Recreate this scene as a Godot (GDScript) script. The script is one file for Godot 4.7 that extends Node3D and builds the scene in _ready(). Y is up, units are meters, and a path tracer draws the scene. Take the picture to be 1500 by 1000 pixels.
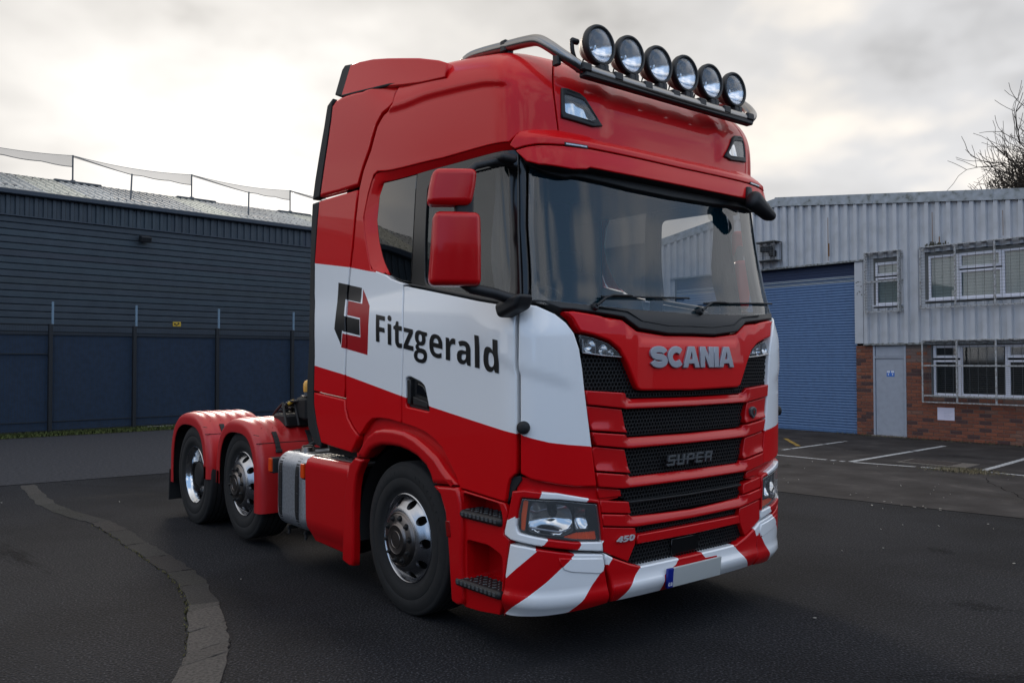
extends Node3D

# ------------------------------------------------------------------ mesh collecting
class MB:
	var s := {}
	func bucket(m: Material) -> Array:
		if not s.has(m):
			s[m] = [PackedVector3Array(), PackedVector3Array(), PackedColorArray(), PackedVector2Array()]
		return s[m]
	func t(m: Material, a: Vector3, b: Vector3, c: Vector3, na: Vector3, nb: Vector3, nc: Vector3, col := Color.WHITE) -> void:
		var k := bucket(m)
		var v: PackedVector3Array = k[0]
		var n: PackedVector3Array = k[1]
		var cl: PackedColorArray = k[2]
		if (b - a).cross(c - a).dot(na + nb + nc) > 0.0:
			v.append(a); v.append(c); v.append(b)
			n.append(na); n.append(nc); n.append(nb)
		else:
			v.append(a); v.append(b); v.append(c)
			n.append(na); n.append(nb); n.append(nc)
		cl.append(col); cl.append(col); cl.append(col)
		k[0] = v; k[1] = n; k[2] = cl
	func tf(m: Material, a: Vector3, b: Vector3, c: Vector3, out: Vector3, col := Color.WHITE) -> void:
		var n := (b - a).cross(c - a).normalized()
		if n.dot(out) < 0.0: n = -n
		t(m, a, b, c, n, n, n, col)
	func q(m: Material, a: Vector3, b: Vector3, c: Vector3, d: Vector3, out: Vector3, col := Color.WHITE) -> void:
		var n := (c - a).cross(d - b).normalized()
		if n.dot(out) < 0.0: n = -n
		t(m, a, b, c, n, n, n, col)
		t(m, a, c, d, n, n, n, col)
	func qs(m: Material, a: Vector3, b: Vector3, c: Vector3, d: Vector3, na: Vector3, nb: Vector3, nc: Vector3, nd: Vector3, col := Color.WHITE) -> void:
		t(m, a, b, c, na, nb, nc, col)
		t(m, a, c, d, na, nc, nd, col)
	func box(m: Material, xf: Transform3D, size: Vector3, bev := 0.0, col := Color.WHITE) -> void:
		var h := size * 0.5
		var bb := minf(bev, minf(h.x, minf(h.y, h.z)) * 0.95)
		for ax in 3:
			for sg in [-1.0, 1.0]:
				var n := Vector3.ZERO
				n[ax] = sg
				var u := (ax + 1) % 3
				var w := (ax + 2) % 3
				var c: Array[Vector3] = []
				for k in [[-1, -1], [1, -1], [1, 1], [-1, 1]]:
					var p := Vector3.ZERO
					p[ax] = sg * h[ax]
					p[u] = k[0] * (h[u] - bb)
					p[w] = k[1] * (h[w] - bb)
					c.append(xf * p)
				q(m, c[0], c[1], c[2], c[3], xf.basis * n, col)
		if bb <= 0.0: return
		for ax in 3:
			var u := (ax + 1) % 3
			var w := (ax + 2) % 3
			for su in [-1.0, 1.0]:
				for sw in [-1.0, 1.0]:
					var c: Array[Vector3] = []
					for k in [[-1.0, 0], [1.0, 0], [1.0, 1], [-1.0, 1]]:
						var p := Vector3.ZERO
						p[ax] = k[0] * (h[ax] - bb)
						p[u] = su * (h[u] - (bb if k[1] == 1 else 0.0))
						p[w] = sw * (h[w] - (0.0 if k[1] == 1 else bb))
						c.append(xf * p)
					var n := Vector3.ZERO
					n[u] = su; n[w] = sw
					q(m, c[0], c[1], c[2], c[3], xf.basis * n, col)
		for sx in [-1.0, 1.0]:
			for sy in [-1.0, 1.0]:
				for sz in [-1.0, 1.0]:
					var a := Vector3(sx * h.x, sy * (h.y - bb), sz * (h.z - bb))
					var b := Vector3(sx * (h.x - bb), sy * h.y, sz * (h.z - bb))
					var c2 := Vector3(sx * (h.x - bb), sy * (h.y - bb), sz * h.z)
					tf(m, xf * a, xf * b, xf * c2, xf.basis * Vector3(sx, sy, sz), col)
	func tube(m: Material, pts: PackedVector3Array, r: float, sides := 10, cap := true, r_end := -1.0, col := Color.WHITE) -> void:
		var n := pts.size()
		var up := Vector3.UP
		var rings: Array = []
		var norms: Array = []
		var prev := Vector3.ZERO
		for i in n:
			var d := (pts[mini(i + 1, n - 1)] - pts[maxi(i - 1, 0)]).normalized()
			var x := prev
			if i == 0:
				x = d.cross(up)
				if x.length() < 0.1: x = d.cross(Vector3.RIGHT)
			x = (x - d * x.dot(d)).normalized()
			prev = x
			var y := d.cross(x)
			var rr := r if r_end < 0.0 else lerpf(r, r_end, float(i) / (n - 1))
			var ring := PackedVector3Array()
			var nn := PackedVector3Array()
			for k in sides:
				var a := TAU * k / sides
				var o := x * cos(a) + y * sin(a)
				nn.append(o)
				ring.append(pts[i] + o * rr)
			rings.append(ring); norms.append(nn)
		for i in n - 1:
			for k in sides:
				var k2 := (k + 1) % sides
				qs(m, rings[i][k], rings[i][k2], rings[i + 1][k2], rings[i + 1][k], norms[i][k], norms[i][k2], norms[i + 1][k2], norms[i + 1][k], col)
		if cap:
			for k in sides:
				var k2 := (k + 1) % sides
				tf(m, pts[0], rings[0][k], rings[0][k2], pts[0] - pts[1], col)
				tf(m, pts[n - 1], rings[n - 1][k], rings[n - 1][k2], pts[n - 1] - pts[n - 2], col)
	# prof: (radius, height) pairs turned round the y axis of xf; the outside lies to the right of the way up
	func lathe(m: Material, prof: PackedVector2Array, xf: Transform3D, seg := 48, a0 := 0.0, a1 := TAU, col := Color.WHITE) -> void:
		var n := prof.size()
		var sn: Array[Vector2] = []
		for i in n - 1:
			var d := prof[i + 1] - prof[i]
			sn.append(Vector2(d.y, -d.x).normalized())
		for i in n - 1:
			var n0 := sn[i]
			var n1 := sn[i]
			if i > 0 and sn[i - 1].dot(sn[i]) > 0.7: n0 = (sn[i - 1] + sn[i]).normalized()
			if i < n - 2 and sn[i + 1].dot(sn[i]) > 0.7: n1 = (sn[i + 1] + sn[i]).normalized()
			for k in seg:
				var u := a0 + (a1 - a0) * k / seg
				var w := a0 + (a1 - a0) * (k + 1) / seg
				var cu := Vector3(cos(u), 0, sin(u))
				var cw := Vector3(cos(w), 0, sin(w))
				var bs := xf.basis
				qs(m, xf * (cu * prof[i].x + Vector3.UP * prof[i].y), xf * (cw * prof[i].x + Vector3.UP * prof[i].y), xf * (cw * prof[i + 1].x + Vector3.UP * prof[i + 1].y), xf * (cu * prof[i + 1].x + Vector3.UP * prof[i + 1].y),
					(bs * (cu * n0.x + Vector3.UP * n0.y)).normalized(), (bs * (cw * n0.x + Vector3.UP * n0.y)).normalized(), (bs * (cw * n1.x + Vector3.UP * n1.y)).normalized(), (bs * (cu * n1.x + Vector3.UP * n1.y)).normalized(), col)
	# rows of equal length; smooth normals; out() tells the outside at a point
	func grid(m: Material, rows: Array, out: Callable, col := Color.WHITE) -> void:
		var nr := rows.size()
		var nc: int = rows[0].size()
		var nrm: Array = []
		for i in nr:
			var line := PackedVector3Array()
			for j in nc:
				var du: Vector3 = rows[mini(i + 1, nr - 1)][j] - rows[maxi(i - 1, 0)][j]
				var dv: Vector3 = rows[i][mini(j + 1, nc - 1)] - rows[i][maxi(j - 1, 0)]
				var n := du.cross(dv).normalized()
				if n.dot(out.call(rows[i][j])) < 0.0: n = -n
				line.append(n)
			nrm.append(line)
		for i in nr - 1:
			for j in nc - 1:
				qs(m, rows[i][j], rows[i][j + 1], rows[i + 1][j + 1], rows[i + 1][j], nrm[i][j], nrm[i][j + 1], nrm[i + 1][j + 1], nrm[i + 1][j], col)
	# a box with round edges; bend(p) may move the points
	func rbox(m: Material, xf: Transform3D, size: Vector3, r: float, bend = null, seg := 3, mid := 3) -> void:
		var h := size * 0.5
		var rr := minf(r, minf(h.x, minf(h.y, h.z)) * 0.98)
		var st: Array = []
		for ax in 3:
			var l := PackedFloat32Array()
			for k in seg: l.append(-h[ax] + rr - rr * cos(PI / 2 * k / seg) * 1.0)
			for k in mid + 1: l.append(-h[ax] + rr + (size[ax] - 2 * rr) * k / mid)
			for k in seg: l.append(h[ax] - rr + rr * sin(PI / 2 * (k + 1) / seg))
			st.append(l)
		for ax in 3:
			var u := (ax + 1) % 3
			var w := (ax + 2) % 3
			for sg in [-1.0, 1.0]:
				var lu: PackedFloat32Array = st[u]
				var lw: PackedFloat32Array = st[w]
				var ps: Array = []
				var ns: Array = []
				for a in lu.size():
					var pr := PackedVector3Array()
					var nr := PackedVector3Array()
					for b in lw.size():
						var p := Vector3.ZERO
						p[ax] = sg * h[ax]; p[u] = lu[a]; p[w] = lw[b]
						var inn := Vector3(clampf(p.x, -h.x + rr, h.x - rr), clampf(p.y, -h.y + rr, h.y - rr), clampf(p.z, -h.z + rr, h.z - rr))
						var n := (p - inn).normalized()
						p = inn + n * rr
						if bend != null:
							var e := 0.002
							var t1 := (n.cross(Vector3(0.31, 0.52, 0.79))).normalized()
							var t2 := n.cross(t1)
							var p0: Vector3 = bend.call(p)
							var pa: Vector3 = bend.call(p + t1 * e)
							var pb: Vector3 = bend.call(p + t2 * e)
							var nn := (pa - p0).cross(pb - p0).normalized()
							if nn.dot(n) < 0.0: nn = -nn
							p = p0; n = nn
						pr.append(xf * p); nr.append((xf.basis * n).normalized())
					ps.append(pr); ns.append(nr)
				for a in lu.size() - 1:
					for b in lw.size() - 1:
						qs(m, ps[a][b], ps[a][b + 1], ps[a + 1][b + 1], ps[a + 1][b], ns[a][b], ns[a][b + 1], ns[a + 1][b + 1], ns[a + 1][b])
	func mesh() -> ArrayMesh:
		var am := ArrayMesh.new()
		for m in s:
			var a := []
			a.resize(Mesh.ARRAY_MAX)
			a[Mesh.ARRAY_VERTEX] = s[m][0]
			a[Mesh.ARRAY_NORMAL] = s[m][1]
			if m.vertex_color_use_as_albedo: a[Mesh.ARRAY_COLOR] = s[m][2]
			if s[m][3].size() == s[m][0].size(): a[Mesh.ARRAY_TEX_UV] = s[m][3]
			am.add_surface_from_arrays(Mesh.PRIMITIVE_TRIANGLES, a)
			am.surface_set_material(am.get_surface_count() - 1, m)
		return am

var M := {}
var rng := RandomNumberGenerator.new()
var taken := {}

func numbered(called: String) -> String:
	var n: int = taken.get(called, 0)
	taken[called] = n + 1
	return called if n == 0 else "%s_%03d" % [called, n]

func obj(called: String, mb, parent: Node = self) -> MeshInstance3D:
	var o := MeshInstance3D.new()
	var am: ArrayMesh = mb.mesh() if mb is MB else mb
	o.mesh = am
	var par_key := str(parent.get_instance_id()) + called
	var n: int = taken.get(par_key, 0)
	taken[par_key] = n + 1
	o.name = numbered(called) if parent == self else (called if n == 0 else "%s_%03d" % [called, n])
	parent.add_child(o, true)
	return o

func thing(called: String, label: String, category: String, at := Vector3.ZERO, turn := 0.0, group := "") -> Node3D:
	var o := Node3D.new()
	o.name = numbered(called)
	add_child(o, true)
	o.position = at
	o.rotation.y = turn
	o.set_meta("label", label)
	o.set_meta("category", category)
	if group: o.set_meta("group", group)
	return o

func tag(o: Node, label: String, category: String, group := "") -> void:
	o.set_meta("label", label)
	o.set_meta("category", category)
	if group: o.set_meta("group", group)

func mat(called: String, c: Color, rough := 0.6, metal := 0.0) -> StandardMaterial3D:
	var m := StandardMaterial3D.new()
	m.resource_name = called
	m.albedo_color = c
	m.roughness = rough
	m.metallic = metal
	M[called] = m
	return m

func noise_tex(freq: float, ramp: Array, seed_: int, oct := 4, size := 512, kind := FastNoiseLite.TYPE_SIMPLEX_SMOOTH, as_normal := false, bump := 4.0) -> NoiseTexture2D:
	var f := FastNoiseLite.new()
	f.seed = seed_
	f.noise_type = kind
	f.frequency = freq
	f.fractal_octaves = oct
	var t := NoiseTexture2D.new()
	t.noise = f
	t.width = size
	t.height = size
	t.seamless = true
	t.as_normal_map = as_normal
	t.bump_strength = bump
	if ramp.size():
		var g := Gradient.new()
		var offs := PackedFloat32Array()
		var cols := PackedColorArray()
		for k in ramp:
			offs.append(k[0]); cols.append(k[1])
		g.offsets = offs
		g.colors = cols
		t.color_ramp = g
	return t

func tri(m: StandardMaterial3D, tex: Texture2D, metres: float, bump: Texture2D = null, cm := 0.3, world := true) -> StandardMaterial3D:
	m.albedo_texture = tex
	m.uv1_triplanar = true
	m.uv1_world_triplanar = world
	m.uv1_scale = Vector3.ONE / metres
	if bump:
		m.heightmap_enabled = true
		m.heightmap_texture = bump
		m.heightmap_scale = cm
	return m

func g(v: float) -> Color: return Color(v, v, v)

# ------------------------------------------------------------------ the cab's outer skin: s runs round the cab from the middle of its front, v runs up
const SN := 3.4
const SD := 0.40
const WT := [[0.2, 1.195], [0.35, 1.212], [0.6, 1.222], [0.9, 1.228], [1.3, 1.236], [1.6, 1.2375], [1.72, 1.2375], [1.86, 1.234], [1.98, 1.222], [2.15, 1.197], [2.5, 1.18], [2.85, 1.172]]
const ZT := [[0.2, 1.372], [0.35, 1.40], [0.6, 1.412], [1.0, 1.412], [1.5, 1.415], [1.8, 1.412], [1.95, 1.392], [2.1, 1.362], [2.5, 1.29], [2.85, 1.245]]
const HT := [[-1.5, 4.4], [-1.1, 4.25], [-0.6, 3.95], [-0.3, 3.72], [-0.1, 3.67], [0.2, 3.655], [0.47, 3.612], [0.7, 3.567], [0.85, 3.53], [1.05, 3.445], [1.25, 3.325]]
var sL := PackedFloat64Array()
var sX := PackedFloat64Array()
var sZ := PackedFloat64Array()
var rL := PackedFloat64Array()
var rQ := PackedFloat64Array()
var rH := PackedFloat64Array()

func herm(t: Array, x: float) -> float:
	var n := t.size()
	if x <= t[0][0]: return t[0][1]
	if x >= t[n - 1][0]: return t[n - 1][1]
	var i := 0
	while x > t[i + 1][0]: i += 1
	var a := maxi(i - 1, 0)
	var b := mini(i + 2, n - 1)
	var x0: float = t[i][0]
	var x1: float = t[i + 1][0]
	var y0: float = t[i][1]
	var y1: float = t[i + 1][1]
	var m0: float = (y1 - t[a][1]) / (x1 - t[a][0])
	var m1: float = (t[b][1] - y0) / (t[b][0] - x0)
	var h := x1 - x0
	var u := (x - x0) / h
	return (2 * u * u * u - 3 * u * u + 1) * y0 + (u * u * u - 2 * u * u + u) * h * m0 + (-2 * u * u * u + 3 * u * u) * y1 + (u * u * u - u * u) * h * m1

func skin_tables() -> void:
	for k in 257:
		var a := PI / 2 * k / 256.0
		sX.append(pow(maxf(sin(a), 0.0), 2 / SN)); sZ.append(pow(maxf(cos(a), 0.0), 2 / SN))
		rQ.append(pow(maxf(cos(a), 0.0), 2 / 6.5)); rH.append(pow(maxf(sin(a), 0.0), 2 / 6.5))
		if k == 0:
			sL.append(0); rL.append(0)
		else:
			sL.append(sL[k - 1] + Vector2((sX[k] - sX[k - 1]) * 1.235, (sZ[k] - sZ[k - 1]) * SD).length())
			rL.append(rL[k - 1] + Vector2((rQ[k] - rQ[k - 1]) * 1.175, (rH[k] - rH[k - 1]) * 0.75).length())

func tab(xs: PackedFloat64Array, ys: PackedFloat64Array, x: float) -> float:
	var n := xs.size()
	if x >= xs[n - 1]: return ys[n - 1]
	var i := xs.bsearch(x)
	if i == 0: return ys[0]
	return lerpf(ys[i - 1], ys[i], (x - xs[i - 1]) / (xs[i] - xs[i - 1]))

func S(s: float, v: float) -> Vector3:
	var a := absf(s)
	var y := minf(v, 2.85)
	var z := herm(ZT, y) - SD + SD * tab(sL, sZ, a) - maxf(a - sL[256], 0.0)
	var x := -signf(s) * tab(sL, sX, a) * herm(WT, y)
	if v > 2.85:
		var q := tab(rL, rQ, v - 2.85)
		var cz := minf(z, 0.3)
		x *= q
		z = cz + q * (z - cz)
		y = 2.85 + tab(rL, rH, v - 2.85) * (herm(HT, z) + 0.035 - 2.85)
	return Vector3(x, y, z)

func SNrm(s: float, v: float) -> Vector3:
	var e := 0.003
	return (S(s, v + e) - S(s, v - e)).cross(S(s + e, v) - S(s - e, v)).normalized()

func SO(s: float, v: float, o: float) -> Vector3:
	return S(s, v) + SNrm(s, v) * o

# ------------------------------------------------------------------ patches: an outline in (s, v) laid on a skin, with rounded edges, a return flange, holes and inlaid colours
func pv(a: Array) -> PackedVector2Array:
	var r := PackedVector2Array()
	for p in a: r.append(Vector2(p[0], p[1]))
	return r

func sym(a: Array) -> PackedVector2Array:
	var r := PackedVector2Array()
	for p in a: r.append(Vector2(p[0], p[1]))
	for i in range(a.size() - 1, -1, -1):
		if absf(a[i][0]) > 0.001: r.append(Vector2(-a[i][0], a[i][1]))
	return r

func flip(a: PackedVector2Array) -> PackedVector2Array:
	var r := PackedVector2Array()
	for p in a: r.append(Vector2(-p.x, p.y))
	return r

func rounded(a: PackedVector2Array, r: float) -> PackedVector2Array:
	var o := PackedVector2Array()
	var n := a.size()
	for i in n:
		var p := a[i]
		var d0 := a[(i + n - 1) % n] - p
		var d1 := a[(i + 1) % n] - p
		var k := minf(r, minf(d0.length(), d1.length()) * 0.45)
		var p0 := p + d0.normalized() * k
		var p1 := p + d1.normalized() * k
		for j in 5:
			var t := j / 4.0
			o.append(p0.lerp(p, t).lerp(p.lerp(p1, t), t))
	return o

func dense(a: PackedVector2Array, step: float, cuts: Array) -> PackedVector2Array:
	var r := PackedVector2Array()
	var n := a.size()
	for i in n:
		var p := a[i]
		var q := a[(i + 1) % n]
		var ts := [0.0]
		var l := p.distance_to(q)
		if l < 1e-5: continue
		var k := int(ceil(l / step))
		for j in range(1, k): ts.append(float(j) / k)
		for c in cuts:
			for j in c.size():
				var x = Geometry2D.segment_intersects_segment(p, q, c[j], c[(j + 1) % c.size()])
				if x != null:
					var tt: float = p.distance_to(x) / l
					ts.append(clampf(tt - 0.0004, 0, 1)); ts.append(clampf(tt + 0.0004, 0, 1))
		ts.sort()
		var last := -1.0
		for t in ts:
			if t - last > 1e-5 and t < 0.99999:
				r.append(p.lerp(q, t))
				last = t
	return r

func inset_dirs(a: PackedVector2Array) -> PackedVector2Array:
	# for an anticlockwise outline: the miter vectors that point inwards
	var r := PackedVector2Array()
	var n := a.size()
	for i in n:
		var d0 := (a[i] - a[(i + n - 1) % n]).normalized()
		var d1 := (a[(i + 1) % n] - a[i]).normalized()
		var n0 := Vector2(-d0.y, d0.x)
		var n1 := Vector2(-d1.y, d1.x)
		var m := n0 + n1
		if m.length() < 0.2: m = n0
		m = m.normalized()
		r.append(m / maxf(m.dot(n0), 0.5))
	return r

var vcache := {}
func place(o, p: Vector2, fn: Callable) -> Array:
	# [position, normal, d/ds, d/dv] of the skin lifted by o (a number or a function of s and v)
	var e := 0.003
	if o is Callable:
		var f := func(s: float, v: float) -> Vector3:
			var a: Vector3 = fn.call(s + e, v) - fn.call(s - e, v)
			var b: Vector3 = fn.call(s, v + e) - fn.call(s, v - e)
			return fn.call(s, v) + b.cross(a).normalized() * o.call(s, v)
		var ds: Vector3 = f.call(p.x + e, p.y) - f.call(p.x - e, p.y)
		var dv: Vector3 = f.call(p.x, p.y + e) - f.call(p.x, p.y - e)
		return [f.call(p.x, p.y), dv.cross(ds).normalized(), ds.normalized(), dv.normalized()]
	var ds2: Vector3 = fn.call(p.x + e, p.y) - fn.call(p.x - e, p.y)
	var dv2: Vector3 = fn.call(p.x, p.y + e) - fn.call(p.x, p.y - e)
	var n := dv2.cross(ds2).normalized()
	return [fn.call(p.x, p.y) + n * o, n, ds2.normalized(), dv2.normalized()]

# opt: o lift, holes, bev, dep, fl, fm flange material, cols [[material, outline], ...], cell, gap
func patch(mb: MB, m: Material, outline: PackedVector2Array, opt := {}, fn = null) -> void:
	if fn == null: fn = S
	var o = opt.get("o", 0.0)
	var bev: float = opt.get("bev", 0.006)
	var dep: float = opt.get("dep", bev)
	var fl: float = opt.get("fl", 0.03)
	var fm: Material = opt.get("fm", m)
	var cols: Array = opt.get("cols", [])
	var cell: float = opt.get("cell", 0.07)
	var gap: float = opt.get("gap", 0.002)
	var cuts := []
	for c in cols: cuts.append(c[1])
	var cu := func(p: Vector2) -> Material:
		for c in cols:
			if Geometry2D.is_point_in_polygon(p, c[1]): return c[0]
		return m
	var loops := [outline]
	for h in opt.get("holes", []): loops.append(h)
	var inner := PackedVector2Array()
	var inner_holes := []
	var cache := {}
	var at := func(p: Vector2) -> Array:
		var key := Vector2i(roundi(p.x * 20000), roundi(p.y * 20000))
		if not cache.has(key): cache[key] = place(o, p, fn)
		return cache[key]
	for li in loops.size():
		var lp: PackedVector2Array = loops[li].duplicate()
		var cw := Geometry2D.is_polygon_clockwise(lp)
		if cw: lp.reverse()
		lp = dense(lp, cell, cuts)
		var md := inset_dirs(lp)
		var sg := 1.0 if li == 0 else -1.0
		var n := lp.size()
		var inn := PackedVector2Array()
		var rim := PackedVector2Array()
		for i in n:
			inn.append(lp[i] + md[i] * sg * (gap + bev))
			rim.append(lp[i] + md[i] * sg * gap)
		if li == 0: inner = inn
		else: inner_holes.append(inn)
		# rings
		var st := 3
		var rp: Array = []
		var rn: Array = []
		for i in n:
			var a: Array = at.call(rim[i])
			var od := -md[i].normalized() * sg
			var out3: Vector3 = (a[2] * od.x + a[3] * od.y).normalized()
			var pl := PackedVector3Array()
			var nl := PackedVector3Array()
			if bev > 0.0:
				for k in st + 1:
					var th := PI / 2 * k / st
					var pp := inn[i].lerp(rim[i], sin(th))
					var b: Array = at.call(pp)
					pl.append(b[0] - b[1] * dep * (1 - cos(th)))
					nl.append((b[1] * cos(th) * bev + out3 * sin(th) * dep).normalized() if k < st else (out3 * dep + b[1] * 0.0001).normalized())
			else:
				pl.append(a[0]); nl.append(out3)
			pl.append(pl[pl.size() - 1] - a[1] * fl)
			nl.append(out3)
			rp.append(pl); rn.append(nl)
		for i in n:
			var j := (i + 1) % n
			var mm: Material = cu.call((inn[i] + inn[j]) * 0.5) if cols.size() else m
			var cnt: int = rp[i].size()
			for k in cnt - 1:
				if k == cnt - 2 and fl <= 0.0: continue
				mb.qs(fm if k == cnt - 2 and fm != m else mm, rp[i][k], rp[j][k], rp[j][k + 1], rp[i][k + 1], rn[i][k], rn[j][k], rn[j][k + 1], rn[i][k + 1])
	# the face, cut into cells
	var lo := inner[0]
	var hi := inner[0]
	for p in inner:
		lo = lo.min(p); hi = hi.max(p)
	var nx := maxi(1, int(ceil((hi.x - lo.x) / cell)))
	var ny := maxi(1, int(ceil((hi.y - lo.y) / cell)))
	var cx := (hi.x - lo.x) / nx
	var cy := (hi.y - lo.y) / ny
	for i in nx:
		for j in ny:
			var a := Vector2(lo.x + cx * i, lo.y + cy * j)
			var b := Vector2(lo.x + cx * (i + 1), lo.y + cy * (j + 1))
			var polys: Array = Geometry2D.intersect_polygons(PackedVector2Array([a, Vector2(b.x, a.y), b, Vector2(a.x, b.y)]), inner)
			for h in inner_holes:
				var nxt := []
				for p in polys:
					for r in Geometry2D.clip_polygons(p, h):
						if not Geometry2D.is_polygon_clockwise(r): nxt.append(r)
				polys = nxt
			var todo := []
			for c in cols:
				var rest := []
				for p in polys:
					for r in Geometry2D.intersect_polygons(p, c[1]): todo.append([c[0], r])
					for r in Geometry2D.clip_polygons(p, c[1]):
						if not Geometry2D.is_polygon_clockwise(r): rest.append(r)
				polys = rest
			for p in polys: todo.append([m, p])
			for td in todo:
				var poly: PackedVector2Array = td[1]
				var ix := Geometry2D.triangulate_polygon(poly)
				for k in range(0, ix.size(), 3):
					var p0: Array = at.call(poly[ix[k]])
					var p1: Array = at.call(poly[ix[k + 1]])
					var p2: Array = at.call(poly[ix[k + 2]])
					mb.t(td[0], p0[0], p1[0], p2[0], p0[1], p1[1], p2[1])

# a strip between two outlines with equal numbers of points, each on its own lift
func strip(mb: MB, m: Material, a: PackedVector2Array, oa: float, b: PackedVector2Array, ob: float, fn = null) -> void:
	if fn == null: fn = S
	var rows := [PackedVector3Array(), PackedVector3Array(), PackedVector3Array()]
	for i in a.size():
		for k in 3:
			var t := k / 2.0
			rows[k].append(place(lerpf(oa, ob, t), a[i].lerp(b[i], t), fn)[0])
	mb.grid(m, rows, func(p: Vector3) -> Vector3: return Vector3(p.x, 0, maxf(p.z - 0.9, 0)))

func resample(a: PackedVector2Array, n: int) -> PackedVector2Array:
	var l := [0.0]
	for i in range(1, a.size()): l.append(l[i - 1] + a[i].distance_to(a[i - 1]))
	var r := PackedVector2Array()
	for k in n:
		var t: float = l[l.size() - 1] * k / (n - 1)
		var i := 0
		while i < a.size() - 2 and l[i + 1] < t: i += 1
		r.append(a[i].lerp(a[i + 1], clampf((t - l[i]) / maxf(l[i + 1] - l[i], 1e-6), 0, 1)))
	return r

# flat lettering: triangles of a TextMesh, cut small and laid on a skin by to3(x, y) -> [position, normal]
func letters(mb: MB, m: Material, text: String, to3: Callable, weight := 0.0, depth := 0.0, cut := 0.05, font := "Droid Sans", heavy := true) -> void:
	var sf := SystemFont.new()
	sf.font_names = PackedStringArray([font])
	sf.font_weight = 700 if heavy else 400
	var fv := FontVariation.new()
	fv.base_font = sf
	fv.variation_embolden = weight
	var tm := TextMesh.new()
	tm.font = fv
	tm.text = text
	tm.font_size = 64
	tm.pixel_size = 1.0 / 64.0
	tm.curve_step = 1.5
	tm.depth = 1.0 if depth > 0.0 else 0.0
	tm.horizontal_alignment = HORIZONTAL_ALIGNMENT_LEFT
	tm.vertical_alignment = VERTICAL_ALIGNMENT_TOP
	var box := tm.get_aabb()
	for sfc in tm.get_surface_count():
		var arr := tm.surface_get_arrays(sfc)
		var v: PackedVector3Array = arr[Mesh.ARRAY_VERTEX]
		var nn: PackedVector3Array = arr[Mesh.ARRAY_NORMAL]
		var ix: PackedInt32Array = arr[Mesh.ARRAY_INDEX]
		for k in range(0, ix.size(), 3):
			var st := [[v[ix[k]], v[ix[k + 1]], v[ix[k + 2]], nn[ix[k]]]]
			while st.size():
				var t: Array = st.pop_back()
				var uv: Array[Vector2] = []
				for c in 3:
					var p: Vector3 = t[c]
					uv.append(Vector2((p.x - box.position.x) / box.size.x, (p.y - box.position.y) / box.size.y))
				var e := [uv[0].distance_to(uv[1]), uv[1].distance_to(uv[2]), uv[2].distance_to(uv[0])]
				var mx: float = e.max()
				if mx > cut and depth <= 0.0:
					var i: int = e.find(mx)
					var a: Vector3 = t[i]
					var b: Vector3 = t[(i + 1) % 3]
					var c: Vector3 = t[(i + 2) % 3]
					st.append([a, (a + b) * 0.5, c, t[3]])
					st.append([(a + b) * 0.5, b, c, t[3]])
					continue
				var w: Array = [to3.call(uv[0].x, uv[0].y), to3.call(uv[1].x, uv[1].y), to3.call(uv[2].x, uv[2].y)]
				if depth <= 0.0:
					if t[3].z < -0.5: continue
					mb.t(m, w[0][0], w[1][0], w[2][0], w[0][1], w[1][1], w[2][1])
				else:
					var ps: Array[Vector3] = []
					for c in 3:
						var p: Vector3 = t[c]
						ps.append(w[c][0] + w[c][1] * (depth * (p.z - box.position.z) / box.size.z))
					var nz: Vector3 = t[3]
					var rgt: Vector3 = (to3.call(0.6, 0.5)[0] - to3.call(0.4, 0.5)[0]).normalized()
					var up: Vector3 = (to3.call(0.5, 0.6)[0] - to3.call(0.5, 0.4)[0]).normalized()
					var n3: Vector3 = (rgt * nz.x + up * nz.y + w[0][1] * nz.z).normalized()
					mb.t(m, ps[0], ps[1], ps[2], n3, n3, n3)

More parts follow.
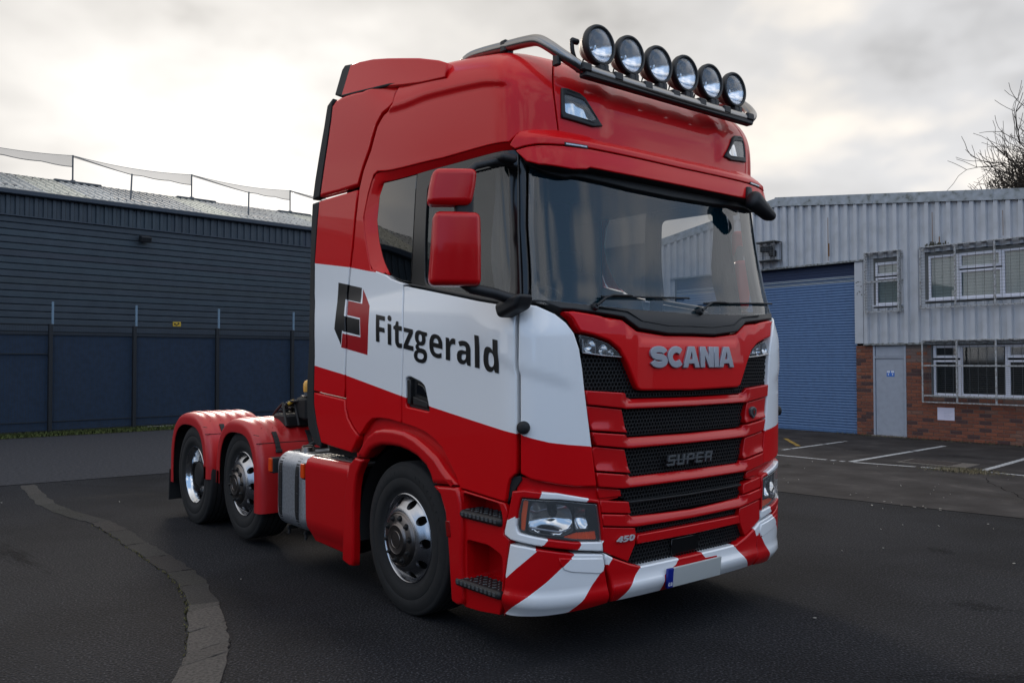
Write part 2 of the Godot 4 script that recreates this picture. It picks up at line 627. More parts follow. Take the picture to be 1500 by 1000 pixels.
# ------------------------------------------------------------------ sky
func make_sky() -> Sky:
	var w := 1536
	var h := 768
	var f := FastNoiseLite.new()
	f.seed = 11
	f.noise_type = FastNoiseLite.TYPE_SIMPLEX_SMOOTH
	f.frequency = 1.0
	f.fractal_octaves = 6
	f.fractal_gain = 0.55
	var f2 := FastNoiseLite.new()
	f2.seed = 5
	f2.noise_type = FastNoiseLite.TYPE_SIMPLEX_SMOOTH
	f2.frequency = 0.55
	f2.fractal_octaves = 3
	var sun := Vector3(0.369, 0.275, -0.981).normalized()
	var px := PackedFloat32Array()
	px.resize(w * h * 3)
	for y in h:
		var el := PI / 2 - PI * (y + 0.5) / h
		var se := sin(el)
		var ce := cos(el)
		for x in w:
			var i := (y * w + x) * 3
			if el < -0.02:
				px[i] = 0.10; px[i + 1] = 0.10; px[i + 2] = 0.105
				continue
			var a := TAU * (x + 0.5) / w
			var d := Vector3(sin(a) * ce, se, -cos(a) * ce)
			# cloud sheet: look the noise up on a flattened dome, so that it thins out into streaks near the horizon
			var k := 1.0 / (maxf(se, 0.0) + 0.22)
			var p := Vector3(d.x * k * 1.25, d.z * k * 1.25, se * 1.2)
			var n := f.get_noise_3dv(p * 1.15)
			var n2 := f2.get_noise_3dv(p * 0.9 + Vector3(13, 4, 9))
			var sd := maxf(d.dot(sun), 0.0)
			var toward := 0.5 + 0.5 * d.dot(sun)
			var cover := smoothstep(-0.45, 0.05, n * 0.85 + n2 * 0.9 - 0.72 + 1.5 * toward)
			var lum := lerpf(1.0, 0.50, toward) + 0.38 * n + 0.26 * n2  # sky away from the sun is raised to light the lorry's front
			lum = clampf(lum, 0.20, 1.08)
			var knee := lerpf(1.1, 0.43, smoothstep(0.3, 0.95, toward))   # caps the sunward sky against clipping; the sky opposite stays brighter
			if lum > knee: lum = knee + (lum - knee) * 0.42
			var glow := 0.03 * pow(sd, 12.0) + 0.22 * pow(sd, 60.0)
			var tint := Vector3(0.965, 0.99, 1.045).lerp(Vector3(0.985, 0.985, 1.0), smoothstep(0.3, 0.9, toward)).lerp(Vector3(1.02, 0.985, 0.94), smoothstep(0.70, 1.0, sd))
			var c := tint * lum
			c += Vector3(1.0, 0.955, 0.89) * glow * (0.85 + 0.6 * n)
			c += Vector3(0.30, 0.20, 0.06) * maxf(n, 0.0) * smoothstep(0.2, 0.75, sd) * (1.0 - smoothstep(0.85, 1.0, sd))
			var blue := Vector3(0.33, 0.52, 0.82) * (0.85 + 0.25 * sd)
			c = blue.lerp(c, cover)
			px[i] = c.x; px[i + 1] = c.y; px[i + 2] = c.z
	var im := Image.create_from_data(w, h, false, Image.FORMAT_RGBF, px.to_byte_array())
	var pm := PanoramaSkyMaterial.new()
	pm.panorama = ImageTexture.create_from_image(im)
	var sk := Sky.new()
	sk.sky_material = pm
	return sk

func make_materials() -> void:
	var red := mat("red_paint", Color(0.80, 0.012, 0.050), 0.45)
	red.metallic_specular = 0.25
	red.clearcoat_enabled = true
	red.clearcoat = 0.4
	red.clearcoat_roughness = 0.02
	var red2 := mat("red_plastic", Color(0.74, 0.012, 0.050), 0.45)
	red2.metallic_specular = 0.25
	red2.clearcoat_enabled = true
	red2.clearcoat = 0.6
	red2.clearcoat_roughness = 0.16
	var guard := mat("mudguard_red", Color(0.70, 0.035, 0.065), 0.5)
	guard.clearcoat_enabled = true
	guard.clearcoat = 0.35
	guard.clearcoat_roughness = 0.25
	var white := mat("white_paint", Color(0.93, 0.935, 0.94), 0.4)
	white.clearcoat_enabled = true
	white.clearcoat = 1.0
	white.clearcoat_roughness = 0.02
	mat("print_black", Color(0.03, 0.03, 0.035), 0.3)
	mat("print_grey", Color(0.13, 0.12, 0.12), 0.3)
	mat("print_red", Color(0.62, 0.02, 0.06), 0.3)
	mat("black_plastic", Color(0.09, 0.092, 0.1), 0.55)
	mat("black_gloss", Color(0.05, 0.052, 0.06), 0.16)
	mat("black_rubber", Color(0.08, 0.085, 0.095), 0.7)
	mat("dark", Color(0.035, 0.035, 0.038), 0.8)
	mat("interior", Color(0.055, 0.06, 0.065), 0.9)
	M.interior.metallic_specular = 0.2
	mat("interior_light", Color(0.42, 0.43, 0.44), 0.85)
	mat("seat_cloth", Color(0.11, 0.11, 0.125), 0.95)
	var tyre := mat("tyre", Color(0.105, 0.105, 0.108), 0.85)
	tri(tyre, noise_tex(0.02, [[0.0, g(0.75)], [1.0, g(1.0)]], 31, 4, 256), 0.5, null, 0, false)
	mat("chrome", Color(0.78, 0.79, 0.8), 0.1, 1.0)
	mat("alloy", Color(0.66, 0.665, 0.68), 0.27, 1.0)
	mat("alloy_dull", Color(0.44, 0.42, 0.41), 0.36, 1.0)
	var tank := mat("tank_alloy", Color(0.82, 0.84, 0.87), 0.42, 0.9)
	tri(tank, noise_tex(0.05, [[0.0, g(0.8)], [1.0, g(1.0)]], 33, 3, 256), 0.35, null, 0, false)
	mat("steel_tube", Color(0.55, 0.54, 0.53), 0.3, 1.0)
	mat("badge_grey", Color(0.62, 0.64, 0.68), 0.35, 0.5)
	mat("badge_pale", Color(0.74, 0.74, 0.75), 0.4, 0.2)
	mat("badge_dark", Color(0.33, 0.34, 0.35), 0.4, 0.3)
	mat("amber", Color(0.85, 0.28, 0.03), 0.25)
	mat("amber_dark", Color(0.82, 0.30, 0.03), 0.3)
	mat("beacon_yellow", Color(0.90, 0.66, 0.28), 0.4)
	mat("red_lamp", Color(0.5, 0.02, 0.02), 0.25)
	mat("plate_grey", Color(0.68, 0.69, 0.68), 0.45)
	mat("plate_blue", Color(0.03, 0.12, 0.50), 0.4)
	mat("white_print", Color(0.85, 0.86, 0.88), 0.5)
	mat("chassis", Color(0.07, 0.07, 0.075), 0.7)
	mat("chequer", Color(0.50, 0.49, 0.47), 0.5, 0.8)
	for sp in [["windscreen_glass", Color(0.02, 0.22, 0.28), 0.26], ["door_glass", Color(0.05, 0.14, 0.15), 0.45], ["clear_glass", Color(0.9, 0.93, 0.95), 0.06], ["window_glass", Color(0.10, 0.14, 0.14), 0.14]]:
		var gl := mat(sp[0], Color(sp[1].r, sp[1].g, sp[1].b, sp[2]), 0.0)
		gl.transparency = BaseMaterial3D.TRANSPARENCY_ALPHA
		gl.metallic_specular = 0.55
	var pg := mat("privacy_glass", Color(0.02, 0.024, 0.028, 0.95), 0.0)
	pg.transparency = BaseMaterial3D.TRANSPARENCY_ALPHA
	pg.metallic_specular = 1.0
	# ground and buildings
	var asp := mat("asphalt", Color.WHITE, 0.93)
	asp.metallic_specular = 0.3
	tri(asp, noise_tex(0.11, [[0.0, Color(0.072, 0.073, 0.080)], [0.35, Color(0.101, 0.102, 0.112)], [0.55, Color(0.130, 0.132, 0.143)], [0.68, Color(0.172, 0.174, 0.186)], [0.8, Color(0.25, 0.25, 0.265)], [1.0, g(0.42)]], 3, 2, 1024), 2.2, noise_tex(0.09, [], 4, 3, 1024), 0.9)
	asp.detail_enabled = true
	asp.detail_blend_mode = BaseMaterial3D.BLEND_MODE_MUL
	asp.detail_albedo = noise_tex(0.008, [[0.0, Color(0.68, 0.68, 0.69)], [0.35, Color(0.83, 0.83, 0.84)], [0.6, Color(0.95, 0.95, 0.96)], [1.0, Color(1, 1, 1)]], 9, 5, 512)
	asp.detail_uv_layer = BaseMaterial3D.DETAIL_UV_2
	asp.uv2_triplanar = true
	asp.uv2_world_triplanar = true
	asp.uv2_scale = Vector3.ONE / 9.0
	var road := mat("road_asphalt", Color.WHITE, 0.9)
	road.metallic_specular = 0.3
	tri(road, noise_tex(0.06, [[0.0, Color(0.165, 0.166, 0.178)], [0.5, Color(0.205, 0.206, 0.220)], [1.0, Color(0.26, 0.26, 0.272)]], 6, 4, 512), 2.2, noise_tex(0.1, [], 7, 3, 512), 0.5)
	var apron := mat("apron_asphalt", Color.WHITE, 0.95)
	apron.metallic_specular = 0.3
	tri(apron, noise_tex(0.008, [[0.0, Color(0.15, 0.138, 0.134)], [0.4, Color(0.188, 0.175, 0.171)], [0.7, Color(0.215, 0.202, 0.198)], [1.0, Color(0.285, 0.267, 0.258)]], 12, 7, 1024), 7.0, noise_tex(0.12, [], 13, 3, 512), 0.4)
	var conc := mat("kerb_concrete", Color.WHITE, 0.95)
	conc.vertex_color_use_as_albedo = true
	tri(conc, noise_tex(0.05, [[0.0, Color(0.50, 0.48, 0.46)], [0.45, Color(0.80, 0.77, 0.74)], [1.0, Color(1.0, 0.97, 0.93)]], 14, 5, 512), 0.7, noise_tex(0.16, [], 15, 3, 512), 1.2)
	var lp := mat("line_paint", Color.WHITE, 0.85)
	tri(lp, noise_tex(0.05, [[0.0, g(0.30)], [0.35, g(0.55)], [0.6, g(0.66)], [1.0, g(0.74)]], 16, 4, 512), 0.9)
	var yp := mat("yellow_paint", Color.WHITE, 0.85)
	tri(yp, noise_tex(0.05, [[0.0, Color(0.3, 0.26, 0.16)], [0.5, Color(0.55, 0.43, 0.12)], [1.0, Color(0.62, 0.5, 0.16)]], 17, 4, 256), 0.9)
	mat("grass_blade", Color(0.21, 0.24, 0.07), 0.9)
	M.grass_blade.vertex_color_use_as_albedo = true
	M.grass_blade.albedo_color = Color.WHITE
	mat("soil", Color(0.16, 0.15, 0.10), 1.0)
	var clad := mat("grey_cladding", Color.WHITE, 0.62)
	tri(clad, noise_tex(0.012, [[0.0, Color(0.66, 0.665, 0.675)], [0.5, Color(0.71, 0.717, 0.732)], [1.0, Color(0.73, 0.738, 0.755)]], 21, 5, 512), 3.2)
	var cap := mat("cap_flashing", Color.WHITE, 0.7)
	tri(cap, noise_tex(0.015, [[0.0, Color(0.34, 0.35, 0.33)], [0.35, Color(0.56, 0.58, 0.59)], [1.0, Color(0.66, 0.68, 0.71)]], 22, 5, 512), 1.6)
	var stain := mat("dirty_flashing", Color.WHITE, 0.8)
	tri(stain, noise_tex(0.03, [[0.0, Color(0.25, 0.24, 0.21)], [0.5, Color(0.52, 0.53, 0.53)], [1.0, Color(0.64, 0.66, 0.68)]], 23, 5, 256), 0.8)
	var shut := mat("shutter_blue", Color.WHITE, 0.5)
	tri(shut, noise_tex(0.02, [[0.0, Color(0.26, 0.365, 0.50)], [0.5, Color(0.295, 0.41, 0.56)], [1.0, Color(0.31, 0.43, 0.58)]], 24, 5, 512), 1.5)
	mat("shutter_hood", Color(0.09, 0.17, 0.30), 0.6)
	mat("shutter_pale", Color(0.62, 0.66, 0.70), 0.5)
	var brk := mat("brick", Color.WHITE, 0.95)
	brk.vertex_color_use_as_albedo = true
	tri(brk, noise_tex(0.06, [[0.0, g(0.72)], [1.0, g(1.0)]], 25, 4, 256), 0.4, noise_tex(0.12, [], 26, 3, 256), 0.6)
	mat("mortar", Color(0.46, 0.42, 0.39), 1.0)
	var door := mat("grey_door", Color.WHITE, 0.6)
	tri(door, noise_tex(0.018, [[0.0, Color(0.575, 0.595, 0.63)], [0.5, Color(0.60, 0.62, 0.66)], [1.0, Color(0.615, 0.635, 0.675)]], 27, 5, 256), 0.9)
	mat("upvc", Color(0.86, 0.86, 0.89), 0.45)
	mat("blind", Color(0.70, 0.76, 0.74), 0.85)
	mat("room_dark", Color(0.07, 0.075, 0.08), 0.9)
	var cage := mat("cage_steel", Color.WHITE, 0.6)
	tri(cage, noise_tex(0.03, [[0.0, Color(0.36, 0.33, 0.29)], [0.45, Color(0.60, 0.60, 0.60)], [1.0, Color(0.72, 0.73, 0.74)]], 28, 4, 256), 0.5)
	mat("cage_wire", Color(0.30, 0.31, 0.32), 0.6)
	mat("window_reveal", Color(0.40, 0.40, 0.39), 0.9)
	mat("paper_white", Color(0.84, 0.82, 0.88), 0.7)
	mat("sign_blue", Color(0.20, 0.42, 0.74), 0.5)
	mat("sign_yellow", Color(0.72, 0.58, 0.14), 0.5)
	var slate := mat("slate_cladding", Color.WHITE, 0.5)
	slate.vertex_color_use_as_albedo = true
	tri(slate, noise_tex(0.012, [[0.0, Color(0.80, 0.82, 0.84)], [1.0, g(1.0)]], 29, 5, 512), 3.0)
	var roof := mat("roof_sheet", Color.WHITE, 0.6)
	roof.vertex_color_use_as_albedo = true
	tri(roof, noise_tex(0.02, [[0.0, g(0.55)], [0.5, g(0.9)], [1.0, g(1.0)]], 30, 6, 512), 1.8)
	mat("gutter", Color(0.17, 0.20, 0.24), 0.5)
	mat("fence_post", Color(0.07, 0.08, 0.095), 0.6)
	mat("fence_arm", Color(0.42, 0.50, 0.56), 0.6)
	var scr := mat("fence_screen", Color.WHITE, 0.8)
	tri(scr, noise_tex(0.03, [[0.0, Color(0.08, 0.14, 0.205)], [0.5, Color(0.096, 0.168, 0.248)], [1.0, Color(0.113, 0.19, 0.275)]], 41, 5, 512), 2.5)
	mat("fence_wire", Color(0.10, 0.115, 0.13), 0.6)
	mat("post_grey", Color(0.32, 0.33, 0.34), 0.6)
	var net := mat("bird_net", Color(0.36, 0.36, 0.37, 0.48), 0.9)
	net.transparency = BaseMaterial3D.TRANSPARENCY_ALPHA
	mat("bark", Color(0.20, 0.17, 0.14), 0.95)
	mat("drain_iron", Color(0.17, 0.13, 0.11), 0.8)
	# soft-edged marks on the tarmac: oil drips and pale scuffs, with the shape of their own noise
	for st in [["oil_stain", Color(0.03, 0.03, 0.032), 0.28, 51], ["dust_scuff", Color(0.30, 0.285, 0.27), 0.22, 52], ["tyre_scuff", Color(0.045, 0.045, 0.048), 0.35, 53]]:
		var fnz := FastNoiseLite.new()
		fnz.seed = st[3]
		fnz.frequency = 0.035
		fnz.fractal_octaves = 4
		var im := Image.create(160, 160, false, Image.FORMAT_RGBA8)
		for y in 160:
			for x in 160:
				var d := Vector2(x - 79.5, y - 79.5).length() / 80.0
				var a: float = clampf((0.62 - d + 0.55 * fnz.get_noise_2d(x, y)) * 2.2, 0.0, 1.0) * smoothstep(1.0, 0.8, d) * (0.75 + 0.5 * fnz.get_noise_2d(x * 4.0, y * 4.0))
				im.set_pixel(x, y, Color(1, 1, 1, clampf(a, 0, 1)))
		var sm := mat(st[0], Color(st[1].r, st[1].g, st[1].b, st[2]), 0.9)
		sm.albedo_texture = ImageTexture.create_from_image(im)
		sm.transparency = BaseMaterial3D.TRANSPARENCY_ALPHA
		sm.metallic_specular = 0.15
	mat("crack_dark", Color(0.02, 0.02, 0.02), 1.0)
	M.crack_dark.metallic_specular = 0.0
	mat("reflector", Color(0.86, 0.87, 0.89), 0.2, 1.0)
	mat("rust_stain", Color(0.45, 0.33, 0.22), 0.9)
	mat("moss_stain", Color(0.23, 0.22, 0.17), 0.95)
	mat("litter", Color(0.62, 0.60, 0.56), 0.9)
	mat("weed", Color.WHITE, 0.95)
	M.weed.vertex_color_use_as_albedo = true

# ------------------------------------------------------------------ the lorry
var truck: Node3D

func both(a: PackedVector2Array) -> Array:
	return [a, flip(a)]

func wheel(parent: Node3D, x: float, y: float, z: float, kind: String, side: float, r := 0.5) -> void:
	# side +1: outer face towards -x
	var xf := Transform3D(Basis(Vector3(0, 1, 0), Vector3(-side, 0, 0), Vector3(0, 0, side)), Vector3(x, y, z))
	if side < 0: xf = Transform3D(Basis(Vector3(0, 1, 0), Vector3(1, 0, 0), Vector3(0, 0, -1)), Vector3(x, y, z))
	# the local y axis points outwards; 0 is the tyre's outer face
	var w := MB.new()
	var p := PackedVector2Array()
	# tyre: from the inner side over the tread to the outer bead
	for q in [[0.30, -0.30], [0.36, -0.315], [0.44, -0.31], [0.478, -0.295], [r - 0.006, -0.285], [r, -0.27]]: p.append(Vector2(q[0], q[1]))
	for gr in [-0.225, -0.175, -0.125, -0.075]:
		for q in [[r, gr - 0.007], [r - 0.014, gr - 0.005], [r - 0.014, gr + 0.005], [r, gr + 0.007]]: p.append(Vector2(q[0], q[1]))
	for q in [[r, -0.03], [r - 0.004, -0.018], [r - 0.012, -0.012], [0.474, -0.006], [0.470, -0.006], [0.466, -0.002], [0.43, 0.004], [0.40, 0.006], [0.396, 0.003], [0.392, 0.006], [0.35, 0.004], [0.325, -0.002], [0.322, -0.006], [0.305, -0.012], [0.297, -0.018], [0.285, -0.022]]: p.append(Vector2(q[0], q[1]))
	w.lathe(M.tyre, p, xf, 72)
	# raised lettering blocks moulded on the sidewall
	for k in 26:
		if k % 13 > 8: continue
		var a := TAU * k / 52.0 + (PI if k > 12 else 0.0) + 0.3
		var bx := Transform3D(Basis(Vector3(cos(a), 0, sin(a)), Vector3.UP, Vector3(-sin(a), 0, cos(a))), Vector3(cos(a) * 0.428, 0.004, sin(a) * 0.428))
		w.box(M.tyre, xf * bx, Vector3(0.022, 0.004, 0.017 if k % 3 else 0.011), 0.001)
	var node := obj("wheel", w, parent)
	obj_rim(node, xf, kind)

func obj_rim(node: Node3D, xf: Transform3D, kind: String) -> void:
	var rm := MB.new()
	var al: Material = M.alloy
	if kind == "drive":
		# deep dish: polished barrel, disc far inside
		rm.lathe(M.chrome, pv([[0.295, -0.03], [0.293, -0.016], [0.287, -0.013], [0.280, -0.02], [0.276, -0.035], [0.262, -0.045], [0.255, -0.06], [0.252, -0.10], [0.248, -0.115], [0.244, -0.15], [0.240, -0.20]]), xf, 64)
		obj("rim", rm, node)
		var ds := MB.new()
		polar_disc(ds, M.alloy_dull, xf, [[0.24, -0.20], [0.20, -0.195], [0.17, -0.175], [0.10, -0.17]], 10, 0.205, 0.021)
		ds.lathe(M.chassis, pv([[0.13, -0.17], [0.125, -0.06], [0.115, -0.05], [0.10, -0.045], [0.0, -0.045]]), xf, 40)
		obj("wheel_disc", ds, node)
	else:
		rm.lathe(al, pv([[0.295, -0.03], [0.293, -0.016], [0.287, -0.012], [0.281, -0.018], [0.278, -0.034], [0.272, -0.050], [0.268, -0.055]]), xf, 64)
		obj("rim", rm, node)
		var ds := MB.new()
		polar_disc(ds, al, xf, [[0.271, -0.052], [0.262, -0.034], [0.240, -0.006], [0.212, 0.020], [0.192, 0.032], [0.180, 0.035]], 10, 0.2365, 0.0275)
		obj("wheel_disc", ds, node)
		var hb := MB.new()
		hb.lathe(M.alloy_dull, pv([[0.181, 0.030], [0.178, 0.040], [0.172, 0.044], [0.168, 0.040], [0.165, 0.046], [0.158, 0.052], [0.115, 0.056], [0.108, 0.058], [0.104, 0.064], [0.100, 0.070], [0.092, 0.073], [0.088, 0.071], [0.05, 0.073], [0.0, 0.074]]), xf, 56)
		hb.lathe(M.alloy_dull, pv([[0.058, 0.072], [0.056, 0.0755], [0.052, 0.0755], [0.050, 0.072]]), xf, 40)
		for k in 10:
			var a := TAU * k / 10.0 + 0.2
			var nx := xf * Transform3D(Basis(), Vector3(cos(a) * 0.1395, 0.05, sin(a) * 0.1395))
			hb.lathe(M.dark, pv([[0.022, 0.0], [0.022, 0.0062], [0.019, 0.0065], [0.0, 0.0066]]), nx, 16)
		obj("hub_cover", hb, node)
		for k in 10:
			var a := TAU * k / 10.0 + 0.2
			var nt := MB.new()
			var nx := xf * Transform3D(Basis(), Vector3(cos(a) * 0.1395, 0.052, sin(a) * 0.1395))
			nt.lathe(M.chassis, pv([[0.0125, 0.0], [0.0125, 0.016], [0.009, 0.022], [0.0, 0.023]]), nx, 6)
			obj("wheel_nut", nt, node)
	# brake drum, so that the holes look into darkness
	var br := MB.new()
	br.lathe(M.dark, pv([[0.285, -0.29], [0.265, -0.06 if kind != "drive" else -0.25], [0.22, -0.06 if kind != "drive" else -0.25], [0.0, -0.06 if kind != "drive" else -0.25]]), xf, 32)
	obj("brake_drum", br, node)

func polar_disc(mb: MB, m: Material, xf: Transform3D, prof: Array, holes: int, hr: float, hs: float) -> void:
	# a ring turned from prof (radius, height), with round holes through it
	var r0: float = prof[0][0]
	var r1: float = prof[prof.size() - 1][0]
	var hgt := func(r: float) -> float:
		for i in prof.size() - 1:
			if r <= prof[i][0] + 1e-6 and r >= prof[i + 1][0] - 1e-6:
				return lerpf(prof[i][1], prof[i + 1][1], (prof[i][0] - r) / (prof[i][0] - prof[i + 1][0]))
		return prof[0][1] if r > r0 else prof[prof.size() - 1][1]
	for k in holes:
		var a0 := TAU * k / holes
		var seg := PackedVector2Array([Vector2(0, r1), Vector2(TAU / holes, r1), Vector2(TAU / holes, r0), Vector2(0, r0)])
		var hole := PackedVector2Array()
		for j in 20:
			var t := TAU * j / 20
			hole.append(Vector2(TAU / holes * 0.5 + cos(t) * hs * 1.12 / hr, hr + sin(t) * hs))
		var fn := func(u: float, r: float) -> Vector3:
			# u runs so that (u, r) has its normal along +y of xf
			return xf * Vector3(cos(a0 + u) * r, hgt.call(r), sin(a0 + u) * r)
		patch_flat(mb, m, seg, hole, fn, xf.basis.y, 0.02)

func patch_flat(mb: MB, m: Material, outline: PackedVector2Array, hole: PackedVector2Array, fn: Callable, outv: Vector3, depth: float) -> void:
	# outline minus one hole, with the hole's wall; face normals from the skin
	var n := hole.size()
	var nrm := func(p: Vector2) -> Vector3:
		var e := 0.002
		var a: Vector3 = fn.call(p.x + e * 4, p.y) - fn.call(p.x - e * 4, p.y)
		var b: Vector3 = fn.call(p.x, p.y + e) - fn.call(p.x, p.y - e)
		var c := a.cross(b).normalized()
		return c if c.dot(outv) > 0 else -c
	# bands in v keep the turned profile true
	var lo := outline[0]
	var hi := outline[0]
	for p in outline:
		lo = lo.min(p); hi = hi.max(p)
	for i in 10:
		for j in 8:
			var a := Vector2(lerpf(lo.x, hi.x, i / 10.0), lerpf(lo.y, hi.y, j / 8.0))
			var b := Vector2(lerpf(lo.x, hi.x, (i + 1) / 10.0), lerpf(lo.y, hi.y, (j + 1) / 8.0))
			for poly in Geometry2D.clip_polygons(PackedVector2Array([a, Vector2(b.x, a.y), b, Vector2(a.x, b.y)]), hole):
				var ix := Geometry2D.triangulate_polygon(poly)
				for k in range(0, ix.size(), 3):
					mb.t(m, fn.call(poly[ix[k]].x, poly[ix[k]].y), fn.call(poly[ix[k + 1]].x, poly[ix[k + 1]].y), fn.call(poly[ix[k + 2]].x, poly[ix[k + 2]].y), nrm.call(poly[ix[k]]), nrm.call(poly[ix[k + 1]]), nrm.call(poly[ix[k + 2]]))
	var c := Vector2.ZERO
	for p in hole: c += p
	c /= n
	var c3: Vector3 = fn.call(c.x, c.y)
	for i in n:
		var p := hole[i]
		var q := hole[(i + 1) % n]
		var a: Vector3 = fn.call(p.x, p.y)
		var b: Vector3 = fn.call(q.x, q.y)
		mb.q(m, a, b, b - outv * depth, a - outv * depth, c3 - (a + b) * 0.5)

func hexmesh(mb: MB, m: Material, outline: PackedVector2Array, o: float, r := 0.015, wire := 0.0028, depth := 0.012) -> void:
	# honeycomb of small walls
	var lo := outline[0]
	var hi := outline[0]
	for p in outline:
		lo = lo.min(p); hi = hi.max(p)
	var dx := r * 1.732
	var dy := r * 1.5
	var row := 0
	var y := lo.y
	while y < hi.y:
		var x := lo.x + (dx * 0.5 if row % 2 else 0.0)
		while x < hi.x:
			var c := Vector2(x, y)
			if Geometry2D.is_point_in_polygon(c, outline):
				var pc: Array = place(o, c, S)
				var ring: Array[Vector3] = []
				var inn: Array[Vector3] = []
				for k in 6:
					var a := TAU * (k + 0.5) / 6
					var dv := Vector2(cos(a), sin(a))
					ring.append(pc[0] + pc[2] * dv.x * r + pc[3] * dv.y * r)
					inn.append(pc[0] + pc[2] * dv.x * (r - wire) + pc[3] * dv.y * (r - wire))
				for k in 6:
					var k2 := (k + 1) % 6
					mb.q(m, ring[k], ring[k2], inn[k2], inn[k], pc[1])
					mb.q(m, inn[k], inn[k2], inn[k2] - pc[1] * depth, inn[k] - pc[1] * depth, pc[0] - inn[k])
			x += dx
		y += dy
		row += 1

func panel(called: String, m: Material, outline: PackedVector2Array, opt := {}, fn = null, parent: Node = null) -> MeshInstance3D:
	var mb := MB.new()
	patch(mb, m, outline, opt, fn)
	return obj(called, mb, parent if parent else truck)

func mirrored_opt(opt: Dictionary) -> Dictionary:
	var r := opt.duplicate()
	if r.has("holes"):
		var hs := []
		for h in r.holes: hs.append(flip(h))
		r.holes = hs
	if r.has("cols"):
		var cs := []
		for c in r.cols: cs.append([c[0], flip(c[1])])
		r.cols = cs
	if r.get("o", 0.0) is Callable:
		var f: Callable = r.o
		r.o = func(s: float, v: float) -> float: return f.call(-s, v)
	return r

func panels(called: String, m: Material, outline: PackedVector2Array, opt := {}) -> MeshInstance3D:
	var a := panel(called, m, outline, opt)
	panel(called, m, flip(outline), mirrored_opt(opt))
	return a

func belt_crease(s: float, v: float) -> float:
	# the shoulder line that runs from the door over the front corner and dies out towards the handle
	var a := absf(s)
	var vc := lerpf(1.547, 1.619, (a - 1.035) / 0.243) if a < 1.278 else lerpf(1.619, 1.800, (a - 1.278) / 0.40)
	return 0.009 * smoothstep(vc - 0.040, vc + 0.045, v) * smoothstep(1.74, 1.45, a) * smoothstep(0.90, 1.05, a) * smoothstep(1.95, 1.80, v)

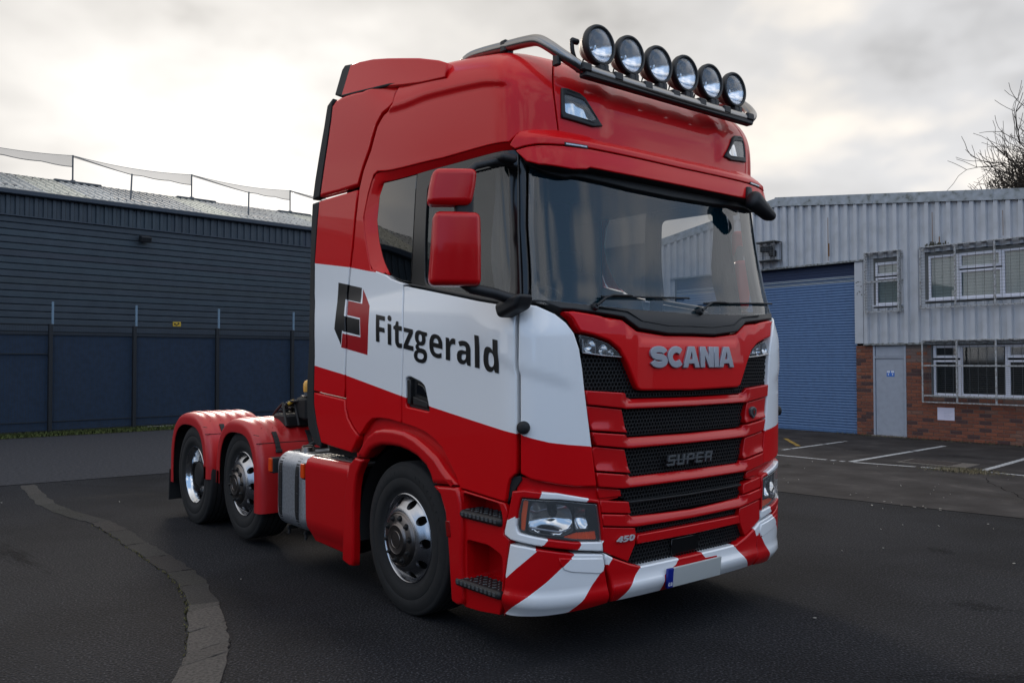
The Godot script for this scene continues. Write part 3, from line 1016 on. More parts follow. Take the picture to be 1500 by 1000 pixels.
func build_cab() -> void:
	var R: Material = M.red_paint
	var Wt: Material = M.white_paint
	# the white belt, as one outline in (s, v)
	var belt := pv([[3.95, 2.47], [3.736, 2.441], [3.432, 2.397], [3.155, 2.356], [2.877, 2.304], [2.646, 2.265], [2.5, 2.3], [1.3, 2.3], [1.0, 2.1], [0.7, 2.0], [0.7, 1.176], [0.83, 1.186], [0.994, 1.204], [1.099, 1.219], [1.19, 1.242], [1.268, 1.264], [1.676, 1.321], [2.115, 1.383], [2.443, 1.436], [3.222, 1.565], [3.737, 1.634], [3.95, 1.66]])
	var logo_a := pv([[3.339, 2.256], [3.201, 2.231], [3.233, 2.121], [3.246, 1.999], [3.258, 1.983], [3.268, 1.891], [3.286, 1.782], [3.392, 1.906]])
	var logo_b := pv([[3.201, 2.231], [2.984, 2.19], [3.003, 2.084], [3.233, 2.121]])
	var logo_c := pv([[3.246, 1.999], [3.009, 1.962], [3.001, 1.847], [3.253, 1.884], [3.268, 1.891], [3.258, 1.983]])
	var logo_d := pv([[2.969, 2.182], [2.87, 2.053], [2.895, 1.708], [3.284, 1.766], [3.264, 1.87], [2.995, 1.835], [3.004, 1.973], [3.22, 2.006], [3.209, 2.112], [2.98, 2.075]])
	var logo := [[M.print_black, logo_a], [M.print_grey, logo_b], [M.print_black, logo_c], [M.print_red, logo_d]]
	var livery := logo + [[Wt, belt]]
	# air deflectors behind the doors
	for sd in [1, -1]:
		var fx := func(a: PackedVector2Array) -> PackedVector2Array: return a if sd == 1 else flip(a)
		var lv := livery if sd == 1 else [[Wt, flip(belt)]]
		panel("upper_air_deflector", R, fx.call(pv([[3.403, 3.262], [3.334, 3.289], [3.258, 3.302], [2.954, 3.355], [2.702, 3.437], [2.505, 3.520], [2.526, 3.362], [2.577, 3.330], [2.655, 3.289], [2.733, 3.210], [2.828, 3.075], [2.931, 2.977], [2.992, 2.910], [3.285, 2.902], [3.608, 2.901], [3.545, 3.003], [3.477, 3.108], [3.424, 3.203]])), {"bev": 0.012, "fl": 0.05, "cell": 0.08})
		panel("deflector_edge", M.black_rubber, fx.call(pv([[3.49, 3.262], [3.405, 3.292], [3.408, 3.262], [3.429, 3.203], [3.482, 3.108], [3.550, 3.003], [3.613, 2.900], [3.737, 2.898], [3.69, 2.978], [3.619, 3.073], [3.54, 3.178]])), {"bev": 0.008, "fl": 0.05})
		panel("air_deflector", R, fx.call(pv([[3.617, 2.889], [2.994, 2.894], [3.05, 2.711], [3.103, 2.513], [3.162, 2.339], [3.213, 2.163], [3.227, 1.96], [3.214, 1.809], [3.234, 1.61], [3.232, 1.395], [3.735, 1.435], [3.722, 1.712], [3.728, 1.925], [3.748, 2.197], [3.726, 2.443], [3.682, 2.631], [3.647, 2.791]])), {"bev": 0.008, "fl": 0.05, "cols": lv, "cell": 0.08})
		panel("lower_air_deflector", R, fx.call(pv([[3.735, 1.427], [3.231, 1.387], [3.226, 1.327], [3.189, 1.254], [3.112, 1.185], [3.027, 1.137], [3.142, 1.006], [3.392, 1.022], [3.618, 1.040], [3.69, 1.181], [3.735, 1.332]])), {"bev": 0.012, "fl": 0.05, "cell": 0.08})
		panel("deflector_edge", M.black_rubber, fx.call(pv([[3.737, 2.888], [3.622, 2.889], [3.652, 2.791], [3.688, 2.631], [3.732, 2.443], [3.754, 2.197], [3.734, 1.925], [3.728, 1.712], [3.741, 1.443], [3.742, 1.332], [3.697, 1.181], [3.625, 1.040], [3.615, 1.000], [3.735, 1.030], [3.84, 1.151], [3.857, 1.284], [3.854, 1.499], [3.818, 1.82], [3.835, 2.203], [3.786, 2.587], [3.762, 2.752]])), {"bev": 0.008, "fl": 0.05, "cell": 0.1})
		# cab side from the deflector seam to the front corner of the roof, round the window
		var rim := pv([[2.646, 2.262], [2.847, 2.317], [2.895, 2.515], [2.919, 2.699], [2.838, 2.857], [2.76, 2.945], [2.703, 2.962], [1.882, 2.933], [1.256, 2.931]])
		var inr := pv([[2.640, 2.262], [2.70, 2.34], [2.735, 2.41], [2.771, 2.526], [2.783, 2.667], [2.735, 2.835], [2.665, 2.909], [2.231, 2.902], [1.224, 2.888]])
		var top := 3.75
		var cs := PackedVector2Array()
		for p in [[1.256, 2.931], [1.20, 2.99], [0.948, 3.02], [0.954, 3.065], [0.985, 3.36], [1.005, 3.60], [1.03, top], [2.38, top], [2.47, 3.522], [2.507, 3.357], [2.553, 3.325], [2.63, 3.288], [2.711, 3.215], [2.80, 3.08], [2.908, 2.978], [2.972, 2.894], [3.030, 2.711], [3.083, 2.513], [3.142, 2.339], [3.193, 2.163], [3.207, 1.96], [3.194, 1.809], [3.214, 1.61], [3.212, 1.395], [3.208, 1.328], [3.164, 1.256], [3.094, 1.191], [3.016, 1.14], [2.976, 1.167], [2.907, 1.226], [2.836, 1.265], [2.737, 1.275], [2.606, 1.273], [2.451, 1.257], [2.451, 1.436], [2.430, 1.794], [2.428, 2.168], [2.374, 2.176], [2.474, 2.198], [2.585, 2.230]]: cs.append(Vector2(p[0], p[1]))
		cs.append_array(rim)
		cs.remove_at(cs.size() - 1)
		panel("cab_side", R, fx.call(cs), {"o": func(s: float, v: float) -> float: return 0.014 * smoothstep(3.305, 3.335, v) * smoothstep(1.24, 1.32, absf(s)) * smoothstep(3.7, 3.45, v), "bev": 0.009, "fl": 0.04, "cols": lv, "cell": 0.035})
		var wr := MB.new()
		strip(wr, R, fx.call(resample(rim, 40)), -0.004, fx.call(resample(inr, 40)), -0.034)
		obj("window_recess", wr, truck)
		# windows
		panel("rear_side_window", M.privacy_glass, fx.call(pv([[2.375, 2.190], [2.474, 2.204], [2.585, 2.237], [2.668, 2.298], [2.722, 2.390], [2.765, 2.526], [2.779, 2.667], [2.729, 2.838], [2.665, 2.907], [2.240, 2.899]])), {"o": -0.03, "bev": 0.004, "fl": 0.01, "cell": 0.12})
		var hole := rounded(pv([[2.100, 2.808], [1.282, 2.792], [1.308, 2.437], [1.342, 2.018], [1.672, 2.069], [2.031, 2.134], [2.196, 2.163], [2.161, 2.455]]), 0.05)
		var frame := pv([[2.228, 2.903], [1.224, 2.890], [1.150, 2.802], [1.188, 2.43], [1.200, 1.989], [1.26, 1.975], [1.382, 1.987], [1.586, 2.019], [1.884, 2.074], [2.187, 2.129], [2.368, 2.168], [2.366, 2.187]])
		panel("door_window_frame", M.black_gloss, fx.call(frame), {"o": -0.022, "bev": 0.008, "fl": 0.04, "holes": [fx.call(hole)], "cell": 0.1})
		panel("door_window", M.door_glass, fx.call(Geometry2D.offset_polygon(hole, 0.01)[0]), {"o": -0.034, "bev": 0.0, "fl": 0.0, "cell": 0.12})
		panel("window_sill", M.black_plastic, fx.call(pv([[2.366, 2.181], [2.187, 2.149], [1.884, 2.094], [1.586, 2.039], [1.29, 1.990], [1.277, 1.973], [1.382, 1.989], [1.586, 2.021], [1.884, 2.076], [2.187, 2.131], [2.360, 2.163]])), {"o": 0.004, "bev": 0.006, "fl": 0.02})
		var sl := MB.new()
		sl.tube(M.black_gloss, PackedVector3Array([SO(1.247 * sd, 1.99, -0.008), SO(1.235 * sd, 2.43, -0.01), SO(1.205 * sd, 2.85, -0.01)]), 0.006, 6)
		obj("pillar_seam", sl, truck)
		# door
		var dhole := rounded(pv([[2.394, 1.556], [2.348, 1.565], [2.219, 1.532], [2.171, 1.505], [2.115, 1.349], [2.392, 1.371]]), 0.02)
		var door := panel("door", R, fx.call(pv([[2.445, 1.257], [2.298, 1.240], [2.171, 1.217], [2.071, 1.181], [1.99, 1.137], [1.911, 1.06], [1.842, 0.977], [1.802, 0.908], [1.369, 0.879], [1.346, 0.972], [1.330, 1.011], [1.284, 1.049], [1.277, 1.248], [1.277, 1.589], [1.287, 1.619], [1.279, 1.969], [1.382, 1.985], [1.586, 2.017], [1.884, 2.072], [2.187, 2.127], [2.349, 2.156], [2.423, 2.166], [2.424, 1.794], [2.445, 1.436]])), {"o": belt_crease, "bev": 0.009, "fl": 0.04, "cols": [[Wt, fx.call(belt)]], "holes": [fx.call(dhole)], "cell": 0.028})
		var hp := MB.new()
		patch(hp, M.black_plastic, fx.call(Geometry2D.offset_polygon(dhole, 0.004)[0]), {"o": -0.028, "bev": 0.0, "fl": 0.0})
		obj("handle_recess", hp, door)
		var hh := MB.new()
		patch(hh, M.black_plastic, fx.call(pv([[2.378, 1.545], [2.335, 1.55], [2.330, 1.385], [2.374, 1.387]])), {"o": 0.002, "bev": 0.006, "fl": 0.03})
		patch(hh, M.black_plastic, fx.call(pv([[2.318, 1.44], [2.315, 1.385], [2.135, 1.366], [2.152, 1.41]])), {"o": -0.004, "bev": 0.006, "fl": 0.03})
		patch(hh, M.black_gloss, fx.call(pv([[2.30, 1.535], [2.215, 1.512], [2.185, 1.485], [2.165, 1.43], [2.30, 1.45]])), {"o": -0.018, "bev": 0.01, "fl": 0.01})
		obj("handle", hh, door)
		# front corner
		panel("front_corner_panel", R, fx.call(pv([[1.262, 1.971], [1.236, 1.987], [1.156, 1.973], [1.052, 1.928], [0.988, 1.879], [0.941, 1.821], [0.908, 1.732], [0.889, 1.622], [0.876, 1.515], [0.853, 1.354], [0.828, 1.185], [0.808, 1.046], [0.795, 0.957], [0.933, 0.965], [1.039, 0.981], [1.2, 1.014], [1.263, 1.046], [1.260, 1.248], [1.260, 1.589], [1.270, 1.619]])), {"bev": 0.012, "fl": 0.05, "cols": [[Wt, fx.call(belt)]], "cell": 0.026, "o": func(s: float, v: float) -> float: return belt_crease(s, v) + 0.004 * smoothstep(1.26, 1.15, absf(s))})
		var bp := MB.new()
		bp.lathe(M.black_rubber, pv([[0.036, -0.005], [0.036, 0.02], [0.030, 0.034], [0.015, 0.041], [0.0, 0.042]]), Transform3D(Basis(Quaternion(Vector3.UP, SNrm(1.237 * sd, 1.30))), SO(1.237 * sd, 1.301, 0.0)), 24)
		obj("door_buffer", bp, truck)
		# black strip low in the door gap
		panel("door_gap_trim", M.black_rubber, fx.call(pv([[1.350, 1.008], [1.335, 1.024], [1.268, 1.034], [1.258, 1.010], [1.31, 0.945], [1.375, 0.86]])), {"o": -0.02, "bev": 0.006, "fl": 0.03})
	# the lettering on the driver's door
	var lt := MB.new()
	letters(lt, M.print_black, "Fitzgerald", func(x: float, y: float) -> Array:
		var s := lerpf(2.772, 1.409, x)
		var v := lerpf(1.801, 1.594, x) + (y - 0.24) * lerpf(0.264, 0.25, x)
		var a := place(0.0035 + belt_crease(s, v), Vector2(s, v), S)
		return [a[0], a[1]], 0.0, 0.0, 0.022)
	obj("door_lettering", lt, truck)
	# roof
	var lh := pv([[0.925, 3.375], [0.896, 3.385], [0.800, 3.375], [0.762, 3.35], [0.640, 3.165], [0.699, 3.142], [0.922, 3.165]])
	panel("roof_front", R, sym([[0.0, 2.95], [0.944, 2.98], [0.950, 3.065], [0.981, 3.36], [1.001, 3.60], [1.026, 3.75], [0.0, 3.75]]), {"bev": 0.006, "fl": 0.04, "cell": 0.09, "holes": [lh, flip(lh)], "o": func(s: float, v: float) -> float:
		var q := smoothstep(0.66, 0.52, absf(s) + (v - 3.1) * 0.15) * smoothstep(3.05, 3.10, v)
		return -0.022 * q})
	var rows := []
	for k in 12:
		var line := PackedVector3Array()
		for j in 61:
			line.append(S(lerpf(-2.5, 2.5, j / 60.0), lerpf(3.72, 2.85 + rL[256], k / 11.0)))
		rows.append(line)
	var rt := MB.new()
	rt.grid(R, rows, func(_p: Vector3) -> Vector3: return Vector3.UP)
	obj("roof_top", rt, truck)
	# roof spoiler with its rubber end
	for part in [["roof_spoiler", R, 0.0], ["spoiler_edge", M.black_rubber, 1.0]]:
		var prof: PackedVector2Array
		if part[2] == 0.0: prof = pv([[-1.035, 3.700], [-0.955, 3.93], [-0.83, 3.915], [-0.60, 3.872], [-0.38, 3.815], [-0.16, 3.752], [0.065, 3.686], [0.31, 3.60], [0.43, 3.545], [0.43, 3.45], [0.148, 3.49], [-0.106, 3.54], [-0.378, 3.60], [-0.672, 3.649]])
		else: prof = pv([[-1.16, 3.742], [-1.10, 3.93], [-1.06, 3.957], [-0.945, 3.934], [-1.025, 3.700]])
		var sp := MB.new()
		for sgn in [-1.0, 1.0]:
			patch(sp, part[1], flip(prof) if sgn < 0 else prof, {"bev": 0.012, "fl": 1.13, "cell": 0.2, "gap": 0.0}, func(u: float, v: float) -> Vector3:
				return Vector3(sgn * ((1.155 if part[2] == 0.0 else 1.151) - (v - 3.55) * 0.16), v, -u if sgn < 0 else u))
		obj(part[0], sp, truck)
	for sgn in [-1.0, 1.0]:
		# the dark joint where the spoiler meets the roof and the deflector
		var jp := PackedVector3Array()
		for k in 15:
			var z := lerpf(0.30, -1.0, k / 14.0)
			var v := 2.95
			while v < 4.0 and absf(S(2.299 - z, v).x) > 1.137: v += 0.004
			var y := S(2.299 - z, v).y + 0.004
			if z < -0.35: y = lerpf(3.602, 3.690, (z + 0.35) / -0.67)
			elif z < 0.10: y = lerpf(S(2.199, 3.4).y * 0.0 + jp[jp.size() - 1].y, 3.602, (0.10 - z) / 0.45 * 0.4 + 0.2)
			jp.append(Vector3(sgn * 1.139, y, z))
		var sj := MB.new()
		sj.tube(M.dark, jp, 0.011, 8)
		obj("spoiler_joint", sj, truck)
	# sun visor, in two red halves over a dark lower edge
	var vo := func(s: float, v: float) -> float:
		var e := smoothstep(1.25, 1.08, absf(s))
		return (0.012 + 0.083 * smoothstep(3.055, 2.93, v) + 0.012 * smoothstep(2.93, 2.75, v)) * lerpf(0.35, 1.0, e)
	panel("sun_visor", R, sym([[0.0, 2.898], [0.604, 2.904], [0.811, 2.908], [0.964, 2.903], [1.099, 2.893], [1.163, 2.884], [1.219, 2.870], [1.247, 2.905], [1.215, 2.975], [1.193, 3.005], [1.116, 3.026], [0.966, 3.050], [0.764, 3.047], [0.66, 3.015], [0.301, 3.020], [0.0, 3.020]]), {"o": vo, "bev": 0.008, "fl": 0.05, "cell": 0.06})
	panel("sun_visor", R, sym([[0.0, 2.750], [0.32, 2.750], [0.616, 2.752], [0.806, 2.758], [0.831, 2.746], [0.925, 2.736], [1.112, 2.751], [1.167, 2.779], [1.194, 2.823], [1.216, 2.864], [1.163, 2.878], [1.099, 2.887], [0.964, 2.897], [0.811, 2.902], [0.604, 2.898], [0.0, 2.892]]), {"o": vo, "bev": 0.008, "fl": 0.07, "fm": M.black_plastic, "cell": 0.06})
	panel("visor_underside", M.black_plastic, sym([[0.0, 2.694], [0.4, 2.70], [0.80, 2.722], [0.876, 2.724], [0.926, 2.711], [1.03, 2.724], [1.13, 2.76], [1.17, 2.80], [1.19, 2.86], [0.0, 2.86]]), {"o": 0.028, "bev": 0.01, "fl": 0.06, "cell": 0.08})
	for sd in [1, -1]:
		var mk := panel("visor_marker_lamp", M.black_plastic, pv([[0.965 * sd, 2.929], [0.808 * sd, 2.929], [0.806 * sd, 2.896], [0.964 * sd, 2.896]]), {"o": func(s: float, v: float) -> float: return vo.call(s, v) + 0.004, "bev": 0.004, "fl": 0.01, "cell": 0.05})
		panel("lens", M.tank_alloy, pv([[0.957 * sd, 2.922], [0.816 * sd, 2.922], [0.814 * sd, 2.903], [0.956 * sd, 2.903]]), {"o": func(s: float, v: float) -> float: return vo.call(s, v) + 0.006, "bev": 0.004, "fl": 0.004, "cell": 0.05}, null, mk)
	# roof lamps
	for sd in [1, -1]:
		var fx := func(a: PackedVector2Array) -> PackedVector2Array: return a if sd == 1 else flip(a)
		var outer: PackedVector2Array = fx.call(pv([[0.940, 3.392], [0.896, 3.402], [0.800, 3.390], [0.756, 3.362], [0.618, 3.156], [0.699, 3.130], [0.938, 3.152]]))
		var inner: PackedVector2Array = fx.call(rounded(pv([[0.912, 3.345], [0.774, 3.330], [0.679, 3.203], [0.707, 3.186], [0.905, 3.203]]), 0.012))
		var h := panel("roof_lamp", M.black_plastic, outer, {"o": 0.016, "bev": 0.012, "fl": 0.05, "holes": [inner], "cell": 0.06})
		panel("lens", M.clear_glass, Geometry2D.offset_polygon(inner, 0.006)[0], {"o": 0.010, "bev": 0.0, "fl": 0.0, "cell": 0.08}, null, h)
		var rf := MB.new()
		patch(rf, M.chrome, Geometry2D.offset_polygon(inner, 0.006)[0], {"bev": 0.0, "fl": 0.0, "cell": 0.02, "o": func(s: float, v: float) -> float:
			return -0.006 - 0.09 * (v - 3.19) - 0.004 * absf(sin(absf(s) * 38.0))})
		obj("reflector", rf, h)
		panel("slot", M.dark, fx.call(pv([[0.905, 3.372], [0.84, 3.366], [0.835, 3.376], [0.900, 3.383]])), {"o": 0.018, "bev": 0.001, "fl": 0.01}, null, h)
		panel("slot", M.dark, fx.call(pv([[0.80, 3.176], [0.70, 3.160], [0.69, 3.170], [0.79, 3.186]])), {"o": 0.018, "bev": 0.001, "fl": 0.01}, null, h)
	# windscreen with its black edge
	var ws := sym([[0.0, 1.905], [0.487, 1.915], [0.80, 1.935], [1.016, 1.965], [1.133, 1.985], [1.184, 2.0], [1.174, 2.43], [1.140, 2.80], [0.0, 2.80]])
	panel("windscreen", M.windscreen_glass, ws, {"o": -0.004, "bev": 0.0, "fl": 0.0, "cell": 0.08})
	var fr_in := rounded(sym([[0.0, 1.965], [0.487, 1.975], [0.80, 1.99], [1.08, 2.01], [1.150, 2.06], [1.142, 2.43], [1.110, 2.74], [1.02, 2.765], [0.0, 2.765]]), 0.05)
	panel("windscreen_border", M.black_gloss, Geometry2D.offset_polygon(ws, 0.004)[0], {"o": -0.012, "bev": 0.0, "fl": 0.01, "holes": [fr_in], "cell": 0.08})

func build_front() -> void:
	var R: Material = M.red_paint
	var P: Material = M.red_plastic
	var Wt: Material = M.white_paint
	# black cowl under the windscreen
	panel("windscreen_cowl", M.black_plastic, sym([[0.0, 1.826], [0.225, 1.824], [0.477, 1.850], [0.591, 1.912], [0.943, 1.951], [1.02, 1.954], [1.058, 1.969], [1.129, 1.992], [1.215, 1.993], [1.19, 2.012], [1.064, 2.005], [0.798, 1.985], [0.496, 1.973], [0.0, 1.962]]), {"o": func(s: float, v: float) -> float: return 0.018 - 0.02 * smoothstep(1.93, 2.0, v), "bev": 0.01, "fl": 0.06, "cell": 0.06})
	panel("cowl_lip", M.black_rubber, sym([[0.0, 1.872], [0.21, 1.870], [0.45, 1.893], [0.56, 1.945], [0.80, 1.968], [0.80, 1.974], [0.552, 1.953], [0.44, 1.901], [0.21, 1.879], [0.0, 1.881]]), {"o": 0.022, "bev": 0.003, "fl": 0.012, "cell": 0.08})
	for ws in [[0.80, -0.02, 1.972, 2.034, 2.052], [-0.11, -1.12, 1.975, 2.03, 2.066]]:
		var wp := MB.new()
		wp.tube(M.black_plastic, PackedVector3Array([SO(ws[0], ws[2], 0.035), SO(ws[0] - 0.06, ws[3] - 0.02, 0.045), SO(ws[0] - 0.12, ws[3], 0.04), SO(ws[0] - 0.28, ws[3] + 0.006, 0.034)]), 0.009, 8, true, 0.006)
		var bl := PackedVector3Array()
		for k in 16: bl.append(SO(lerpf(ws[0] - 0.05, ws[1], k / 15.0), lerpf(ws[3] - 0.005, ws[4], k / 15.0) , 0.018))
		wp.tube(M.black_rubber, bl, 0.0065, 6)
		wp.lathe(M.black_plastic, pv([[0.022, -0.02], [0.022, 0.012], [0.014, 0.024], [0.0, 0.025]]), Transform3D(Basis(Quaternion(Vector3.UP, SNrm(ws[0], ws[2]))), SO(ws[0], ws[2] - 0.004, 0.01)), 14)
		obj("wiper", wp, truck)
	# red lid with the maker's letters
	var lid := sym([[0.0, 1.481], [0.463, 1.489], [0.5, 1.503], [0.58, 1.651], [0.607, 1.689], [0.637, 1.731], [0.709, 1.776], [0.817, 1.807], [0.914, 1.825], [0.958, 1.899], [1.012, 1.940], [0.943, 1.944], [0.591, 1.906], [0.481, 1.843], [0.235, 1.819], [0.0, 1.821]])
	var lidn := panel("grille_lid", R, lid, {"bev": 0.014, "fl": 0.05, "cell": 0.05, "o": func(s: float, v: float) -> float: return 0.004 + 0.012 * smoothstep(1.80, 1.775, v - maxf(absf(s) - 0.45, 0.0) * 0.45)})
	var tx := MB.new()
	wordmark(tx)
	obj("badge_lettering", tx, lidn)
	# upper lamps and the mesh beside the lid
	for sd in [1, -1]:
		var fx := func(a: PackedVector2Array) -> PackedVector2Array: return a if sd == 1 else flip(a)
		var ho: PackedVector2Array = fx.call(pv([[0.912, 1.815], [0.817, 1.799], [0.710, 1.768], [0.641, 1.724], [0.609, 1.688], [0.753, 1.696], [0.888, 1.711]]))
		var lamp := panel("upper_headlamp", M.black_gloss, ho, {"o": -0.055, "bev": 0.0, "fl": 0.0, "cell": 0.05})
		var rc := MB.new()
		strip(rc, M.chrome, ho, -0.002, ho, -0.05)
		obj("surround", rc, lamp)
		var rf := MB.new()
		for q in [[0.84, 1.745, 0.036], [0.745, 1.728, 0.028], [0.685, 1.713, 0.018]]:
			var c := SO(q[0] * sd, q[1], -0.045)
			var n := SNrm(q[0] * sd, q[1])
			rf.lathe(M.chrome, pv([[0.003, 0.002], [q[2] * 0.5, 0.006], [q[2] * 0.85, 0.02], [q[2] * 1.1, 0.04]]), Transform3D(Basis(Quaternion(Vector3.UP, n)), c), 20)
			rf.lathe(M.clear_glass, pv([[q[2] * 0.42, 0.0], [q[2] * 0.36, 0.016], [q[2] * 0.2, 0.024], [0.0, 0.027]]), Transform3D(Basis(Quaternion(Vector3.UP, n)), c), 16)
		for k in 3:
			rf.box(M.alloy, Transform3D(Basis(Quaternion(Vector3.BACK, SNrm(0.79 * sd, 1.74))), SO((0.875 - k * 0.085) * sd, 1.752 - k * 0.014, -0.03)), Vector3(0.008, 0.075 - k * 0.014, 0.03), 0.002)
		obj("reflector", rf, lamp)
		panel("lens", M.clear_glass, ho, {"o": 0.001, "bev": 0.005, "fl": 0.01, "cell": 0.05}, null, lamp)
		var trim := MB.new()
		trim.tube(M.alloy, PackedVector3Array([SO(0.888 * sd, 1.7105, 0.0), SO(0.753 * sd, 1.6955, 0.0), SO(0.612 * sd, 1.687, 0.0)]), 0.005, 6)
		obj("chrome_strip", trim, lamp)
	var mo := sym([[0.0, 1.440], [0.522, 1.446], [0.566, 1.458], [0.582, 1.480], [0.876, 1.500], [0.900, 1.705], [0.753, 1.694], [0.602, 1.685], [0.578, 1.650], [0.497, 1.498], [0.46, 1.484], [0.0, 1.476]])
	var mp := panel("upper_grille", M.dark, mo, {"o": -0.05, "bev": 0.0, "fl": 0.0, "cell": 0.12})
	var hm := MB.new()
	hexmesh(hm, M.black_plastic, mo, -0.022)
	obj("honeycomb", hm, mp).set_meta("kind", "stuff")
	# slots between the bars, each a dark honeycomb
	var slots := [[[0.0, 1.382], [0.60, 1.388], [0.545, 1.222], [0.0, 1.218]], [[0.0, 1.154], [0.58, 1.154], [0.523, 0.990], [0.0, 0.990]], [[0.0, 0.927], [0.607, 0.928], [0.600, 0.881], [0.55, 0.857], [0.522, 0.763], [0.0, 0.751]], [[0.0, 0.693], [0.503, 0.697], [0.495, 0.655], [0.0, 0.655]], [[0.0, 0.593], [0.506, 0.596], [0.570, 0.498], [0.560, 0.488], [0.465, 0.472], [0.0, 0.472]]]
	var mt: Array[MeshInstance3D] = []
	for sl in slots:
		var o := sym(sl)
		var bk := panel("grille_slot", M.dark, o, {"o": -0.06, "bev": 0.0, "fl": 0.0, "cell": 0.12})
		var hx := MB.new()
		hexmesh(hx, M.black_plastic, o, -0.03)
		obj("honeycomb", hx, bk).set_meta("kind", "stuff")
		mt.append(bk)
	var s4 := MB.new()
	patch(s4, M.black_plastic, sym([[0.0, 0.845], [0.549, 0.852], [0.543, 0.836], [0.0, 0.829]]), {"o": -0.012, "bev": 0.004, "fl": 0.02, "cell": 0.1})
	obj("crossbar", s4, mt[2])
	panel("radar_cover", M.black_gloss, pv([[0.17, 0.585], [-0.10, 0.585], [-0.10, 0.482], [0.17, 0.482]]), {"o": -0.018, "bev": 0.006, "fl": 0.02, "cell": 0.1}, null, mt[4])
	# red bars across the front: each stands proud with a sloping shelf where it passes a slot
	var bars := [
		[[0.0, 1.443], [0.519, 1.446], [0.56, 1.457], [0.581, 1.482], [0.874, 1.502], [0.862, 1.419], [0.600, 1.390], [0.588, 1.386], [0.0, 1.382]],
		[[0.0, 1.219], [0.545, 1.222], [0.563, 1.240], [0.831, 1.267], [0.804, 1.188], [0.556, 1.157], [0.0, 1.155]],
		[[0.0, 0.991], [0.523, 0.992], [0.539, 1.006], [0.803, 1.040], [0.790, 0.955], [0.606, 0.930], [0.0, 0.927]],
		[[0.0, 0.752], [0.519, 0.763], [0.536, 0.776], [0.770, 0.803], [0.763, 0.733], [0.505, 0.700], [0.0, 0.693]]]
	var edge_top := [1.446, 1.222, 0.992, 0.763]
	for i in bars.size():
		var e: float = edge_top[i]
		panel("grille_bar", P, sym(bars[i]), {"bev": 0.007, "fl": 0.05, "cell": 0.04, "o": func(s: float, v: float) -> float:
			return 0.008 - 0.028 * smoothstep(e - 0.034, e - 0.002, v) * smoothstep(0.60, 0.54, absf(s))})
	for sd in [1, -1]:
		var fx := func(a: PackedVector2Array) -> PackedVector2Array: return a if sd == 1 else flip(a)
		var blocks := [[[0.861, 1.416], [0.601, 1.387], [0.567, 1.248], [0.832, 1.273]], [[0.802, 1.184], [0.580, 1.155], [0.541, 1.013], [0.805, 1.046], [0.824, 1.17]], [[0.789, 0.951], [0.608, 0.926], [0.600, 0.883], [0.775, 0.886]], [[0.776, 0.880], [0.555, 0.852], [0.538, 0.780], [0.770, 0.807]], [[0.763, 0.729], [0.508, 0.697], [0.498, 0.657], [0.508, 0.598], [0.566, 0.504], [0.69, 0.556], [0.757, 0.587]]]
		for i in blocks.size():
			var low: float = [1.262, 1.03, 0.88, 0.795, 0.5][i]
			var rec: float = 0.014 if i == 2 else 0.0
			panel("grille_side_panel", P, fx.call(pv(blocks[i])), {"bev": 0.006, "fl": 0.05, "cell": 0.04, "o": func(s: float, v: float) -> float:
				return -rec + (0.0 if i > 1 else 0.012 * smoothstep(low + 0.035, low + 0.008, v - (absf(s) - 0.7) * 0.1) - 0.006)})
	panel("grille_bar", P, sym([[0.0, 0.655], [0.493, 0.655], [0.503, 0.598], [0.0, 0.593]]), {"bev": 0.007, "fl": 0.05, "cell": 0.06, "o": 0.006})
	# small emblems
	var sup := MB.new()
	super_letters(sup)
	obj("badge_lettering", sup, mt[1])
	var n4 := MB.new()
	letters(n4, M.badge_pale, "450", func(x: float, y: float) -> Array:
		var a := place(0.010, Vector2(lerpf(0.672, 0.536, x) - y * 0.012, 0.630 + y * 0.034), S)
		return [a[0], a[1]], 0.25, 0.007)
	obj("power_badge", n4, truck)
	var em := MB.new()
	patch(em, M.badge_dark, rounded(pv([[-0.617, 1.345], [-0.660, 1.362], [-0.700, 1.345], [-0.697, 1.305], [-0.660, 1.272], [-0.622, 1.305]]), 0.012), {"o": 0.012, "bev": 0.006, "fl": 0.02, "cell": 0.05})
	patch(em, M.chassis, rounded(pv([[-0.635, 1.338], [-0.660, 1.348], [-0.685, 1.338], [-0.682, 1.310], [-0.660, 1.292], [-0.638, 1.310]]), 0.008), {"o": 0.014, "bev": 0.003, "fl": 0.004, "cell": 0.05})
	patch(em, M.red_lamp, rounded(pv([[-0.650, 1.334], [-0.670, 1.334], [-0.670, 1.310], [-0.660, 1.302], [-0.650, 1.310]]), 0.006), {"o": 0.0155, "bev": 0.002, "fl": 0.002, "cell": 0.05})
	obj("shield_emblem", em, truck)
	# bumper middle with the lip that juts out
	var lipf := func(s: float, v: float) -> float:
		return 0.010 + 0.020 * smoothstep(0.43, 0.37, v) - 0.045 * smoothstep(0.37, 0.25, v)
	var st := [[Wt, pv([[0.753, 0.583], [0.69, 0.553], [0.736, 0.500], [0.77, 0.5]])], [Wt, pv([[0.466, 0.475], [0.131, 0.475], [0.131, 0.467], [0.158, 0.431], [0.276, 0.391], [0.276, 0.2], [0.70, 0.2], [0.646, 0.283], [0.578, 0.362]])], [Wt, pv([[-0.08, 0.475], [-0.418, 0.475], [-0.645, 0.287], [-0.70, 0.2], [-0.27, 0.2], [-0.290, 0.291], [-0.266, 0.32], [-0.247, 0.429], [-0.13, 0.431]])], [Wt, pv([[-0.753, 0.59], [-0.66, 0.56], [-0.70, 0.49], [-0.78, 0.5]])]]
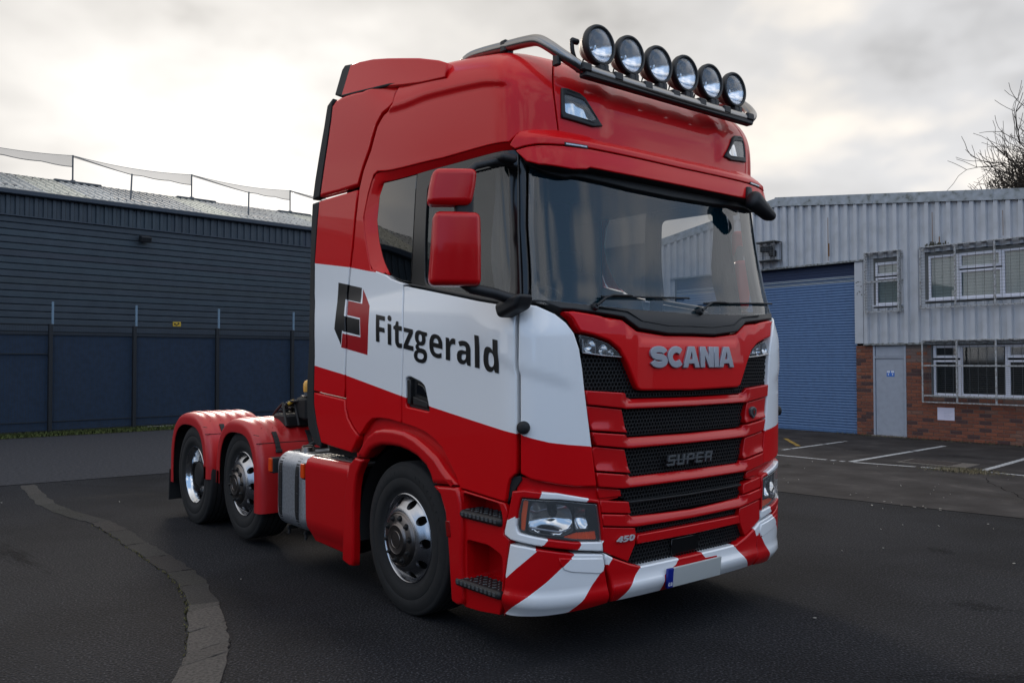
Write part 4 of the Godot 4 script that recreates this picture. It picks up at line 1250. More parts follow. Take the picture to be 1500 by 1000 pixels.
	panel("bumper", P, sym([[0.0, 0.468], [0.466, 0.470], [0.564, 0.500], [0.694, 0.552], [0.752, 0.582], [0.737, 0.48], [0.712, 0.422], [0.700, 0.283], [0.646, 0.280], [0.26, 0.276], [0.0, 0.276]]), {"o": lipf, "bev": 0.012, "fl": 0.10, "cell": 0.035, "cols": st})
	var npl := panel("number_plate", M.plate_grey, pv([[0.272, 0.430], [-0.253, 0.430], [-0.253, 0.314], [0.272, 0.314]]), {"o": 0.045, "bev": 0.003, "fl": 0.012, "cell": 0.2, "cols": [[M.plate_blue, pv([[0.28, 0.5], [0.218, 0.5], [0.218, 0.2], [0.28, 0.2]])]]})
	var gb := MB.new()
	letters(gb, M.white_print, "GB", func(x: float, y: float) -> Array:
		var a := place(0.0465, Vector2(lerpf(0.264, 0.226, x), 0.328 + y * 0.020), S)
		return [a[0], a[1]], 0.0, 0.0, 0.5)
	obj("country_letters", gb, npl)
	# lower headlamps and bumper corners
	panels("bumper_top", P, pv([[0.615, 0.875], [0.79, 0.86], [1.0, 0.90], [1.30, 0.93], [1.30, 1.03], [1.0, 1.0], [0.80, 0.985], [0.615, 0.95]]), {"o": -0.028, "bev": 0.0, "fl": 0.03, "cell": 0.08})
	for sd in [1, -1]:
		var fx := func(a: PackedVector2Array) -> PackedVector2Array: return a if sd == 1 else flip(a)
		var lampo: PackedVector2Array = fx.call(rounded(pv([[1.255, 0.915], [1.042, 0.900], [0.796, 0.862], [0.778, 0.753], [0.768, 0.648], [0.96, 0.666], [1.119, 0.694], [1.277, 0.724], [1.289, 0.758], [1.275, 0.845]]), 0.012))
		var bz := fx.call(pv([[1.313, 0.950], [1.236, 0.961], [1.051, 0.941], [0.798, 0.888], [0.781, 0.881], [0.757, 0.589], [0.95, 0.616], [1.119, 0.644], [1.241, 0.665], [1.331, 0.677], [1.379, 0.700], [1.376, 0.729], [1.345, 0.821]])) as PackedVector2Array
		var whites := [pv([[1.285, 0.815], [1.282, 0.741], [1.268, 0.724], [1.11, 0.690], [1.163, 0.630], [1.34, 0.66], [1.42, 0.698], [1.40, 0.76]]), pv([[1.139, 0.96], [0.844, 0.925], [0.879, 0.860], [1.159, 0.90]]), pv([[0.901, 0.665], [0.755, 0.65], [0.75, 0.58], [0.94, 0.605]])]
		var cc := []
		for w in whites: cc.append([Wt, fx.call(w)])
		panel("headlamp_surround", P, bz, {"o": 0.006, "bev": 0.01, "fl": 0.06, "cell": 0.04, "holes": [lampo], "cols": cc})
		var l1: PackedVector2Array = fx.call(rounded(pv([[1.200, 0.890], [1.08, 0.880], [0.990, 0.862], [0.960, 0.826], [0.953, 0.729], [1.027, 0.704], [1.210, 0.734], [1.222, 0.750], [1.214, 0.822]]), 0.02))
		var l2: PackedVector2Array = fx.call(rounded(pv([[0.942, 0.855], [0.866, 0.843], [0.856, 0.795], [0.857, 0.730], [0.935, 0.732], [0.941, 0.829]]), 0.01))
		var l3: PackedVector2Array = fx.call(rounded(pv([[1.248, 0.900], [1.222, 0.897], [1.236, 0.815], [1.247, 0.735], [1.270, 0.740], [1.266, 0.82]]), 0.008))
		var l4: PackedVector2Array = fx.call(rounded(pv([[0.934, 0.710], [0.803, 0.706], [0.795, 0.662], [0.95, 0.680], [1.012, 0.694]]), 0.008))
		var hl := panel("headlamp", M.black_gloss, lampo, {"o": -0.014, "bev": 0.006, "fl": 0.06, "cell": 0.05, "holes": [l1, l2, l3, l4]})
		panel("lens", M.clear_glass, Geometry2D.offset_polygon(lampo, 0.001)[0], {"o": 0.002, "bev": 0.008, "fl": 0.012, "cell": 0.05}, null, hl)
		panel("side_indicator", M.amber_dark, l3, {"o": -0.022, "bev": 0.0, "fl": 0.0, "cell": 0.02, "gap": -0.002}, null, hl)
		panel("indicator", M.amber, l4, {"bev": 0.0, "fl": 0.0, "cell": 0.012, "gap": -0.002, "o": func(s: float, _v: float) -> float: return -0.024 + 0.006 * absf(sin(s * 130.0))}, null, hl)
		var bowl := func(c: Vector2, rx: float, ry: float, d: float) -> Callable:
			return func(s: float, v: float) -> float:
				var q := Vector2((absf(s) - c.x) / rx, (v - c.y) / ry).length_squared()
				var rib := 0.004 * absf(sin((v - 0.7) * 95.0)) if v < 0.80 and v > 0.77 else 0.0
				return -0.016 - d * clampf(1.0 - q, 0.0, 1.0) - rib
		var rf := MB.new()
		patch(rf, M.chrome, l1, {"bev": 0.0, "fl": 0.0, "cell": 0.016, "gap": -0.002, "o": bowl.call(Vector2(1.09, 0.81), 0.14, 0.10, 0.075)})
		patch(rf, M.chrome, l2, {"bev": 0.0, "fl": 0.0, "cell": 0.014, "gap": -0.002, "o": bowl.call(Vector2(0.90, 0.79), 0.055, 0.075, 0.05)})
		rf.lathe(M.dark, pv([[0.018, 0.0], [0.018, 0.03], [0.0, 0.032]]), Transform3D(Basis(Quaternion(Vector3.UP, SNrm(1.06 * sd, 0.8))), SO(1.06 * sd, 0.815, -0.085)), 16)
		patch(rf, M.badge_grey, fx.call(pv([[1.215, 0.748], [1.03, 0.716], [0.965, 0.738], [0.965, 0.748], [1.03, 0.728], [1.212, 0.760]])), {"o": -0.012, "bev": 0.002, "fl": 0.006})
		obj("reflector", rf, hl)
		var cwhite := [pv([[1.337, 0.68], [1.153, 0.645], [1.163, 0.637], [1.366, 0.46], [1.36, 0.568]]), pv([[0.950, 0.62], [0.74, 0.60], [0.738, 0.52], [0.752, 0.502], [0.897, 0.352], [1.0, 0.246], [1.02, 0.15], [1.47, 0.15], [1.412, 0.229], [1.27, 0.343], [1.129, 0.451], [0.96, 0.592]])]
		var cw := []
		for w in cwhite: cw.append([Wt, fx.call(w)])
		var flap: PackedVector2Array = fx.call(pv([[1.055, 0.588], [0.762, 0.557], [0.752, 0.510], [0.760, 0.476], [0.780, 0.468], [0.981, 0.500], [1.022, 0.516], [1.046, 0.547]]))
		var lipc := func(s: float, v: float) -> float:
			return 0.004 + 0.016 * smoothstep(0.41, 0.345, v) - 0.040 * smoothstep(0.345, 0.24, v)
		var bc := panel("bumper_corner", P, fx.call(pv([[1.337, 0.657], [1.241, 0.651], [1.119, 0.631], [0.95, 0.600], [0.762, 0.578], [0.757, 0.564], [0.742, 0.47], [0.730, 0.418], [0.708, 0.283], [0.858, 0.263], [0.992, 0.254], [1.115, 0.247], [1.239, 0.242], [1.329, 0.235], [1.412, 0.229], [1.392, 0.348], [1.383, 0.439], [1.358, 0.567]])), {"o": lipc, "bev": 0.010, "fl": 0.09, "cell": 0.04, "cols": cw})
		panel("tow_hook_flap", P, flap, {"o": 0.0105, "bev": 0.006, "fl": 0.004, "cell": 0.05, "cols": cw}, null, bc)

func super_letters(mb: MB) -> void:
	# slanted block letters, each drawn with bars and joined by a thin line through the middle
	var glyphs := {"S": [[0, 0, 1, .2], [.8, 0, 1, .55], [0, .4, 1, .6], [0, .45, .2, 1], [0, .8, 1, 1]], "U": [[0, 0, 1, .2], [0, 0, .22, 1], [.78, 0, 1, 1]], "P": [[0, 0, .22, 1], [0, .8, 1, 1], [0, .38, 1, .56], [.78, .38, 1, 1]], "E": [[0, 0, .22, 1], [0, 0, 1, .2], [0, .4, .9, .6], [0, .8, 1, 1]], "R": [[0, 0, .22, 1], [.78, 0, 1, 1], [0, .8, 1, 1], [0, .36, 1, .56]]}
	var word := "SUPER"
	for i in 5:
		for r in glyphs[word[i]]:
			var x0: float = i * 1.36 + r[0]
			var x1: float = i * 1.36 + r[2]
			var o := PackedVector2Array()
			for c in [[x0, r[1]], [x1, r[1]], [x1, r[3]], [x0, r[3]]]:
				o.append(Vector2(0.228 - (c[0] + c[1] * 0.25) * 0.0655, 1.030 + c[1] * 0.064))
			patch(mb, M.badge_dark, o, {"o": 0.004, "bev": 0.001, "fl": 0.014, "gap": 0.0, "cell": 0.2})
	patch(mb, M.badge_dark, pv([[0.20, 1.058], [-0.19, 1.058], [-0.19, 1.064], [0.20, 1.064]]), {"o": 0.001, "bev": 0.001, "fl": 0.01, "gap": 0.0, "cell": 0.2})

func wordmark(mb: MB) -> void:
	# six broad grotesque capitals, 0.13 m tall, cut from strokes
	var arc := func(c: Vector2, rx: float, ry: float, a0: float, a1: float, n: int) -> PackedVector2Array:
		var r := PackedVector2Array()
		for k in n + 1:
			var a := deg_to_rad(lerpf(a0, a1, float(k) / n))
			r.append(c + Vector2(cos(a) * rx, sin(a) * ry))
		return r
	var s_spine: PackedVector2Array = arc.call(Vector2(0.55, 0.675), 0.39, 0.175, 8.0, 270.0, 18)
	s_spine.append_array(arc.call(Vector2(0.55, 0.325), 0.39, 0.175, 88.0, -172.0, 18))
	var c_spine: PackedVector2Array = arc.call(Vector2(0.54, 0.5), 0.39, 0.345, 40.0, 320.0, 24)
	var a_out := pv([[-0.03, 0.0], [0.36, 1.0], [0.76, 1.0], [1.12, 0.0], [0.78, 0.0], [0.72, 0.19], [0.37, 0.19], [0.31, 0.0]])
	var a_hole := pv([[0.445, 0.40], [0.655, 0.40], [0.55, 0.74]])
	var n_out := pv([[0.0, 0.0], [0.0, 1.0], [0.36, 1.0], [0.62, 0.48], [0.62, 1.0], [0.95, 1.0], [0.95, 0.0], [0.60, 0.0], [0.33, 0.54], [0.33, 0.0]])
	var i_out := pv([[0.0, 0.0], [0.0, 1.0], [0.33, 1.0], [0.33, 0.0]])
	var set_ := [[[Geometry2D.offset_polyline(s_spine, 0.148, Geometry2D.JOIN_ROUND, Geometry2D.END_BUTT)[0]], 0.0], [[Geometry2D.offset_polyline(c_spine, 0.155, Geometry2D.JOIN_ROUND, Geometry2D.END_BUTT)[0]], 1.10], [[a_out, a_hole], 2.10], [[n_out], 3.25], [[i_out], 4.23], [[a_out, a_hole], 4.58]]
	for l in set_:
		var outs := []
		for p in l[0]:
			var q := PackedVector2Array()
			for v in p: q.append(Vector2(0.403 - (l[1] + v.x) * 0.1415, 1.622 + v.y * 0.131))
			outs.append(q)
		patch(mb, M.badge_grey, outs[0], {"o": 0.030, "bev": 0.003, "dep": 0.003, "fl": 0.014, "gap": 0.0, "cell": 0.06, "holes": outs.slice(1)})

func build_lower() -> void:
	var R: Material = M.red_paint
	var P: Material = M.red_plastic
	for sd in [1, -1]:
		var fx := func(a: PackedVector2Array) -> PackedVector2Array: return a if sd == 1 else flip(a)
		# wheel arch: flare over the wheel, front leg, and the inner panel behind it
		panel("wheel_arch_inner", P, fx.call(pv([[3.06, 1.02], [3.0, 1.16], [2.907, 1.25], [2.836, 1.285], [2.737, 1.295], [2.606, 1.293], [2.451, 1.277], [2.298, 1.26], [2.171, 1.237], [2.071, 1.201], [1.99, 1.157], [1.90, 1.075], [1.82, 0.977], [1.78, 0.90], [2.05, 0.90], [2.15, 1.02], [2.35, 1.12], [2.55, 1.13], [2.75, 1.10], [2.93, 0.985]])), {"o": -0.035, "bev": 0.004, "fl": 0.05})
		panel("wheel_arch_flare", P, fx.call(pv([[3.040, 0.990], [2.963, 1.065], [2.868, 1.148], [2.762, 1.197], [2.659, 1.214], [2.518, 1.218], [2.382, 1.21], [2.252, 1.18], [2.127, 1.131], [2.018, 1.08], [1.937, 1.014], [1.865, 0.969], [1.792, 0.925], [2.058, 0.905], [2.085, 0.96], [2.13, 1.008], [2.229, 1.058], [2.332, 1.084], [2.438, 1.1], [2.548, 1.102], [2.662, 1.097], [2.75, 1.079], [2.826, 1.051], [2.904, 0.991], [2.915, 0.984]])), {"o": 0.03, "bev": 0.035, "dep": 0.03, "fl": 0.05, "cell": 0.05})
		panel("arch_front_leg", P, fx.call(pv([[2.054, 0.899], [1.790, 0.918], [1.762, 0.812], [1.748, 0.66], [1.758, 0.478], [1.752, 0.35], [1.74, 0.225], [1.80, 0.205], [1.855, 0.215], [1.869, 0.235], [1.887, 0.402], [1.904, 0.583], [1.927, 0.751], [1.978, 0.85]])), {"o": 0.028, "bev": 0.022, "fl": 0.04, "cell": 0.06})
		panel("side_marker", M.red_lamp, fx.call(rounded(pv([[1.915, 0.705], [1.868, 0.712], [1.856, 0.612], [1.902, 0.605]]), 0.012)), {"o": 0.034, "bev": 0.006, "fl": 0.02})
		panel("arch_rear_leg", P, fx.call(pv([[3.255, 0.21], [3.218, 0.678], [3.130, 0.930], [3.045, 0.985], [2.918, 0.980], [2.968, 0.924], [3.018, 0.861], [3.053, 0.765], [3.072, 0.638], [3.077, 0.451], [3.088, 0.195], [3.15, 0.185]])), {"o": 0.028, "bev": 0.02, "fl": 0.04, "cell": 0.06})
		# side skirt with its sloping foot
		panel("side_skirt", P, fx.call(pv([[3.905, 0.905], [3.86, 0.925], [3.142, 0.928], [3.222, 0.678], [3.258, 0.215], [3.83, 0.232], [3.905, 0.36]])), {"bev": 0.022, "fl": 0.25, "fm": M.dark, "cell": 0.07, "o": func(_s: float, v: float) -> float: return 0.006 - 0.05 * smoothstep(0.42, 0.22, v) - 0.045 * smoothstep(0.86, 0.93, v)})
		# steps
		var h1: PackedVector2Array = fx.call(rounded(pv([[1.765, 0.882], [1.425, 0.862], [1.40, 0.80], [1.40, 0.757], [1.765, 0.757]]), 0.02))
		var h2: PackedVector2Array = fx.call(rounded(pv([[1.738, 0.610], [1.53, 0.612], [1.405, 0.575], [1.408, 0.372], [1.738, 0.372]]), 0.03))
		panel("step_panel", P, fx.call(pv([[1.795, 0.903], [1.375, 0.876], [1.350, 0.822], [1.383, 0.731], [1.386, 0.700], [1.338, 0.675], [1.347, 0.655], [1.364, 0.567], [1.389, 0.439], [1.398, 0.348], [1.418, 0.230], [1.60, 0.206], [1.745, 0.198], [1.80, 0.215], [1.80, 0.5], [1.79, 0.75]])), {"o": 0.0, "bev": 0.008, "fl": 0.05, "cell": 0.06, "holes": [h1, h2]})
		for h in [h1, h2]:
			var pk := MB.new()
			var hh: PackedVector2Array = Geometry2D.offset_polygon(h, 0.004)[0]
			hh.append(hh[0])
			strip(pk, P, hh, -0.005, hh, -0.18)
			patch(pk, P, Geometry2D.offset_polygon(h, 0.02)[0], {"o": -0.17, "bev": 0.0, "fl": 0.0})
			obj("step_pocket", pk, truck)
		for q in [[0.760, 0.86], [0.352, 0.85]]:
			var tr := MB.new()
			tr.rbox(M.black_plastic, Transform3D(Basis(), Vector3(-sd * 1.165, q[0] + 0.004, q[1])), Vector3(0.17, 0.052, 0.43), 0.024)
			for i in 9:
				for j in 4:
					tr.box(M.badge_dark, Transform3D(Basis(Vector3.UP, 0.6 if (i + j) % 2 else -0.6), Vector3(-sd * (1.105 + j * 0.036), q[0] + 0.031, q[1] - 0.176 + i * 0.044)), Vector3(0.026, 0.006, 0.010), 0.002)
			for i in 10:
				tr.box(M.badge_dark, Transform3D(Basis(), Vector3(-sd * 1.2495, q[0] + 0.006, q[1] - 0.178 + i * 0.039)), Vector3(0.004, 0.022, 0.022), 0.001)
			obj("step", tr, truck)
		# black arch liner
		var li := MB.new()
		var rows := []
		for k in 25:
			var a := PI * 1.12 * k / 24.0 - PI * 0.06
			var l := PackedVector3Array()
			for j in 2: l.append(Vector3(-sd * lerpf(1.20, 0.55, j), 0.5 + sin(a) * 0.60, cos(a) * 0.60))
			rows.append(l)
		li.grid(M.dark, rows, func(p: Vector3) -> Vector3: return Vector3(0, 0.5 - p.y, -p.z))
		li.box(M.dark, Transform3D(Basis(), Vector3(-sd * 0.55, 0.75, 0.0)), Vector3(0.02, 0.8, 1.25))
		obj("arch_liner", li, truck)
		# catwalk on the skirt, black filler under the deflector
		var cw := MB.new()
		cw.box(M.chequer, Transform3D(Basis(), Vector3(-sd * 0.93, 0.915, -1.02)), Vector3(0.44, 0.02, 0.82), 0.004)
		for i in 15:
			for j in 8:
				cw.box(M.chequer, Transform3D(Basis(Vector3.UP, 0.7 if (i + j) % 2 else -0.7), Vector3(-sd * (0.745 + j * 0.053), 0.927, -0.65 - i * 0.052)), Vector3(0.040, 0.008, 0.012), 0.003)
		obj("catwalk", cw, truck)
		var fb := MB.new()
		fb.box(M.dark, Transform3D(Basis(), Vector3(-sd * 0.80, 1.03, -0.95)), Vector3(0.62, 0.16, 0.60))
		fb.box(M.chassis, Transform3D(Basis(), Vector3(-sd * 1.13, 1.045, -0.585)), Vector3(0.06, 0.18, 0.05), 0.005)
		for k in 3: fb.box(M.chequer, Transform3D(Basis(), Vector3(-sd * 1.145, 0.975 + k * 0.06, -0.575)), Vector3(0.05, 0.03, 0.035), 0.004)
		obj("cab_mount", fb, truck)
		# fuel tank with two straps
		var tk := MB.new()
		tk.rbox(M.tank_alloy, Transform3D(Basis(), Vector3(-sd * 0.885, 0.60, -1.76)), Vector3(0.64, 0.62, 0.66), 0.12, null, 6, 4)
		var tank := obj("fuel_tank", tk, truck)
		for z in [-1.94, -1.62]:
			var stp := MB.new()
			var pr := PackedVector3Array()
			for k in 41:
				var a := TAU * k / 40.0
				var e := Vector2(signf(cos(a)) * pow(absf(cos(a)), 0.42), signf(sin(a)) * pow(absf(sin(a)), 0.42))
				pr.append(Vector3(-sd * 0.885 + e.x * 0.324, 0.60 + e.y * 0.314, z))
			for k in 40:
				var a := pr[k]
				var b := pr[k + 1]
				var w := Vector3(0, 0, 0.028)
				var out := ((a + b) * 0.5 - Vector3(-sd * 0.885, 0.6, z)).normalized()
				stp.q(M.black_plastic, a - w + out * 0.006, b - w + out * 0.006, b + w + out * 0.006, a + w + out * 0.006, out)
				stp.q(M.black_plastic, a - w + out * 0.006, b - w + out * 0.006, b - w - out * 0.01, a - w - out * 0.01, Vector3(0, 0, -1))
				stp.q(M.black_plastic, a + w + out * 0.006, b + w + out * 0.006, b + w - out * 0.01, a + w - out * 0.01, Vector3(0, 0, 1))
			stp.box(M.chassis, Transform3D(Basis(), Vector3(-sd * 1.10, 0.27, z)), Vector3(0.09, 0.03, 0.03), 0.005)
			stp.tube(M.chassis, PackedVector3Array([Vector3(-sd * 1.12, 0.28, z), Vector3(-sd * 1.13, 0.215, z)]), 0.012, 8)
			obj("tank_strap", stp, tank)
		var cp := MB.new()
		cp.lathe(M.alloy_dull, pv([[0.062, -0.01], [0.062, 0.012], [0.052, 0.022], [0.052, 0.036], [0.046, 0.042], [0.0, 0.044]]), Transform3D(Basis(), Vector3(-sd * 1.03, 0.908, -1.80)), 24)
		cp.box(M.alloy_dull, Transform3D(Basis(), Vector3(-sd * 1.03, 0.955, -1.80)), Vector3(0.09, 0.016, 0.02), 0.004)
		obj("fuel_cap", cp, tank)
		var pp := MB.new()
		pp.tube(M.black_rubber, PackedVector3Array([Vector3(-sd * 1.0, 0.93, -1.9), Vector3(-sd * 0.95, 0.985, -1.8), Vector3(-sd * 0.95, 0.985, -1.55), Vector3(-sd * 0.8, 0.97, -1.4)]), 0.02, 8)
		pp.tube(M.alloy_dull, PackedVector3Array([Vector3(-sd * 0.85, 0.965, -2.0), Vector3(-sd * 0.85, 0.965, -1.45)]), 0.03, 10)
		obj("breather_pipe", pp, tank)
		for z in [[-2.10, 0.78, -1.215], [-1.475, 0.79, -1.215]]:
			var ml := MB.new()
			ml.box(M.black_plastic, Transform3D(Basis(), Vector3(sd * z[2] + sd * 0.05, z[1], z[0])), Vector3(0.11, 0.13, 0.07), 0.006)
			var mk := obj("marker_bracket", ml, truck)
			var am := MB.new()
			am.rbox(M.amber, Transform3D(Basis(), Vector3(sd * z[2] - sd * 0.012, z[1] + 0.005, z[0])), Vector3(0.022, 0.115, 0.055), 0.008, null, 2, 1)
			obj("lens", am, mk)
	# underside and engine, so that no light leaks in from below
	var un := MB.new()
	un.box(M.dark, Transform3D(Basis(), Vector3(0, 1.02, 0.25)), Vector3(1.08, 0.55, 2.1))
	un.box(M.dark, Transform3D(Basis(), Vector3(0, 1.21, 0.10)), Vector3(2.30, 0.06, 2.05))
	un.box(M.dark, Transform3D(Basis(), Vector3(0, 0.62, 1.05)), Vector3(1.40, 0.56, 0.42))
	un.box(M.dark, Transform3D(Basis(), Vector3(0, 0.75, 0.95)), Vector3(1.96, 0.90, 0.22))
	obj("engine_block", un, truck)
	var ch := MB.new()
	for sd in [-1.0, 1.0]:
		ch.box(M.chassis, Transform3D(Basis(), Vector3(sd * 0.40, 0.86, -2.2)), Vector3(0.09, 0.27, 5.6), 0.01)
	for z in [-4.9, -3.4, -2.2, -1.2]: ch.box(M.chassis, Transform3D(Basis(), Vector3(0, 0.86, z)), Vector3(0.78, 0.2, 0.12), 0.01)
	for z in [0.0, -2.78, -4.05]: ch.tube(M.chassis, PackedVector3Array([Vector3(-0.95, 0.5, z), Vector3(0.95, 0.5, z)]), 0.075, 12)
	ch.rbox(M.chassis, Transform3D(Basis(), Vector3(0, 0.5, -4.05)), Vector3(0.42, 0.42, 0.4), 0.18)
	obj("chassis", ch, truck)
	var fw := MB.new()
	fw.lathe(M.chassis, pv([[0.44, 1.02], [0.45, 1.05], [0.43, 1.08], [0.06, 1.085]]), Transform3D(Basis(), Vector3(0, 0, -3.55)), 32)
	fw.box(M.chassis, Transform3D(Basis(), Vector3(0, 1.02, -3.5)), Vector3(0.9, 0.1, 0.6), 0.02)
	obj("fifth_wheel", fw, truck)
	# clutter behind the cab: valve block, coiled lines, yellow couplings
	var bk := MB.new()
	bk.box(M.dark, Transform3D(Basis(), Vector3(-0.66, 1.23, -2.42)), Vector3(0.30, 0.20, 0.22), 0.02)
	bk.box(M.chassis, Transform3D(Basis(), Vector3(-0.70, 1.12, -2.60)), Vector3(0.46, 0.12, 0.30), 0.02)
	bk.box(M.alloy_dull, Transform3D(Basis(), Vector3(-0.70, 1.342, -2.42)), Vector3(0.17, 0.016, 0.10), 0.004)
	bk.box(M.alloy_dull, Transform3D(Basis(), Vector3(-0.76, 1.235, -2.56)), Vector3(0.19, 0.018, 0.05), 0.004)
	bk.box(M.alloy_dull, Transform3D(Basis(), Vector3(-0.62, 1.17, -2.50)), Vector3(0.06, 0.03, 0.05), 0.008)
	bk.box(M.dark, Transform3D(Basis(), Vector3(0.0, 1.3, -1.35)), Vector3(1.5, 0.7, 0.12), 0.02)
	for c in 4:
		var pts := PackedVector3Array()
		for k in 110:
			var a := k * 0.55
			pts.append(Vector3(-0.80 + c * 0.11 + cos(a) * 0.05, 1.30 - k * 0.0016 + 0.02 * sin(k * 0.05 + c), -2.50 - k * 0.0042 - c * 0.03 + sin(a) * 0.05))
		bk.tube([M.black_rubber, M.dark, M.chassis, M.dark][c], pts, 0.011, 6)
	for c in 5:
		var y := 1.18 + 0.03 * c
		bk.tube(M.black_rubber, PackedVector3Array([Vector3(-0.95 + c * 0.12, 1.08, -2.40), Vector3(-0.92 + c * 0.11, y + 0.10, -2.55), Vector3(-0.85 + c * 0.1, y + 0.02, -2.85), Vector3(-0.8 + c * 0.08, 1.10, -3.1)]), 0.013, 6)
	bk.tube(M.alloy_dull, PackedVector3Array([Vector3(-0.6, 1.145, -2.9), Vector3(-0.2, 1.145, -3.6)]), 0.012, 6)
	obj("air_lines", bk, truck)
	var cpl := MB.new()
	cpl.tube(M.post_grey, PackedVector3Array([Vector3(-0.75, 1.34, -2.40), Vector3(-0.75, 1.40, -2.40)]), 0.03, 12)
	cpl.lathe(M.beacon_yellow, pv([[0.034, 0.0], [0.038, 0.04], [0.036, 0.075], [0.022, 0.10], [0.0, 0.106]]), Transform3D(Basis(), Vector3(-0.75, 1.385, -2.40)), 20)
	cpl.tube(M.sign_yellow, PackedVector3Array([Vector3(-0.86, 1.27, -2.56), Vector3(-0.83, 1.30, -2.52)]), 0.016, 8)
	obj("coupling_tap", cpl, truck)
	# rear mudguards
	mudguard(-2.83, 0.55, 0.635, 0.5, 0.34, 0.62, -1)
	mudguard(-4.16, 0.60, 0.63, 0.5, 0.62, 0.36, -1)
	mudguard(-2.83, 0.55, 0.635, 0.5, 0.34, 0.62, 1)
	mudguard(-4.16, 0.60, 0.63, 0.5, 0.62, 0.36, 1)
	for sd in [-1.0, 1.0]:
		var fl := MB.new()
		fl.box(M.black_rubber, Transform3D(Basis(Vector3.RIGHT, 0.06), Vector3(sd * 0.93, 0.32, -4.80)), Vector3(0.62, 0.34, 0.016), 0.004)
		obj("mudflap", fl, truck)
	# wheels
	for sd in [1.0, -1.0]:
		wheel(truck, -sd * 1.195, 0.5, 0.0, "steer", sd)
		wheel(truck, -sd * 1.205, 0.545, -2.79, "steer", sd)
		wheel(truck, -sd * 1.225, 0.498, -4.05, "drive", sd)
		var iw := MB.new()
		var xf := Transform3D(Basis(Vector3.BACK, PI / 2), Vector3(-sd * 0.75, 0.498, -4.05))
		iw.lathe(M.tyre, pv([[0.3, -0.15], [0.47, -0.15], [0.5, -0.12], [0.5, 0.12], [0.47, 0.15], [0.3, 0.15]]), xf, 48)
		obj("inner_wheel", iw, truck)

